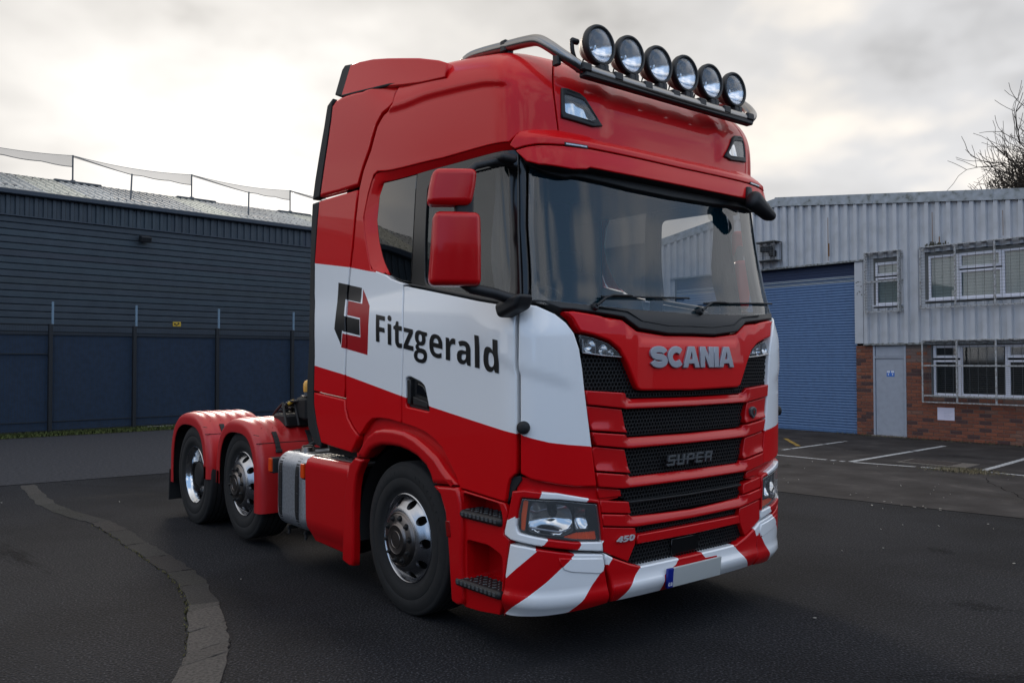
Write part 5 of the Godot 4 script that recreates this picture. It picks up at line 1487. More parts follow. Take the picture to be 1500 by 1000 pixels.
func mudguard(zc: float, hw: float, hh: float, y0: float, front_y: float, rear_y: float, sg: int) -> void:
	# sg -1: the truck's right. The arch is a squarish round, ribbed across its top
	var mb := MB.new()
	var path := []
	var n := 88
	for k in n + 1:
		var a := PI * k / n
		var p := Vector2(signf(cos(a)) * pow(absf(cos(a)), 2.0 / 2.7) * hw, pow(maxf(sin(a), 0.0), 2.0 / 2.7) * hh)
		path.append(p + Vector2(zc, y0))
	path.push_front(Vector2(zc + hw, front_y)); path.push_front(Vector2(zc + hw, front_y - 0.001))
	path.append(Vector2(zc - hw, rear_y)); path.append(Vector2(zc - hw, rear_y - 0.001))
	# section: from the outer skirt's lower edge round the shoulder to the inner edge, as (x, inset, how far it belongs to a rib)
	var sec := [[1.244, 0.125, 0], [1.250, 0.118, 0], [1.250, 0.060, 0], [1.244, 0.035, 0], [1.228, 0.014, 0], [1.205, 0.003, 0], [1.18, 0.0, 0]]
	for x in [1.135, 1.03, 0.925, 0.82, 0.715]:
		sec.append([x + 0.012, 0.0, 0]); sec.append([x + 0.004, 0.0, 1]); sec.append([x - 0.022, 0.0, 1]); sec.append([x - 0.050, 0.0, 0])
	for q in [[0.66, 0.0, 0], [0.645, 0.004, 0], [0.638, 0.016, 0], [0.636, 0.05, 0]]: sec.append(q)
	var rows := []
	for k in path.size():
		var d: Vector2 = (path[mini(k + 1, path.size() - 1)] - path[maxi(k - 1, 0)]).normalized()
		var nrm := Vector2(d.y, -d.x)
		if nrm.dot(path[k] - Vector2(zc, y0 - 0.2)) < 0.0: nrm = -nrm
		var rib := 0.011 * smoothstep(y0 + hh * 0.70, y0 + hh * 0.86, path[k].y)
		var l := PackedVector3Array()
		for q in sec:
			var p: Vector2 = path[k] - nrm * (q[1] - rib * q[2])
			l.append(Vector3(sg * q[0], p.y, p.x))
		rows.append(l)
	mb.grid(M.mudguard_red, rows, func(p: Vector3) -> Vector3: return Vector3((p.x - sg * 0.95) * 0.8, p.y - y0 + 0.2, p.z - zc))
	var o := obj("mudguard", mb, truck)
	# the front slope: a split line, slots under the ribs, two rubber straps
	var on := func(x: float, a: float, out: float) -> Transform3D:
		var p := Vector2(pow(absf(cos(a)), 2.0 / 2.7) * hw, pow(sin(a), 2.0 / 2.7) * hh)
		var p2 := Vector2(pow(absf(cos(a + 0.02)), 2.0 / 2.7) * hw, pow(sin(a + 0.02), 2.0 / 2.7) * hh)
		var t := (p2 - p).normalized()
		var n2 := Vector2(t.y, -t.x)
		if n2.dot(p) < 0.0: n2 = -n2
		p += n2 * out
		return Transform3D(Basis(Vector3.RIGHT, Vector3(0, t.y, t.x), Vector3(0, n2.y, n2.x)), Vector3(sg * x, y0 + p.y, zc + p.x))
	var sm := MB.new()
	for x in [1.13, 1.025, 0.92, 0.815, 0.71]: sm.box(M.dark, on.call(x, 1.03, 0.001), Vector3(0.040, 0.007, 0.004))
	sm.box(M.dark, on.call(0.945, 0.66, 0.0005), Vector3(0.60, 0.006, 0.004))
	sm.box(M.dark, Transform3D(Basis(), Vector3(sg * 1.2495, y0 + hh - 0.118, zc + hw * 0.86)), Vector3(0.004, 0.005, 0.12))
	obj("seam_slots", sm, o)
	for x in [1.055, 0.735]:
		var st := MB.new()
		for k in 5: st.box(M.black_rubber, on.call(x, 0.84 - k * 0.075, 0.006), Vector3(0.045, 0.055, 0.010), 0.002)
		st.box(M.black_plastic, on.call(x, 0.50, 0.012), Vector3(0.06, 0.03, 0.016), 0.004)
		obj("strap", st, o)
	# black underside
	var un := MB.new()
	var ur := []
	for k in path.size():
		var p: Vector2 = path[k].lerp(Vector2(zc, y0), 0.05)
		p.y = path[k].y - (path[k].y - y0) * 0.05 if path[k].y > y0 else path[k].y
		ur.append(PackedVector3Array([Vector3(sg * 1.238, p.y, p.x), Vector3(sg * 0.65, p.y, p.x)]))
	un.grid(M.dark, ur, func(p: Vector3) -> Vector3: return Vector3(0, y0 - p.y, zc - p.z))
	obj("liner", un, o)

func build_fittings() -> void:
	# mirrors
	for sd in [1, -1]:
		var made := truck.get_child_count()
		var yaw: float = -sd * 0.49
		var tilt := func(k: float, top: bool) -> Callable:
			return func(p: Vector3) -> Vector3:
				var t := p.y / k
				var r := p
				r.x += 0.02 * t * sd * (1.0 if top else 0.25)
				r.x *= 1.0 - (0.06 * t if not top else 0.04 * absf(t))
				r.z += 0.018 * (1.0 - pow(p.x / 0.14, 2.0)) * (1.0 if p.z > 0 else 0.0) + (0.0 if top else -0.02 * maxf(-t, 0.0))
				return r
		var b := Basis(Vector3.UP, yaw)
		var arm := MB.new()
		arm.rbox(M.black_plastic, Transform3D(b, Vector3(-sd * 1.520, 2.44, 1.115)), Vector3(0.10, 0.30, 0.07), 0.02)
		arm.tube(M.black_plastic, PackedVector3Array([Vector3(-sd * 1.54, 2.10, 1.10), Vector3(-sd * 1.48, 2.055, 1.13), Vector3(-sd * 1.36, 2.03, 1.18), Vector3(-sd * 1.25, 2.0, 1.21)]), 0.030, 12)
		arm.tube(M.black_plastic, PackedVector3Array([Vector3(-sd * 1.50, 2.66, 1.07), Vector3(-sd * 1.42, 2.735, 1.08), Vector3(-sd * 1.30, 2.775, 1.09), Vector3(-sd * 1.17, 2.785, 1.09)]), 0.021, 12)
		arm.rbox(M.black_plastic, Transform3D(Basis(Vector3.UP, 0.0), Vector3(-sd * 1.225, 2.80, 1.05)), Vector3(0.12, 0.05, 0.20), 0.024)
		var mo := obj("mirror_arm", arm, truck)
		var mb2 := MB.new()
		mb2.rbox(M.black_plastic, Transform3D(Basis(Vector3.UP, 0.0), Vector3(-sd * 1.258, 1.965, 1.215)), Vector3(0.12, 0.085, 0.20), 0.03, func(p: Vector3) -> Vector3: return Vector3(p.x, p.y + p.z * 0.25, p.z * (1.0 + p.y * 4.0)), 3, 3)
		obj("foot", mb2, mo)
		for q in [["mirror_housing", 2.260, 0.392, 0.265, false, -1.568, 1.105], ["mirror_housing", 2.590, 0.195, 0.245, true, -1.580, 1.085]]:
			var m2 := MB.new()
			m2.rbox(M.red_plastic if q[4] else M.red_plastic, Transform3D(b * Basis(Vector3.BACK, sd * (0.03 if q[4] else 0.0)), Vector3(sd * q[5], q[1], q[6])), Vector3(q[3], q[2], 0.12), 0.035, tilt.call(q[2] * 0.5, q[4]), 4, 5)
			var ho := obj(q[0], m2, truck)
			var gl := MB.new()
			gl.box(M.chrome, Transform3D(b, Vector3(sd * q[5], q[1], q[6]) + b * Vector3(0, 0, -0.064)), Vector3(q[3] - 0.05, q[2] - 0.05, 0.006), 0.002)
			obj("mirror_glass", gl, ho)
		if sd < 0:
			# the passenger's mirror is swung back against the door
			for k in range(made, truck.get_child_count()):
				var nd: Node3D = truck.get_child(k)
				var hinge := Vector3(1.25, 0, 1.2)
				nd.transform = Transform3D(Basis(Vector3.UP, 0.5), hinge + Vector3(0.0, 0, -0.27)) * Transform3D(Basis(), -hinge)
	# kerb-view mirror that hangs over the windscreen on the passenger's side
	var km := MB.new()
	km.rbox(M.black_plastic, Transform3D(Basis(Vector3.BACK, -0.46) * Basis(Vector3.RIGHT, 0.15), Vector3(0.770, 2.705, 1.405)), Vector3(0.28, 0.11, 0.11), 0.05, func(p: Vector3) -> Vector3: return Vector3(p.x, p.y * (0.95 - p.x * 2.6) + 0.10 * p.x * p.x, p.z), 4, 6)
	km.tube(M.black_plastic, PackedVector3Array([Vector3(0.70, 2.76, 1.36), Vector3(0.74, 2.84, 1.32)]), 0.03, 10)
	obj("kerb_mirror", km, truck)
	# light bar
	var path := PackedVector3Array()
	var half := [Vector3(-0.955, 3.565, 0.28), Vector3(-0.960, 3.615, 0.36), Vector3(-0.962, 3.626, 0.46), Vector3(-0.965, 3.585, 0.80), Vector3(-0.965, 3.557, 1.00), Vector3(-0.962, 3.535, 1.09), Vector3(-0.942, 3.480, 1.17), Vector3(-0.908, 3.420, 1.235), Vector3(-0.87, 3.385, 1.268), Vector3(-0.81, 3.355, 1.286), Vector3(-0.75, 3.345, 1.292), Vector3(-0.35, 3.338, 1.298)]
	for p in half: path.append(p)
	path.append(Vector3(0, 3.336, 1.30))
	for i in range(half.size() - 1, -1, -1): path.append(Vector3(-half[i].x, half[i].y, half[i].z))
	var c3 := Curve3D.new()
	for i in path.size():
		var d := (path[mini(i + 1, path.size() - 1)] - path[maxi(i - 1, 0)]) * 0.5
		var l0 := path[i].distance_to(path[maxi(i - 1, 0)])
		var l1 := path[i].distance_to(path[mini(i + 1, path.size() - 1)])
		c3.add_point(path[i], -d.normalized() * l0 * 0.33, d.normalized() * l1 * 0.33)
	c3.bake_interval = 0.03
	var lb := MB.new()
	lb.tube(M.steel_tube, c3.get_baked_points(), 0.034, 16)
	var bar := obj("light_bar", lb, truck)
	var br := MB.new()
	for sd in [-1.0, 1.0]:
		br.box(M.black_plastic, Transform3D(Basis(), Vector3(sd * 0.962, 3.583, 0.79)), Vector3(0.072, 0.075, 0.055), 0.008)
		br.box(M.black_plastic, Transform3D(Basis(), Vector3(sd * 0.955, 3.545, 0.80)), Vector3(0.04, 0.11, 0.05), 0.006)
		br.box(M.black_plastic, Transform3D(Basis(), Vector3(sd * 0.93, 3.40, 1.21)), Vector3(0.03, 0.08, 0.05), 0.006)
	br.box(M.black_plastic, Transform3D(Basis(), Vector3(0, 3.316, 1.294)), Vector3(1.62, 0.034, 0.06), 0.008)
	for k in 7: br.box(M.black_plastic, Transform3D(Basis(), Vector3(-0.80 + k * 0.262, 3.352, 1.296)), Vector3(0.075, 0.05, 0.074), 0.008)
	obj("bar_clamp", br, bar)
	for k in 6:
		spotlight(Vector3(-0.652 + k * 0.2608, 3.524, 1.262), k)

func spotlight(at: Vector3, k: int) -> void:
	var xf := Transform3D(Basis(Vector3.RIGHT, PI / 2 - 0.02 + 0.012 * sin(k * 2.3)), at)   # local y looks forward
	var b := MB.new()
	b.lathe(M.black_plastic, pv([[0.0, -0.115], [0.03, -0.112], [0.062, -0.095], [0.092, -0.055], [0.108, -0.02], [0.117, -0.012], [0.1215, 0.0], [0.1215, 0.022], [0.117, 0.032], [0.108, 0.034], [0.102, 0.030], [0.101, 0.018]]), xf, 48)
	var s := obj("spotlight", b, truck)
	var r := MB.new()
	r.lathe(M.reflector, pv([[0.0, -0.062], [0.016, -0.060], [0.045, -0.045], [0.075, -0.020], [0.092, 0.002], [0.102, 0.020]]), xf, 48)
	r.lathe(M.chrome, pv([[0.014, -0.06], [0.012, -0.015], [0.0, -0.012]]), xf, 16)
	obj("reflector", r, s)
	var l := MB.new()
	l.lathe(M.clear_glass, pv([[0.103, 0.020], [0.09, 0.0265], [0.06, 0.034], [0.03, 0.038], [0.0, 0.039]]), xf, 40)
	obj("lens", l, s)
	var br := MB.new()
	var pts := PackedVector3Array()
	for j in 19:
		var a := PI + PI * j / 18.0
		pts.append(at + Vector3(cos(a) * 0.138, sin(a) * 0.140, -0.075))
	pts.insert(0, at + Vector3(-0.138, 0.03, -0.075))
	pts.append(at + Vector3(0.138, 0.03, -0.075))
	br.tube(M.black_plastic, pts, 0.013, 8)
	for sd in [-1.0, 1.0]: br.lathe(M.black_plastic, pv([[0.018, -0.04], [0.018, 0.004], [0.012, 0.010], [0.0, 0.010]]), Transform3D(Basis(Vector3.BACK, -sd * PI / 2), at + Vector3(sd * 0.138, 0.022, -0.07)), 12)
	br.box(M.black_plastic, Transform3D(Basis(), at + Vector3(0.0, -0.150, 0.01)), Vector3(0.05, 0.055, 0.075), 0.006)
	br.box(M.black_plastic, Transform3D(Basis(), at + Vector3(0.03, -0.145, 0.036)), Vector3(0.034, 0.06, 0.03), 0.005)
	br.tube(M.chassis, PackedVector3Array([at + Vector3(0, -0.138, -0.045), at + Vector3(0, -0.142, 0.0)]), 0.016, 8)
	br.tube(M.dark, PackedVector3Array([at + Vector3(-0.03, -0.06, -0.09), at + Vector3(-0.06, -0.12, -0.08), at + Vector3(-0.05, -0.17, -0.04)]), 0.005, 6)
	obj("bracket", br, s)

func build_interior() -> void:
	var it := MB.new()
	it.box(M.interior, Transform3D(Basis(), Vector3(0, 1.30, 0.1)), Vector3(2.24, 0.05, 1.9))
	it.box(M.interior, Transform3D(Basis(), Vector3(0, 2.2, -0.89)), Vector3(2.28, 2.0, 0.05))
	for sd in [-1.0, 1.0]:
		it.box(M.interior, Transform3D(Basis(), Vector3(sd * 1.155, 1.66, 0.15)), Vector3(0.03, 0.72, 2.0))
		it.box(M.interior, Transform3D(Basis(), Vector3(sd * 1.115, 2.60, -0.67)), Vector3(0.03, 1.2, 0.40))
		it.box(M.interior, Transform3D(Basis(), Vector3(sd * 1.10, 3.02, 0.1)), Vector3(0.03, 0.26, 1.9))
	it.box(M.interior, Transform3D(Basis(), Vector3(0, 3.12, 0.1)), Vector3(2.2, 0.04, 1.95))
	it.box(M.interior, Transform3D(Basis(Vector3.RIGHT, 0.1), Vector3(0, 2.95, 0.93)), Vector3(1.9, 0.30, 0.30), 0.05)
	var n := obj("cab_lining", it, truck)
	var da := MB.new()
	da.rbox(M.interior, Transform3D(Basis(Vector3.RIGHT, 0.06), Vector3(0, 1.74, 0.98)), Vector3(2.2, 0.36, 0.60), 0.08, null, 3, 4)
	da.rbox(M.dark, Transform3D(Basis(Vector3.RIGHT, -0.2), Vector3(-0.52, 1.93, 0.80)), Vector3(0.62, 0.10, 0.26), 0.05)
	obj("dashboard", da, n)
	for x in [-0.58, 0.58]:
		var st := MB.new()
		st.rbox(M.seat_cloth, Transform3D(Basis(), Vector3(x, 1.66, 0.02)), Vector3(0.52, 0.16, 0.50), 0.06)
		st.rbox(M.seat_cloth, Transform3D(Basis(Vector3.RIGHT, -0.14), Vector3(x, 2.05, -0.26)), Vector3(0.50, 0.72, 0.14), 0.06)
		st.rbox(M.seat_cloth, Transform3D(Basis(Vector3.RIGHT, -0.14), Vector3(x, 2.48, -0.33)), Vector3(0.28, 0.18, 0.11), 0.05)
		obj("seat", st, truck)
	var sw := MB.new()
	var pts := PackedVector3Array()
	for k in 33:
		var a := TAU * k / 32.0
		pts.append(Vector3(-0.58 + cos(a) * 0.22, 1.98 + sin(a) * 0.15, 0.56 + sin(a) * 0.16))
	sw.tube(M.dark, pts, 0.016, 8, false)
	sw.box(M.dark, Transform3D(Basis(Vector3.RIGHT, -0.75), Vector3(-0.58, 1.97, 0.57)), Vector3(0.42, 0.05, 0.03), 0.01)
	sw.box(M.dark, Transform3D(Basis(Vector3.RIGHT, -0.75), Vector3(-0.58, 1.93, 0.53)), Vector3(0.14, 0.13, 0.05), 0.02)
	obj("steering_wheel", sw, truck)
	# drawn-back curtains at the pillars, the driver's a pale one, and two dash-top boxes
	for sd in [1.0, -1.0]:
		var cu := MB.new()
		var rows := []
		for k in 15:
			var l := PackedVector3Array()
			for j in 8:
				var v := lerpf(2.0, 2.92, j / 7.0)
				var w := 0.16 + 0.05 * sin(j * 0.8)
				l.append(Vector3(-sd * (1.085 - 0.018 * sin(k * 1.9) - (v - 2.0) * 0.04), v, 1.02 - w * k / 14.0 - (v - 2.0) * 0.15))
			rows.append(l)
		cu.grid(M.interior_light if sd > 0 else M.interior, rows, func(_p: Vector3) -> Vector3: return Vector3(sd, 0, 0))
		obj("curtain", cu, n)
	for x in [0.02, 0.62]:
		var bx := MB.new()
		bx.rbox(M.dark, Transform3D(Basis(), Vector3(x, 2.0, 1.12)), Vector3(0.10, 0.15, 0.05), 0.024)
		obj("dash_box", bx, n)

func build_truck() -> void:
	truck = thing("tractor_unit", "red tractor unit with a white side band, lettered doors and six roof spotlights", "truck")
	build_cab()
	build_front()
	build_lower()
	build_fittings()
	build_interior()

# ------------------------------------------------------------------ surroundings
func sheet(called: String, m: Material, pts: Array, y: float, parent: Node, inside := []) -> MeshInstance3D:
	var mb := MB.new()
	var poly := pv(pts)
	var ix := Geometry2D.triangulate_polygon(poly)
	for k in range(0, ix.size(), 3):
		var a := poly[ix[k]]
		var b := poly[ix[k + 1]]
		var c := poly[ix[k + 2]]
		mb.t(m, Vector3(a.x, y, a.y), Vector3(b.x, y, b.y), Vector3(c.x, y, c.y), Vector3.UP, Vector3.UP, Vector3.UP)
	return obj(called, mb, parent)

func line(parent: Node, m: Material, a: Vector2, b: Vector2, w: float, y: float, called := "painted_line", breaks := 0.0) -> void:
	# worn edges: the sides wander by a few millimetres
	var d := (b - a).normalized()
	var nrm := Vector2(-d.y, d.x)
	var n := int(a.distance_to(b) / 0.08) + 1
	var mb := MB.new()
	var l0 := a
	var pl := PackedVector2Array()
	var pr := PackedVector2Array()
	for k in n + 1:
		var p := a.lerp(b, float(k) / n)
		pl.append(p + nrm * (w * 0.5 + rng.randf_range(-0.006, 0.004)))
		pr.append(p - nrm * (w * 0.5 + rng.randf_range(-0.006, 0.004)))
	for k in n:
		if rng.randf() < breaks: continue
		mb.q(m, Vector3(pl[k].x, y, pl[k].y), Vector3(pl[k + 1].x, y, pl[k + 1].y), Vector3(pr[k + 1].x, y, pr[k + 1].y), Vector3(pr[k].x, y, pr[k].y), Vector3.UP)
	obj(called, mb, parent)

func build_ground() -> void:
	var gr := thing("ground", "dark worn asphalt of the lorry yard", "ground")
	gr.remove_meta("label"); gr.remove_meta("category")
	gr.set_meta("kind", "structure")
	var mb := MB.new()
	mb.q(M.asphalt, Vector3(-400, 0, -400), Vector3(400, 0, -400), Vector3(400, 0, 400), Vector3(-400, 0, 400), Vector3.UP)
	obj("asphalt", mb, gr)
	# newer road beyond the straight seam, and the older apron in front of the sheds
	var rd := sheet("road", M.road_asphalt, [[-60, -8.62], [-2.354, -8.30], [-0.22, -8.20], [4.9, -8.10], [4.9, -16.35], [-2.0, -15.95], [-60, -12.5]], 0.006, self)
	rd.set_meta("kind", "structure")
	var ap := sheet("pavement", M.apron_asphalt, [[4.9, -60], [4.92, -8], [5.05, -2.5], [5.208, -1.407], [5.30, -0.6], [5.46, 0.5], [5.60, 1.284], [5.9, 3.0], [6.6, 7], [7.0, 40], [60, 40], [60, -60]], 0.005, self)
	ap.set_meta("kind", "structure")
	# bay markings on the apron
	line(ap, M.line_paint, Vector2(8.72, -6.0), Vector2(8.76, -2.5), 0.085, 0.0095, "painted_line", 0.03)
	line(ap, M.line_paint, Vector2(8.76, -2.42), Vector2(9.12, -0.68), 0.085, 0.0095, "painted_line", 0.03)
	line(ap, M.line_paint, Vector2(9.15, -0.50), Vector2(9.26, 3.0), 0.085, 0.0095, "painted_line", 0.04)
	line(ap, M.line_paint, Vector2(9.55, -4.16), Vector2(12.0, -4.28), 0.085, 0.0095, "painted_line", 0.05)
	line(ap, M.line_paint, Vector2(8.80, -2.42), Vector2(12.55, -2.57), 0.10, 0.0095, "painted_line", 0.03)
	line(ap, M.line_paint, Vector2(9.25, -0.58), Vector2(12.6, -0.86), 0.10, 0.0095, "painted_line", 0.03)
	line(ap, M.line_paint, Vector2(9.36, 1.5), Vector2(12.6, 1.2), 0.10, 0.0095, "painted_line", 0.03)
	line(ap, M.yellow_paint, Vector2(11.55, -5.40), Vector2(10.37, -4.35), 0.09, 0.0135, "yellow_line", 0.05)
	# oil drips, scuffs and dust on the tarmac, and hairline cracks
	for q in [["oil_stain", -0.4, 2.9, 0.9, 0.6, 0.3], ["oil_stain", 1.9, 2.3, 0.55, 0.4, 1.2], ["oil_stain", 3.4, 1.4, 0.5, 0.35, 2.0], ["oil_stain", 7.4, -2.9, 1.2, 0.8, 0.2], ["oil_stain", 10.9, -1.6, 1.3, 0.7, 1.4], ["oil_stain", 10.6, -3.3, 1.2, 0.8, 0.4], ["dust_scuff", -3.3, 0.2, 1.5, 0.5, 0.5], ["dust_scuff", -1.4, -6.4, 2.2, 0.9, 0.1], ["dust_scuff", 3.2, 2.4, 2.2, 0.45, 0.9], ["dust_scuff", 6.8, 0.6, 2.4, 0.9, 1.9], ["dust_scuff", 8.4, -0.9, 1.2, 0.4, 1.5], ["dust_scuff", 7.3, -4.6, 2.4, 1.1, 0.3], ["dust_scuff", -2.9, -5.8, 1.6, 0.8, 1.1], ["dust_scuff", 12.9, -1.4, 1.8, 0.7, 1.5], ["tyre_scuff", 0.8, 3.1, 2.6, 0.28, 0.75], ["tyre_scuff", 2.3, 3.0, 2.8, 0.26, 0.95], ["tyre_scuff", -2.9, -3.6, 3.0, 0.30, 1.45]]:
		var e := MB.new()
		var on_apron: bool = q[1] > 5.3
		var y: float = 0.0046 if not on_apron else 0.0088
		y += 0.0012 * fposmod(q[1] * 3.7, 2.0)
		var bx: Vector3 = Vector3(cos(q[5]), 0, sin(q[5])) * q[3] * 0.5
		var bz: Vector3 = Vector3(-sin(q[5]), 0, cos(q[5])) * q[4] * 0.5
		var c := Vector3(q[1], y, q[2])
		e.q(M[q[0]], c - bx - bz, c + bx - bz, c + bx + bz, c - bx + bz, Vector3.UP)
		# the quad is written as two triangles, the second vertex pair swapped to face up
		var vv: PackedVector3Array = e.s[M[q[0]]][0]
		var uv := PackedVector2Array()
		for v in vv: uv.append(Vector2(0.5 + (v - c).dot(bx) / bx.length_squared() * 0.5, 0.5 + (v - c).dot(bz) / bz.length_squared() * 0.5))
		e.s[M[q[0]]][3] = uv
		obj(q[0], e, gr if not on_apron else ap)
	for q in [[Vector2(5.6, 2.0), Vector2(8.6, -0.2)], [Vector2(5.4, -2.2), Vector2(8.5, -4.8)], [Vector2(-1.7, -7.9), Vector2(0.9, -5.2)]]:
		var ck := MB.new()
		var n := 46
		var pts := PackedVector2Array()
		var off := 0.0
		var dir: Vector2 = (q[1] - q[0]).normalized()
		var nr := Vector2(-dir.y, dir.x)
		for k in n + 1:
			off += rng.randf_range(-0.035, 0.035)
			pts.append(q[0].lerp(q[1], float(k) / n) + nr * off)
		var yy: float = 0.0042 if q[0].x < 5.3 else 0.0084
		for k in n:
			var w := rng.randf_range(0.0015, 0.0045)
			var w2 := rng.randf_range(0.0015, 0.0045)
			ck.q(M.crack_dark, Vector3(pts[k].x - nr.x * w, yy, pts[k].y - nr.y * w), Vector3(pts[k].x + nr.x * w, yy, pts[k].y + nr.y * w), Vector3(pts[k + 1].x + nr.x * w2, yy, pts[k + 1].y + nr.y * w2), Vector3(pts[k + 1].x - nr.x * w2, yy, pts[k + 1].y - nr.y * w2), Vector3.UP)
		obj("crack", ck, gr if q[0].x < 5.3 else ap)
	# drain cover in a concrete collar
	var dc := MB.new()
	dc.box(M.kerb_concrete, Transform3D(Basis(Vector3.UP, 0.06), Vector3(9.68, 0.007, -1.42)), Vector3(0.62, 0.012, 1.05), 0.003, Color(0.20, 0.19, 0.18))
	var dn := obj("drain_collar", dc, ap)
	var dd := MB.new()
	dd.box(M.drain_iron, Transform3D(Basis(Vector3.UP, 0.06), Vector3(9.68, 0.014, -1.52)), Vector3(0.46, 0.010, 0.74), 0.003)
	for k in 9: dd.box(M.drain_iron, Transform3D(Basis(Vector3.UP, 0.06), Vector3(9.68, 0.020, -1.84 + k * 0.08)), Vector3(0.40, 0.006, 0.03), 0.002)
	obj("drain_cover", dd, dn)
	# flush kerb stones that curve through the yard; the far ones half drowned in tar
	var ke := thing("kerb_edging", "curved row of flush concrete kerb stones in the yard", "kerb")
	var L := [[-3.05, 0.85], [-2.84, 0.42], [-2.66, 0.06], [-2.563, -0.131], [-2.43, -0.50], [-2.30, -0.93], [-2.235, -1.09], [-2.13, -1.62], [-2.075, -2.10], [-2.06, -2.75], [-2.055, -3.36], [-2.04, -4.10], [-2.05, -4.74], [-2.14, -5.17], [-2.22, -5.80], [-2.26, -6.3], [-2.22, -7.2], [-2.15, -8.12]]
	var Rr := [[-2.78, 0.95], [-2.57, 0.44], [-2.36, -0.02], [-2.285, -0.20], [-2.17, -0.58], [-2.07, -0.97], [-2.04, -1.04], [-1.93, -1.62], [-1.875, -2.10], [-1.85, -2.72], [-1.86, -3.36], [-1.84, -4.10], [-1.85, -4.72], [-1.95, -5.20], [-2.03, -5.78], [-2.07, -6.26], [-2.03, -7.2], [-1.975, -8.15]]
	for k in L.size() - 1:
		var a := Vector2(L[k][0], L[k][1])
		var b := Vector2(L[k + 1][0], L[k + 1][1])
		var c := Vector2(Rr[k + 1][0], Rr[k + 1][1])
		var d := Vector2(Rr[k][0], Rr[k][1])
		var poly := PackedVector2Array()
		for e in [[a, b], [b, c], [c, d], [d, a]]:
			for j in 6:
				poly.append(e[0].lerp(e[1], j / 6.0) + Vector2(rng.randf_range(-1, 1), rng.randf_range(-1, 1)) * (0.007 if k < 6 or j == 0 else 0.016))
		var tone: float = [0.105, 0.110, 0.10, 0.115, 0.12, 0.085, 0.034, 0.037, 0.032, 0.038, 0.031, 0.040, 0.030, 0.029, 0.045, 0.066, 0.08][k]
		var m3: Material = M.kerb_concrete
		var hgt := 0.012 if k < 6 else 0.007
		var tmp := MB.new()
		patch(tmp, m3, poly, {"bev": 0.006, "dep": 0.005, "fl": 0.03, "gap": 0.002, "cell": 0.3}, func(u: float, v: float) -> Vector3: return Vector3(u, hgt, v))
		for key in tmp.s:
			var cl := PackedColorArray()
			cl.resize(tmp.s[key][0].size())
			cl.fill(Color(tone, tone * 0.97, tone * 0.93))
			tmp.s[key][2] = cl
		obj("kerb_stone", tmp, ke)
	# moss in the joints of the kerb
	var ms := MB.new()
	for k in 260:
		var i := rng.randi_range(3, 11)
		var t := rng.randf()
		var p := Vector2(L[i][0], L[i][1]).lerp(Vector2(L[i + 1][0], L[i + 1][1]), t) + Vector2(rng.randf_range(-0.018, 0.012), 0)
		blade(ms, M.grass_blade, Vector3(p.x, 0.0, p.y), rng.randf_range(0.008, 0.022), 0.012, Color(0.07, 0.065, 0.015).lerp(Color(0.10, 0.09, 0.03), rng.randf()))
	var mo := obj("moss", ms)
	mo.set_meta("kind", "stuff")
	tag(mo, "moss and weeds along the edge of the kerb stones", "moss")
	mo.set_meta("kind", "stuff")
	# pale specks of grit and litter
	var li := MB.new()
	for k in 95:
		var p := Vector3(rng.randf_range(-4.6, 9.5), 0.010, rng.randf_range(-7.5, 3.2))
		if rng.randf() < 0.35: p = Vector3(rng.randf_range(3.0, 9.0), 0.014, rng.randf_range(-2.5, 3.0))
		if absf(p.x) < 1.4 and p.z > -5.0 and p.z < 1.6: continue
		var r := rng.randf_range(0.004, 0.010) * (1.0 if rng.randf() < 0.93 else 1.8)
		li.box(M.litter, Transform3D(Basis(Vector3(rng.randf(), 1, rng.randf()).normalized(), rng.randf() * TAU), p), Vector3(r * 2, 0.005, r * rng.randf_range(0.6, 1.6)), 0.001)
	for k in 8:
		li.box(M.litter, Transform3D(Basis(Vector3.UP, rng.randf() * TAU), Vector3(5.43 + rng.randfn(0, 0.07), 0.012, 0.35 + rng.randfn(0, 0.22))), Vector3(rng.randf_range(0.015, 0.05), 0.003, 0.010), 0.001)
	var lo := obj("litter", li)
	tag(lo, "pale specks of grit and litter scattered over the asphalt", "litter")
	lo.set_meta("kind", "stuff")
	# dead weeds beside the bay line
	var wd := MB.new()
	for k in 1500:
		var q := Vector2(rng.randfn(0, 0.30), rng.randfn(0, 0.11))
		var p := Vector3(8.98 + q.y * 1.2 + q.x * 0.10, 0.008, -0.72 + q.x)
		blade(wd, M.weed, p, rng.randf_range(0.02, 0.075) * (1.0 - minf(q.length(), 0.6)), 0.008, Color(0.20, 0.16, 0.10).lerp(Color(0.07, 0.085, 0.03), rng.randf() * rng.randf()))
	var wo := obj("weeds", wd)
	tag(wo, "clump of dead yellow weeds at the corner of the bay lines", "weeds")
	wo.set_meta("kind", "stuff")
	var w2 := MB.new()
	for k in 900:
		blade(w2, M.weed, Vector3(13.52 + rng.randfn(0, 0.06), 0.008, rng.randf_range(-5.4, 2.5)), rng.randf_range(0.02, 0.07), 0.010, Color(0.05, 0.06, 0.02).lerp(Color(0.12, 0.10, 0.06), rng.randf()))
	var w3 := obj("weeds", w2)
	tag(w3, "low weeds and moss along the foot of the brick wall", "weeds")
	w3.set_meta("kind", "stuff")

func blade(mb: MB, m: Material, p: Vector3, h: float, w: float, c: Color) -> void:
	var a := rng.randf() * TAU
	var s := Vector3(cos(a), 0, sin(a)) * w * 0.5
	var lean := Vector3(rng.randf_range(-1, 1), 0, rng.randf_range(-1, 1)) * h * 0.7
	var n := (Vector3.UP + lean.normalized() * 0.3).normalized()
	var out := Vector3(-sin(a), 0.6, cos(a)).normalized()
	mb.t(m, p - s, p + s, p + lean + Vector3(0, h, 0), out, out, n, c)

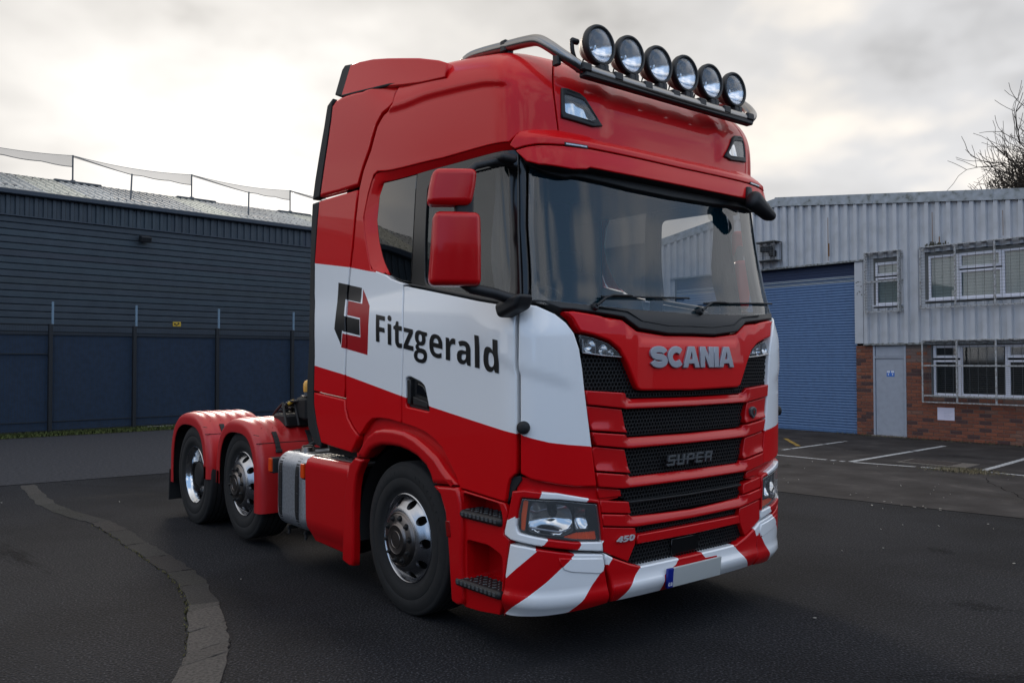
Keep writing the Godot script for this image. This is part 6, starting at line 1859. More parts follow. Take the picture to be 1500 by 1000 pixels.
func wall_boxes(mb: MB, m: Material, f: Callable, u0: float, u1: float, y0: float, y1: float, d0: float, d1: float, bev := 0.0) -> void:
	var a: Vector3 = f.call(u0, y0, d0)
	var b: Vector3 = f.call(u1, y0, d0)
	var ux := (b - a).normalized()
	var c: Vector3 = f.call((u0 + u1) * 0.5, (y0 + y1) * 0.5, (d0 + d1) * 0.5)
	mb.box(m, Transform3D(Basis(ux, Vector3.UP, ux.cross(Vector3.UP)), c), Vector3(absf(u1 - u0), absf(y1 - y0), absf(d1 - d0)), bev)

# the dark shed on the left: u along its face, d out of the face
const AX := Vector3(0.99393, 0, -0.10999)
const AN := Vector3(0.10999, 0, 0.99393)
func shed(u: float, y: float, d: float) -> Vector3: return Vector3(-1.1, y, -17.9) + AX * u + AN * d

func build_dark_shed() -> void:
	var w := thing("industrial_shed", "dark blue grey shed with horizontal cladding behind the fence", "building")
	var U0 := -16.0
	var U1 := 24.0
	# boards of the cladding, each with a rolled lower edge
	for k in 32:
		var y1 := 5.085 - k * 0.16
		var y0 := maxf(y1 - 0.158, 0.0)
		var mb := MB.new()
		var tone := 0.0
		var c := Color(0.033, 0.045, 0.057) * rng.randf_range(0.94, 1.06)
		var secn := [[y1, 0.0], [y1 - 0.004, 0.018], [y1 - 0.012, 0.024], [y0 + 0.030, 0.026], [y0 + 0.018, 0.024], [y0 + 0.008, 0.010], [y0, 0.006]]
		for i in secn.size() - 1:
			mb.q(M.slate_cladding, shed(U0, secn[i][0], secn[i][1]), shed(U1, secn[i][0], secn[i][1]), shed(U1, secn[i + 1][0], secn[i + 1][1]), shed(U0, secn[i + 1][0], secn[i + 1][1]), AN, c)
		obj("cladding_board", mb, w)
	# upright ribbed band under the eaves
	for q in 20:
		var mb := MB.new()
		var c := Color(0.037, 0.049, 0.062) * rng.randf_range(0.95, 1.05)
		for i in 10:
			var u := U0 + q * 2.0 + i * 0.2
			var pr := [[0.0, 0.03], [0.085, 0.03], [0.105, 0.065], [0.18, 0.065], [0.2, 0.03]]
			for j in 4:
				mb.q(M.slate_cladding, shed(u + pr[j][0], 5.10, pr[j][1]), shed(u + pr[j + 1][0], 5.10, pr[j + 1][1]), shed(u + pr[j + 1][0], 5.60, pr[j + 1][1]), shed(u + pr[j][0], 5.60, pr[j][1]), AN, c)
		obj("eaves_panel", mb, w)
	var mb2 := MB.new()
	wall_boxes(mb2, M.gutter, shed, U0, U1, 0.0, 5.6, -0.3, -0.02)
	obj("wall", mb2, w)
	var dr := MB.new()
	wall_boxes(dr, M.gutter, shed, U0, U1, 5.085, 5.112, 0.0, 0.075)
	obj("drip_flashing", dr, w)
	var gu := MB.new()
	wall_boxes(gu, M.gutter, shed, U0, U1, 5.575, 5.70, 0.03, 0.20, 0.02)
	obj("gutter", gu, w)
	# ribbed roof sheets, pale where they let light in
	for q in 40:
		var mb := MB.new()
		var u := U0 + q * 1.0
		var pale := q % 4 == 1
		var c := Color(0.52, 0.51, 0.47) if not pale else Color(0.72, 0.69, 0.56)
		c = c * rng.randf_range(0.88, 1.05)
		var sl := func(uu: float, t: float, h: float) -> Vector3: return shed(uu, 5.68 + t * 0.310 + h, 0.12 - t)
		for i in 5:
			var x := u + i * 0.2
			var pr := [[0.0, 0.0], [0.12, 0.0], [0.14, 0.032], [0.18, 0.032], [0.2, 0.0]]
			for j in 4:
				mb.q(M.roof_sheet, sl.call(x + pr[j][0], 0.0, pr[j][1]), sl.call(x + pr[j + 1][0], 0.0, pr[j + 1][1]), sl.call(x + pr[j + 1][0], 3.1, pr[j + 1][1]), sl.call(x + pr[j][0], 3.1, pr[j][1]), Vector3.UP, c)
			for t in [0.4, 1.5, 2.6]:
				mb.box(M.gutter, Transform3D(Basis(), sl.call(x + 0.16, t, 0.036)), Vector3(0.022, 0.016, 0.022))
		obj("roof_sheet", mb, w)
	var rg := MB.new()
	for q in 100: wall_boxes(rg, M.gutter, shed, U0 + q * 0.4, U0 + q * 0.4 + 0.33, 6.615, 6.66, -3.12, -2.96, 0.01)
	wall_boxes(rg, M.gutter, shed, U0, U1, 6.55, 6.63, -3.2, -2.98)
	obj("ridge_cap", rg, w)
	var bk := MB.new()
	wall_boxes(bk, M.gutter, shed, U0, U1, 0.0, 6.5, -6.3, -6.0)
	for sgn in [0, 1]: 
		var uu: float = U0 if sgn == 0 else U1
		bk.q(M.gutter, shed(uu, 0, 0), shed(uu, 0, -6.2), shed(uu, 5.6, -6.2), shed(uu, 5.6, 0), AX * (1.0 if sgn else -1.0))
		bk.tf(M.gutter, shed(uu, 5.6, 0.1), shed(uu, 6.6, -3.0), shed(uu, 5.6, -6.2), AX * (1.0 if sgn else -1.0))
	bk.q(M.gutter, shed(U0, 6.62, -3.05), shed(U1, 6.62, -3.05), shed(U1, 5.66, -6.2), shed(U0, 5.66, -6.2), Vector3.UP)
	obj("rear_wall", bk, w)
	# floodlight on the wall
	var fl := thing("floodlight", "small dark floodlight fixed high on the slate cladding", "lamp", shed(3.27, 4.83, 0.03))
	var fb := MB.new()
	var bs := Basis(AX, Vector3.UP, AN)
	fb.rbox(M.fence_post, Transform3D(bs * Basis(Vector3.RIGHT, 0.35), AN * 0.15), Vector3(0.27, 0.16, 0.20), 0.03)
	obj("housing", fb, fl)
	var fa := MB.new()
	fa.box(M.fence_post, Transform3D(bs, AN * 0.04 + Vector3(0, 0.02, 0)), Vector3(0.08, 0.10, 0.09), 0.01)
	obj("bracket", fa, fl)
	# yellow sign
	var sg := thing("warning_sign", "small yellow warning sign on the slate cladding above the fence", "sign", shed(4.18, 2.652, 0.034))
	var sb := MB.new()
	sb.box(M.sign_yellow, Transform3D(bs, Vector3.ZERO), Vector3(0.22, 0.125, 0.006), 0.002)
	obj("plate", sb, sg)
	var sp := MB.new()
	sp.box(M.print_black, Transform3D(bs, AX * -0.055 + AN * 0.004), Vector3(0.045, 0.04, 0.003))
	sp.box(M.print_black, Transform3D(bs * Basis(Vector3.BACK, 0.6), AX * 0.01 + AN * 0.004 + Vector3(0, -0.012, 0)), Vector3(0.10, 0.022, 0.003))
	sp.box(M.print_black, Transform3D(bs, AX * 0.045 + AN * 0.0045 + Vector3(0, 0.018, 0)), Vector3(0.035, 0.045, 0.003))
	obj("pictogram", sp, sg)

func build_netting() -> void:
	var n := thing("bird_netting", "sagging grey bird netting strung on posts along the shed roof", "netting")
	var ridge := []
	var eave := []
	for k in range(-3, 7): ridge.append(2.52 + (k) * 3.42)
	for i in ridge.size():
		var u: float = ridge[i]
		var mb := MB.new()
		mb.tube(M.post_grey, PackedVector3Array([shed(u, 6.62, -3.0), shed(u, 7.43, -3.0)]), 0.022, 8)
		mb.box(M.post_grey, Transform3D(Basis(AX, Vector3.UP, AN), shed(u, 6.68, -3.0)), Vector3(0.13, 0.10, 0.12), 0.02)
		obj("post", mb, n)
		var ft := MB.new()
		ft.rbox(M.post_grey, Transform3D(Basis(AX, Vector3.UP, AN), shed(u + 0.1, 6.645, -2.93)), Vector3(1.25, 0.075, 0.22), 0.035)
		obj("post_base", ft, n)
		var ue := u + 0.80 + 0.02
		var eb := MB.new()
		eb.tube(M.post_grey, PackedVector3Array([shed(ue - 0.06, 5.90, -0.85), shed(ue + 0.03, 6.72, -1.0)]), 0.022, 8)
		obj("post", eb, n)
		var ef := MB.new()
		ef.rbox(M.post_grey, Transform3D(Basis(AX, Vector3(0, 1, 0), AN) * Basis(Vector3.RIGHT, 0.3), shed(ue - 0.30, 5.95, -0.78)), Vector3(0.62, 0.06, 0.20), 0.03)
		ef.rbox(M.post_grey, Transform3D(Basis(AX, Vector3(0, 1, 0), AN) * Basis(Vector3.RIGHT, 0.3), shed(ue + 0.36, 5.95, -0.78)), Vector3(0.62, 0.06, 0.20), 0.03)
		obj("post_base", ef, n)
		if i == ridge.size() - 1: continue
		var u2: float = ridge[i + 1]
		# ropes and net between this ridge post, the eaves post and the next ridge post
		var A := shed(u, 7.42, -3.0)
		var B := shed(u2, 7.42, -3.0)
		var A2 := shed(u, 7.12, -3.0)
		var B2 := shed(u2, 7.12, -3.0)
		var E := shed(ue + 0.03, 6.72, -1.0)
		var rope := MB.new()
		var top := PackedVector3Array()
		var low := PackedVector3Array()
		for k in 17:
			var t := k / 16.0
			top.append(A.lerp(B, t) - Vector3(0, 0.10 * 4 * t * (1 - t), 0))
			var te := (ue - u) / (u2 - u)
			var p := A.lerp(E, t / te) if t < te else E.lerp(B2, (t - te) / (1 - te))
			low.append(p - Vector3(0, 0.03 * absf(sin(t * 9.0)), 0))
		rope.tube(M.post_grey, top, 0.007, 5)
		rope.tube(M.post_grey, low, 0.012, 5)
		obj("rope", rope, n)
		var nt := MB.new()
		var rows := []
		for j in 5:
			var l := PackedVector3Array()
			for k in 17:
				var p := top[k].lerp(low[k], j / 4.0)
				l.append(p - Vector3(0, 0.05 * sin(PI * j / 4.0), 0))
			rows.append(l)
		nt.grid(M.bird_net, rows, func(_p: Vector3) -> Vector3: return AN)
		obj("net", nt, n)

const FX := Vector3(0.99593, 0, -0.09017)
const FN := Vector3(0.09017, 0, 0.99593)
func fence(u: float, y: float, d: float) -> Vector3: return Vector3(-0.2, y, -17.0) + FX * u + FN * d

func build_fence() -> void:
	var f := thing("perimeter_fence", "dark blue screened mesh fence with black posts and pale arms", "fence")
	var posts := [-14.2, -12.2, -10.2, -8.2, -6.2, -4.2, -2.1, 0.0, 1.88, 4.0, 6.2, 8.3, 10.4, 12.5, 14.6, 16.7, 18.8]
	for u in posts:
		var mb := MB.new()
		mb.box(M.fence_post, Transform3D(Basis(FX, Vector3.UP, FN), fence(u, 1.26, 0.03)), Vector3(0.085, 2.54, 0.085), 0.008)
		var p := obj("post", mb, f)
		var am := MB.new()
		am.box(M.fence_arm, Transform3D(Basis(FX, Vector3.UP, FN), fence(u + 0.04, 2.78, 0.03)), Vector3(0.045, 0.52, 0.045), 0.004)
		obj("extension_arm", am, p)
	for i in posts.size() - 1:
		var a: float = posts[i] + 0.043
		var b: float = posts[i + 1] - 0.043
		var sc := MB.new()
		var rows := []
		for k in 9:
			var l := PackedVector3Array()
			for j in 25:
				var u := lerpf(a, b, j / 24.0)
				l.append(fence(u, lerpf(0.08, 2.30, k / 8.0), -0.01 + 0.006 * sin(u * 9.0 + k) * sin(PI * k / 8.0)))
			rows.append(l)
		sc.grid(M.fence_screen, rows, func(_p: Vector3) -> Vector3: return FN)
		var pn := obj("screen_panel", sc, f)
		# mesh: fine uprights in front of the screen, with cross wires
		var wi := MB.new()
		var n := int((b - a) / 0.055)
		for j in n + 1:
			var u := lerpf(a, b, float(j) / n)
			wi.q(M.fence_wire, fence(u - 0.003, 0.05, 0.006), fence(u + 0.003, 0.05, 0.006), fence(u + 0.003, 2.52, 0.006), fence(u - 0.003, 2.52, 0.006), FN)
		for y in [0.06, 0.28, 2.28, 2.32, 2.515]: wall_boxes(wi, M.fence_wire, fence, a, b, y - 0.008, y + 0.008, 0.004, 0.016)
		for k in 11: wall_boxes(wi, M.fence_wire, fence, a, b, 2.33 + k * 0.0165, 2.334 + k * 0.0165, 0.004, 0.008)
		if i == 6: wall_boxes(wi, M.fence_wire, fence, a, b, 1.83, 1.85, 0.004, 0.03)
		obj("wire_mesh", wi, pn)
	# verge
	var so := sheet("verge", M.soil, [[-60, -12.5], [-2.0, -15.95], [4.9, -16.35], [30, -18.0], [30, -21.0], [-2.0, -18.2], [-60, -14]], 0.012, self)
	so.set_meta("kind", "structure")
	var gs := MB.new()
	for k in 26000:
		var u := rng.randf_range(-3.2, 6.5)
		var d := rng.randf_range(0.0, 1.0)
		var p := fence(u, 0.01, -0.1 + d * (1.0 + 0.028 * u))
		var c := Color(0.048, 0.066, 0.012).lerp(Color(0.100, 0.110, 0.028), rng.randf() * rng.randf())
		blade(gs, M.grass_blade, p, rng.randf_range(0.03, 0.085), 0.016, c)
	var go := obj("grass", gs)
	tag(go, "strip of short green grass along the foot of the fence", "grass")
	go.set_meta("kind", "stuff")
	var st := MB.new()
	for k in 7: st.box(M.litter, Transform3D(Basis(Vector3.UP, 0.1), fence(2.15 + k * 0.11 + rng.randf_range(-0.02, 0.02), 0.06, 0.30)), Vector3(rng.randf_range(0.04, 0.13), 0.012, 0.03), 0.003)
	var so2 := obj("litter", st)
	tag(so2, "pale scraps lying on the grass under the fence", "litter")
	so2.set_meta("kind", "stuff")

# the grey unit on the right: face at x = 13.75, looking towards -x; u is z
const WX := 13.75
func unit(u: float, y: float, d: float) -> Vector3: return Vector3(WX - d, y, u)
func ubox(mb: MB, m: Material, z0: float, z1: float, y0: float, y1: float, d0: float, d1: float, bev := 0.0, col := Color.WHITE) -> void:
	mb.box(m, Transform3D(Basis(), Vector3(WX - (d0 + d1) * 0.5, (y0 + y1) * 0.5, (z0 + z1) * 0.5)), Vector3(absf(d1 - d0), absf(y1 - y0), absf(z1 - z0)), bev, col)

func cap_y(z: float) -> float: return 5.40 - (z + 6.95) * 0.118 if z > -7.0 else 5.40 + (z + 7.0) * 0.16

func y1_of(z: float) -> float: return cap_y(z) + 0.1075

func build_unit() -> void:
	var b := thing("industrial_unit", "pale grey ribbed metal clad unit with brick base and blue shutter", "building")
	var Z0 := -13.0
	var Z1 := 9.0
	# ribbed cladding in sheets: above the shutter and beside it
	var q := 0
	var z := Z0
	var holes := [[-4.72, -3.92, 2.70, 4.04], [-3.50, 2.6, 2.73, 4.05]]
	while z < Z1:
		var z1 := z + 0.9
		var mb := MB.new()
		var upper := MB.new()
		for i in 4:
			var a := z + i * 0.225
			for j in 4:
				var pr := [[0.0, 0.0], [0.100, 0.0], [0.122, 0.062], [0.203, 0.062], [0.225, 0.0]]
				var za: float = a + pr[j][0]
				var zb: float = a + pr[j + 1][0]
				var low := 2.02
				if zb > -10.2 and za < -4.80: low = 3.90
				var spans := [[low, 9.0]]
				var zm: float = (za + zb) * 0.5
				if low < 3.0: spans = [[low, 2.82], [2.82, 9.0]]
				if zm > -4.60 and zm < -3.95: spans = [[low, 2.80], [3.90, 9.0]]
				if zm > -3.44 and zm < 2.5: spans = [[low, 2.84], [3.92, 9.0]]
				for sp in spans:
					var into: MB = mb if sp[0] <= 2.03 else upper
					var ya: float = minf(sp[1], cap_y(za) + 0.02)
					var yb: float = minf(sp[1], cap_y(zb) + 0.02)
					if sp[0] >= ya: continue
					into.q(M.grey_cladding, unit(za, sp[0], pr[j][1]), unit(zb, sp[0], pr[j + 1][1]), unit(zb, yb, pr[j + 1][1]), unit(za, ya, pr[j][1]), Vector3.LEFT)
				if i == 0 and j == 0 and q % 3 == 1 and low > 3.0:
					ubox(mb, M.dirty_flashing, za - 0.010, za + 0.006, low, cap_y(za), 0.0, 0.010)
		if mb.s.size(): obj("cladding_sheet", mb, b)
		if upper.s.size(): obj("cladding_sheet", upper, b)
		z = z1
		q += 1
	# backing wall with openings closed behind
	var wl := MB.new()
	for s in [[Z0, -10.2, 0.0, 5.0], [-10.2, -4.8, 3.9, 4.6], [-4.8, -4.60, 1.99, 4.6], [-3.95, -3.44, 1.99, 4.5], [-4.60, -3.95, 1.99, 2.8], [-4.60, -3.95, 3.9, 4.6], [-3.44, 2.5, 1.99, 2.84], [-3.44, 2.5, 3.92, 4.1], [2.5, Z1, 1.99, 4.0]]:
		ubox(wl, M.window_reveal, s[0], s[1], s[2], s[3], -0.25, -0.01)
	ubox(wl, M.room_dark, Z0, Z1, 0.0, 5.6, -8.0, -7.8)
	ubox(wl, M.room_dark, Z0, Z1, 2.2, 2.35, -7.9, -0.3)
	ubox(wl, M.room_dark, -4.78, -4.70, 0.0, 5.0, -6.0, -0.25)
	wl.q(M.cap_flashing, unit(Z0, 4.4, -0.05), unit(-7.0, 5.42, -0.05), unit(-7.0, 5.42, -8.0), unit(Z0, 4.4, -8.0), Vector3.UP)
	wl.q(M.cap_flashing, unit(-7.0, 5.42, -0.05), unit(Z1, 3.5, -0.05), unit(Z1, 3.5, -8.0), unit(-7.0, 5.42, -8.0), Vector3.UP)
	ubox(wl, M.window_reveal, Z0 - 0.2, Z0, 0.0, 4.4, -8.0, 0.0)
	ubox(wl, M.window_reveal, Z1, Z1 + 0.2, 0.0, 3.5, -8.0, 0.0)
	obj("wall", wl, b)
	# sloping cap at the top, in lengths
	var zz := -7.0
	while zz < Z1 - 0.1:
		var e := minf(zz + 2.45, Z1)
		var mb := MB.new()
		for k in 1:
			var y0 := cap_y(zz + 0.001)
			var y1 := cap_y(e)
			var h := 0.215
			mb.q(M.cap_flashing, unit(zz, y0, 0.085), unit(e, y1, 0.085), unit(e, y1 + h, 0.085), unit(zz, y0 + h, 0.085), Vector3.LEFT)
			mb.q(M.cap_flashing, unit(zz, y0 + h, 0.085), unit(e, y1 + h, 0.085), unit(e, y1 + h + 0.01, -0.3), unit(zz, y0 + h + 0.01, -0.3), Vector3.UP)
			mb.q(M.cap_flashing, unit(zz, y0, 0.085), unit(e, y1, 0.085), unit(e, y1, 0.0), unit(zz, y0, 0.0), Vector3.DOWN)
		mb.box(M.cap_flashing, Transform3D(Basis(Vector3.RIGHT, 0.1175), unit(e, y1_of(e), 0.088)), Vector3(0.006, 0.215, 0.06))
		obj("cap_flashing", mb, b)
		zz = e
	var c2 := MB.new()
	c2.q(M.cap_flashing, unit(Z0, cap_y(Z0), 0.07), unit(-7.004, cap_y(-7.01), 0.07), unit(-7.004, cap_y(-7.01) + 0.2, 0.07), unit(Z0, cap_y(Z0) + 0.2, 0.07), Vector3.LEFT)
	c2.q(M.cap_flashing, unit(Z0, cap_y(Z0), 0.07), unit(-7.0, cap_y(-7.0), 0.07), unit(-7.0, cap_y(-7.0), 0.0), unit(Z0, cap_y(Z0), 0.0), Vector3.DOWN)
	obj("cap_flashing", c2, b)
	# foam closers that show as a dark row under the cap
	var fc := MB.new()
	var zc := -12.9
	while zc < Z1:
		ubox(fc, M.dark, zc, zc + 0.12, cap_y(zc) - 0.035, cap_y(zc) + 0.01, 0.001, 0.030)
		zc += 0.225
	obj("closer_strip", fc, b).set_meta("kind", "stuff")
	# flashing over the brickwork and round the shutter
	var fl := MB.new()
	ubox(fl, M.dirty_flashing, -4.8, Z1, 1.985, 2.035, 0.0, 0.06, 0.004)
	ubox(fl, M.dirty_flashing, -10.3, -4.77, 3.865, 3.91, 0.0, 0.075, 0.004)
	obj("drip_flashing", fl, b)
	var jm := MB.new()
	ubox(jm, M.grey_cladding, -5.0, -4.80, 2.03, 3.865, -0.12, 0.045, 0.004)
	ubox(jm, M.grey_cladding, -4.775, -4.735, 2.03, 3.90, 0.0, 0.06, 0.004)
	obj("shutter_jamb", jm, b)
	var jd := MB.new()
	for k in 14:
		var fz := -4.98 + rng.randf() * 0.14
		var fy := 3.10 + rng.randf() * 0.3
		ubox(jd, M.window_reveal, fz, fz + rng.randf_range(0.012, 0.035), fy, fy + rng.randf_range(0.012, 0.04), 0.0455, 0.047)
	obj("flaked_paint", jd, b)
	# rust runs and moss on the sheets
	for rr in [[-5.62, 4.95, 3.95, 0.014], [-5.60, 4.35, 4.05, 0.03], [-3.26, 4.75, 4.06, 0.012], [-3.12, 4.22, 4.06, 0.02], [-1.9, 4.6, 4.1, 0.010]]:
		var rs := MB.new()
		ubox(rs, M.rust_stain, rr[0] - rr[3] * 0.5, rr[0] + rr[3] * 0.5, rr[2], rr[1], 0.0625, 0.0632)
		obj("rust_run", rs, b)
	var mss := MB.new()
	for k in 40:
		var mz := -3.2 + rng.randf_range(-0.25, 0.25)
		ubox(mss, M.moss_stain, mz, mz + rng.randf_range(0.01, 0.03), 4.05, 4.07 + 0.08 * rng.randf() * rng.randf(), 0.045, 0.066 + 0.002 * rng.randf())
	obj("moss", mss, b).set_meta("kind", "stuff")
	# blue roller shutter
	var sh := thing("roller_shutter", "large blue ribbed roller shutter in the grey unit", "shutter", Vector3.ZERO)
	var sl_mesh := MB.new()
	var pr2 := [[0.0, 0.0], [0.006, 0.010], [0.02, 0.018], [0.04, 0.020], [0.055, 0.014], [0.0635, 0.0]]
	for i in pr2.size() - 1:
		sl_mesh.qs(M.shutter_blue, Vector3(-pr2[i][1], pr2[i][0], -2.6), Vector3(-pr2[i][1], pr2[i][0], 2.6), Vector3(-pr2[i + 1][1], pr2[i + 1][0], 2.6), Vector3(-pr2[i + 1][1], pr2[i + 1][0], -2.6), Vector3(-1, -0.9 + i * 0.4, 0).normalized(), Vector3(-1, -0.9 + i * 0.4, 0).normalized(), Vector3(-1, -0.5 + i * 0.4, 0).normalized(), Vector3(-1, -0.5 + i * 0.4, 0).normalized())
	var slm := sl_mesh.mesh()
	for k in 53:
		var o := obj("slat", slm, sh)
		o.position = Vector3(WX + 0.075 - rng.randf() * 0.004, 0.06 + k * 0.0637, -7.60)
	var hd := MB.new()
	ubox(hd, M.shutter_hood, -10.2, -5.0, 3.44, 3.87, -0.16, -0.10)
	for k in 5: ubox(hd, M.shutter_hood, -10.2, -5.0, 3.56 + k * 0.066, 3.60 + k * 0.066, -0.11, -0.092, 0.006)
	obj("hood", hd, sh)
	for k in 5:
		var rb := MB.new()
		ubox(rb, M.shutter_pale if k != 2 else M.shutter_blue, -10.2, -5.0, 3.435 + k * 0.030, 3.453 + k * 0.030, -0.11, -0.055 - 0.004 * k, 0.004)
		obj("guide_slat", rb, sh)
	var bb := MB.new()
	ubox(bb, M.shutter_blue, -10.2, -5.0, 0.0, 0.065, -0.10, -0.045, 0.008)
	ubox(bb, M.dark, -10.2, -5.0, 0.0, 3.6, -0.2, -0.17)
	obj("bottom_rail", bb, sh)
	# brickwork: courses of single bricks round the door and under the window
	var bw := thing("brick_plinth", "red brick base wall under the grey cladding beside the door", "wall")
	var mo := MB.new()
	for s in [[-5.0, -4.60, 0.0, 1.985], [-3.88, -3.36, 0.0, 1.985], [-3.36, 3.4, 0.0, 0.90], [3.4, Z1, 0.0, 1.985]]:
		ubox(mo, M.mortar, s[0], s[1], s[2], s[3], -0.20, -0.006)
	obj("mortar_bed", mo, bw)
	var bricks := []
	for c in 27:
		var y := 0.004 + c * 0.0735
		if y + 0.0635 > 1.985: break
		var zs := -5.0 - (0.1125 if c % 2 else 0.0)
		while zs < 3.6:
			var za := zs + 0.005
			var zb := zs + 0.220
			zs += 0.225
			for seg in [[-5.0, -4.605], [-3.875, -3.35 if y > 0.86 else 3.6]]:
				var a: float = maxf(za, seg[0])
				var e: float = minf(zb, seg[1])
				if e - a > 0.04: bricks.append([a, e, y, c])
	var far := MB.new()
	for k in bricks.size():
		var r: Array = bricks[k]
		var mx := rng.randf()
		var col := Color(0.35, 0.118, 0.066).lerp(Color(0.23, 0.085, 0.056), rng.randf())
		if mx < 0.16: col = Color(0.115, 0.062, 0.055)
		elif mx > 0.90: col = Color(0.29, 0.145, 0.10)
		if r[0] > -3.9 and r[0] < -3.4 and r[2] > 1.62 and rng.randf() < 0.7: col = col.lerp(Color(0.22, 0.19, 0.18), 0.65)
		var mb: MB = far if k >= 290 else MB.new()
		ubox(mb, M.brick, r[0], r[1], r[2], r[2] + 0.0635, -0.10, 0.004 + rng.randf_range(-0.002, 0.002), 0.003, col)
		if k < 290: obj("brick", mb, bw)
	var fo := obj("brick_courses", far, bw)
	fo.set_meta("kind", "stuff")
	# grey door
	var dr := thing("metal_door", "plain pale grey door with a small blue sign", "door", Vector3.ZERO)
	var fr := MB.new()
	ubox(fr, M.grey_door, -4.605, -4.56, 0.0, 1.985, -0.12, 0.012, 0.004)
	ubox(fr, M.grey_door, -3.925, -3.875, 0.0, 1.985, -0.12, 0.012, 0.004)
	ubox(fr, M.grey_door, -4.56, -3.925, 1.70, 1.735, -0.12, 0.008, 0.004)
	obj("frame", fr, dr)
	var lf := MB.new()
	ubox(lf, M.grey_door, -4.553, -3.932, 0.02, 1.695, -0.10, -0.012, 0.005)
	obj("leaf", lf, dr)
	var tp := MB.new()
	ubox(tp, M.grey_door, -4.553, -3.932, 1.74, 1.98, -0.10, -0.012, 0.005)
	obj("overpanel", tp, dr)
	var th := MB.new()
	ubox(th, M.mortar, -4.62, -3.86, 0.0, 0.02, -0.12, 0.10, 0.004)
	obj("threshold", th, dr)
	var ds := thing("door_sign", "small blue and white sign on the grey door", "sign", Vector3.ZERO)
	var d1 := MB.new()
	ubox(d1, M.sign_blue, -4.308, -4.136, 1.305, 1.432, -0.012, -0.009)
	obj("plate", d1, ds)
	var d2 := MB.new()
	for zc3 in [-4.268, -4.176]:
		ubox(d2, M.white_print, zc3 - 0.034, zc3 + 0.034, 1.388, 1.428, -0.009, -0.008)
		ubox(d2, M.white_print, zc3 - 0.010, zc3 + 0.010, 1.33, 1.37, -0.009, -0.008)
	obj("pictogram", d2, ds)
	var nt := thing("wall_notice", "white paper notice on the bricks under the window", "notice", Vector3.ZERO)
	var n1 := MB.new()
	ubox(n1, M.paper_white, -3.228, -2.886, 0.420, 0.680, 0.006, 0.010, 0.001)
	obj("plate", n1, nt)
	var n2 := MB.new()
	for k in 5: ubox(n2, M.fence_arm, -3.10, -2.93 - 0.03 * (k % 3), 0.600 - k * 0.032, 0.603 - k * 0.032, 0.010, 0.0105)
	obj("faint_print", n2, nt)
	# windows
	window("window", "small upstairs window in a mesh cage beside the shutter", -4.53, -3.99, 2.87, 3.80, [[-4.53, -3.99, 3.50, 3.80, true], [-4.53, -3.99, 2.87, 3.47, false]], 0.02, true)
	window("window", "wide upstairs window with blinds behind a security cage", -3.38, 2.4, 2.92, 3.84, [[-3.38, -2.77, 2.92, 3.84, false], [-2.77, -1.95, 3.52, 3.84, true], [-2.77, -1.95, 2.92, 3.49, false], [-1.95, -1.2, 2.92, 3.84, false], [-1.2, -0.4, 3.52, 3.84, true], [-1.2, -0.4, 2.92, 3.49, false], [-0.4, 0.5, 2.92, 3.84, false], [0.5, 1.4, 2.92, 3.84, false], [1.4, 2.4, 2.92, 3.84, false]], 0.02, true)
	window("window", "wide dark downstairs window behind a barred security cage", -3.33, 3.35, 0.92, 1.98, [[-3.33, -2.79, 1.70, 1.97, true], [-3.33, -2.79, 0.93, 1.66, false], [-2.79, -1.90, 0.93, 1.97, false], [-1.90, -1.36, 1.70, 1.97, true], [-1.90, -1.36, 0.93, 1.66, false], [-1.36, -0.4, 0.93, 1.97, false], [-0.4, 0.2, 1.70, 1.97, true], [-0.4, 0.2, 0.93, 1.66, false], [0.2, 1.2, 0.93, 1.97, false], [1.2, 2.2, 0.93, 1.97, false], [2.2, 3.35, 0.93, 1.97, false]], -0.04, false)
	cage("security cage bolted over the small upstairs window", -4.71, -3.935, 2.70, 4.03, [], [3.37], 0.16, true, 22)
	cage("long security cage over the upstairs window with blinds", -3.50, 2.55, 2.735, 4.035, [-2.80, -2.05, -1.25, -0.45, 0.35, 1.15, 1.95], [], 0.14, false, 20)
	cage("barred security cage over the dark downstairs window", -3.48, 3.4, 0.775, 2.08, [-2.79, -2.05, -1.30, -0.55, 0.2, 0.95, 1.7, 2.45], [1.545, 0.925], 0.14, false, 30)
	# camera in a wire box by the shutter
	var cam := thing("security_camera", "security camera inside a wire box on the grey cladding", "camera", Vector3.ZERO)
	var k1 := MB.new()
	for y in [4.07, 4.52]: ubox(k1, M.window_reveal, -7.46, -6.85, y, y + 0.02, 0.04, 0.36)
	for p in [[-7.46, 0.35], [-6.86, 0.35], [-7.46, 0.04], [-6.86, 0.04]]: ubox(k1, M.cage_wire, p[0], p[0] + 0.012, 4.07, 4.53, p[1], p[1] + 0.012)
	for k in 9:
		ubox(k1, M.cage_wire, -7.46 + k * 0.073, -7.456 + k * 0.073, 4.08, 4.52, 0.352, 0.356)
	for k in 7: ubox(k1, M.cage_wire, -7.46, -6.85, 4.12 + k * 0.06, 4.124 + k * 0.06, 0.352, 0.356)
	obj("wire_box", k1, cam)
	var k2 := MB.new()
	k2.rbox(M.fence_post, Transform3D(Basis(Vector3.UP, 0.5), unit(-7.18, 4.36, 0.18)), Vector3(0.13, 0.13, 0.30), 0.03)
	k2.rbox(M.fence_post, Transform3D(Basis(Vector3.UP, 0.2), unit(-7.02, 4.25, 0.16)), Vector3(0.12, 0.15, 0.16), 0.03)
	k2.tube(M.fence_post, PackedVector3Array([unit(-7.1, 4.25, 0.04), unit(-7.1, 4.28, 0.2)]), 0.03, 8)
	obj("camera", k2, cam)

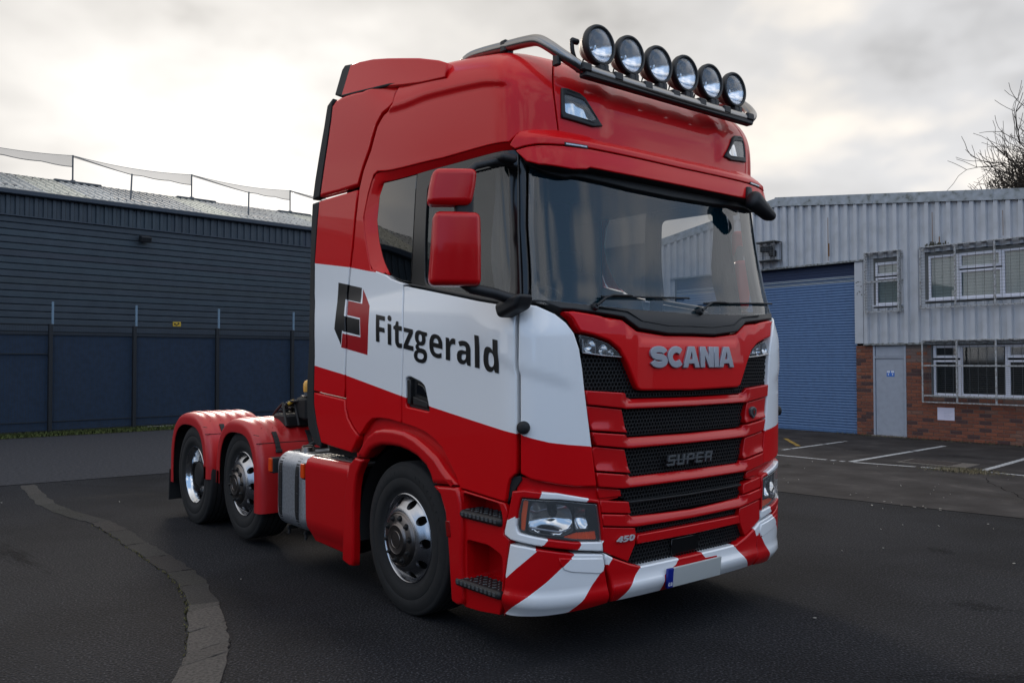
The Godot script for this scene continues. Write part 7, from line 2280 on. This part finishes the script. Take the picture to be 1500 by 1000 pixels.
func window(called: String, label: String, z0: float, z1: float, y0: float, y1: float, lights: Array, d: float, blinds: bool) -> void:
	var w := thing(called, label, "window", Vector3.ZERO, 0.0, "windows of the grey unit")
	var rv := MB.new()
	ubox(rv, M.window_reveal, z0 - 0.10, z0 - 0.005, y0 - 0.08, y1 + 0.10, -0.16, -0.008)
	ubox(rv, M.window_reveal, z1 + 0.005, z1 + 0.10, y0 - 0.08, y1 + 0.10, -0.16, -0.008)
	ubox(rv, M.window_reveal, z0 - 0.10, z1 + 0.10, y1 + 0.004, y1 + 0.10, -0.155, -0.010)
	ubox(rv, M.window_reveal, z0 - 0.10, z1 + 0.10, y0 - 0.10, y0 - 0.004, -0.155, -0.010)
	obj("reveal", rv, w)
	var sl := MB.new()
	ubox(sl, M.upvc, z0 - 0.05, z1 + 0.05, y0 - 0.035, y0 - 0.002, d - 0.08, d + 0.03, 0.004)
	obj("sill", sl, w)
	for l in lights:
		var f := MB.new()
		var t := 0.045 if not l[4] else 0.058
		var dd := d - 0.02 + (0.012 if l[4] else 0.0)
		ubox(f, M.upvc, l[0], l[0] + t, l[2], l[3], dd - 0.05, dd, 0.006)
		ubox(f, M.upvc, l[1] - t, l[1], l[2], l[3], dd - 0.05, dd, 0.006)
		ubox(f, M.upvc, l[0] + t, l[1] - t, l[2], l[2] + t, dd - 0.051, dd - 0.001, 0.006)
		ubox(f, M.upvc, l[0] + t, l[1] - t, l[3] - t, l[3], dd - 0.051, dd - 0.001, 0.006)
		var fo := obj("frame", f, w)
		var p := MB.new()
		ubox(p, M.window_glass, l[0] + t - 0.004, l[1] - t + 0.004, l[2] + t - 0.004, l[3] - t + 0.004, dd - 0.030, dd - 0.024)
		obj("pane", p, fo)
		var bl := MB.new()
		var y: float = l[2] + t
		var k := 0
		while y < l[3] - t:
			bl.box(M.blind if blinds else M.room_dark, Transform3D(Basis(Vector3.BACK, -1.15), Vector3(WX - dd + 0.075, y, (l[0] + l[1]) * 0.5)), Vector3(0.038, 0.003, l[1] - l[0] - 2 * t + 0.02))
			y += 0.036
			k += 1
		obj("blind", bl, w)
	var rm := MB.new()
	ubox(rm, M.room_dark, z0, z1, y0, y1, -0.62, -0.60)
	obj("room_back", rm, w)

func cage(label: String, z0: float, z1: float, y0: float, y1: float, posts: Array, rails: Array, d: float, brackets: bool, wires: int) -> void:
	var c := thing("window_cage", label, "cage", Vector3.ZERO, 0.0, "security cages over the windows")
	var f := MB.new()
	for z in [z0, z1 - 0.03]: ubox(f, M.cage_steel, z, z + 0.03, y0 + 0.025, y1 - 0.025, d - 0.012, d + 0.012, 0.003)
	for y in [y0, y1 - 0.025]: ubox(f, M.cage_steel, z0, z1, y, y + 0.025, d - 0.014, d + 0.014, 0.003)
	for z in [z0, z1 - 0.02]:
		for y in [y0 + 0.002, y1 - 0.023]: ubox(f, M.cage_steel, z + 0.001, z + 0.019, y, y + 0.02, 0.034, d - 0.014)
	obj("frame", f, c)
	# sheet sides of the box
	var sd := MB.new()
	ubox(sd, M.cage_steel, z0 + 0.002, z1 - 0.002, y1 - 0.006, y1 - 0.002, 0.04, d - 0.016)
	if brackets: ubox(sd, M.cage_steel, z1 - 0.008, z1 - 0.004, y0 + 0.03, y1 - 0.03, 0.04, d - 0.016)
	obj("side_plate", sd, c)
	for z in posts:
		var p := MB.new()
		ubox(p, M.cage_steel, z, z + 0.035, y0 + 0.026, y1 - 0.026, d - 0.010, d + 0.013, 0.003)
		obj("post", p, c)
	for y in rails:
		var p := MB.new()
		ubox(p, M.cage_steel, z0 + 0.031, z1 - 0.031, y - 0.016, y + 0.016, d + 0.014, d + 0.030, 0.003)
		obj("rail", p, c)
	var wi := MB.new()
	for k in wires: 
		var y := lerpf(y0 + 0.03, y1 - 0.03, float(k) / (wires - 1))
		ubox(wi, M.cage_wire, z0 + 0.02, z1 - 0.02, y - 0.0019, y + 0.0019, d - 0.003, d + 0.001)
		ubox(wi, M.cage_wire, z0 + 0.006, z0 + 0.012, y - 0.0028, y + 0.0028, 0.036, d)
	var z := z0 + 0.15
	while z < z1 - 0.05:
		ubox(wi, M.cage_wire, z, z + 0.005, y0 + 0.02, y1 - 0.02, d - 0.010, d - 0.005)
		z += 0.16
	obj("wires", wi, c).set_meta("kind", "stuff")
	if brackets:
		for y in [y0 + 0.08, (y0 + y1) * 0.5, y1 - 0.08]:
			var p := MB.new()
			ubox(p, M.cage_steel, z1, z1 + 0.13, y - 0.06, y + 0.04, 0.034, 0.05, 0.003)
			obj("bracket", p, c)

func build_tree() -> void:
	var t := thing("bare_tree", "bare leafless tree rising behind the grey unit's roof", "tree", Vector3(28.1, 0, -3.1))
	var wood := MB.new()
	var twigs := MB.new()
	var stack := [[Vector3(0, 0, 0), Vector3(0.03, 1, 0.02), 0.28, 3.75, 0]]
	while stack.size():
		var b: Array = stack.pop_back()
		var p: Vector3 = b[0]
		var d: Vector3 = b[1].normalized()
		var r: float = b[2]
		var l: float = b[3]
		var lev: int = b[4]
		var pts := PackedVector3Array([p])
		var n := 5 if lev < 3 else 3
		for k in n:
			d = (d + Vector3(rng.randf_range(-1, 1), rng.randf_range(-0.5, 0.9), rng.randf_range(-1, 1)) * (0.10 + 0.035 * lev)).normalized()
			p += d * l / n
			pts.append(p)
		var mb := wood if lev < 4 else twigs
		mb.tube(M.bark, pts, maxf(r, 0.0085), 8 if lev < 2 else (5 if lev < 4 else 3), false, maxf(r * 0.62, 0.0075))
		if lev >= 6: continue
		var kids := [7, 7, 6, 6, 5, 4][lev] as int
		for k in kids:
			var at := pts[n] if k == 0 else pts[rng.randi_range(1 if lev > 2 else 2, n)]
			var ang := rng.randf() * TAU
			var side := d.cross(Vector3(cos(ang), 0.2, sin(ang))).normalized()
			var nd := (d * (0.9 if k == 0 else 0.62) + side * rng.randf_range(0.45, 0.85) * (0.5 if k == 0 else 1.0) + Vector3(0, 0.18, 0)).normalized()
			stack.append([at, nd, r * (0.66 if k == 0 else rng.randf_range(0.42, 0.58)), l * rng.randf_range(0.60, 0.84), lev + 1])
	obj("trunk", wood, t)
	obj("crown", twigs, t)

func build_added_sheds() -> void:
	# unseen sheds, added to darken the reflections in the paint and the glass
	for q in [[Vector3(4, 0, 38), 0.05, 62.0, 7.5, "added long slate grey shed out of view, there to darken the front reflections"], [Vector3(-34, 0, 6), 1.45, 40.0, 5.5, "added low slate grey shed out of view, there to darken the side reflections"]]:
		var o := thing("industrial_shed", q[4], "building", q[0], q[1], "added sheds out of view")
		var mb := MB.new()
		mb.box(M.gutter, Transform3D(Basis(), Vector3(0, q[3] * 0.5, 0)), Vector3(q[2], q[3], 12.0))
		obj("wall", mb, o)
		var rf := MB.new()
		for sg in [-1.0, 1.0]:
			rf.q(M.cap_flashing, Vector3(-q[2] * 0.5, q[3], sg * 6.3), Vector3(q[2] * 0.5, q[3], sg * 6.3), Vector3(q[2] * 0.5, q[3] + 1.3, 0), Vector3(-q[2] * 0.5, q[3] + 1.3, 0), Vector3.UP)
		obj("roof", rf, o)
		for k in 6:
			var dm := MB.new()
			dm.box(M.shutter_pale, Transform3D(Basis(), Vector3(-q[2] * 0.42 + k * q[2] * 0.165, 1.9, -6.02 if q[0].z > 10 else 6.02)), Vector3(3.2, 3.8, 0.1))
			obj("shutter", dm, o)

func _ready() -> void:
	rng.seed = 7
	# camera
	var cam := Camera3D.new()
	cam.name = "camera"
	var yaw := 0.6827237
	var pit := 0.0225186
	var rol := -0.0016851
	var fw := Vector3(sin(yaw) * cos(pit), sin(pit), -cos(yaw) * cos(pit))
	var rt := Vector3(cos(yaw), 0, sin(yaw))
	var up := rt.cross(fw)
	var r2 := rt * cos(rol) + up * sin(rol)
	var u2 := -rt * sin(rol) + up * cos(rol)
	cam.transform = Transform3D(Basis(r2, u2, -fw), Vector3(-4.156754, 1.668988, 4.7646))
	cam.fov = 44.196
	cam.far = 900.0
	cam.near = 0.05
	add_child(cam)
	cam.current = true
	# sky, sun behind thin cloud, exposure
	var env := Environment.new()
	env.background_mode = Environment.BG_SKY
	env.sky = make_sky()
	env.background_energy_multiplier = 1.0
	env.tonemap_mode = Environment.TONE_MAPPER_LINEAR
	env.tonemap_exposure = 1.6
	env.sdfgi_enabled = true
	env.ssao_enabled = true
	env.ssil_enabled = true
	var we := WorldEnvironment.new()
	we.name = "world_environment"
	we.environment = env
	add_child(we)
	var sun := DirectionalLight3D.new()
	sun.name = "sun"
	sun.light_energy = 0.25
	sun.light_color = Color(1.0, 0.95, 0.89)
	sun.light_angular_distance = 12.0
	sun.shadow_enabled = true
	add_child(sun)
	sun.look_at_from_position(Vector3.ZERO, -Vector3(0.369, 0.42, -0.981))
	skin_tables()
	make_materials()
	build_ground()
	build_dark_shed()
	build_netting()
	build_fence()
	build_unit()
	build_tree()
	build_added_sheds()
	build_truck()
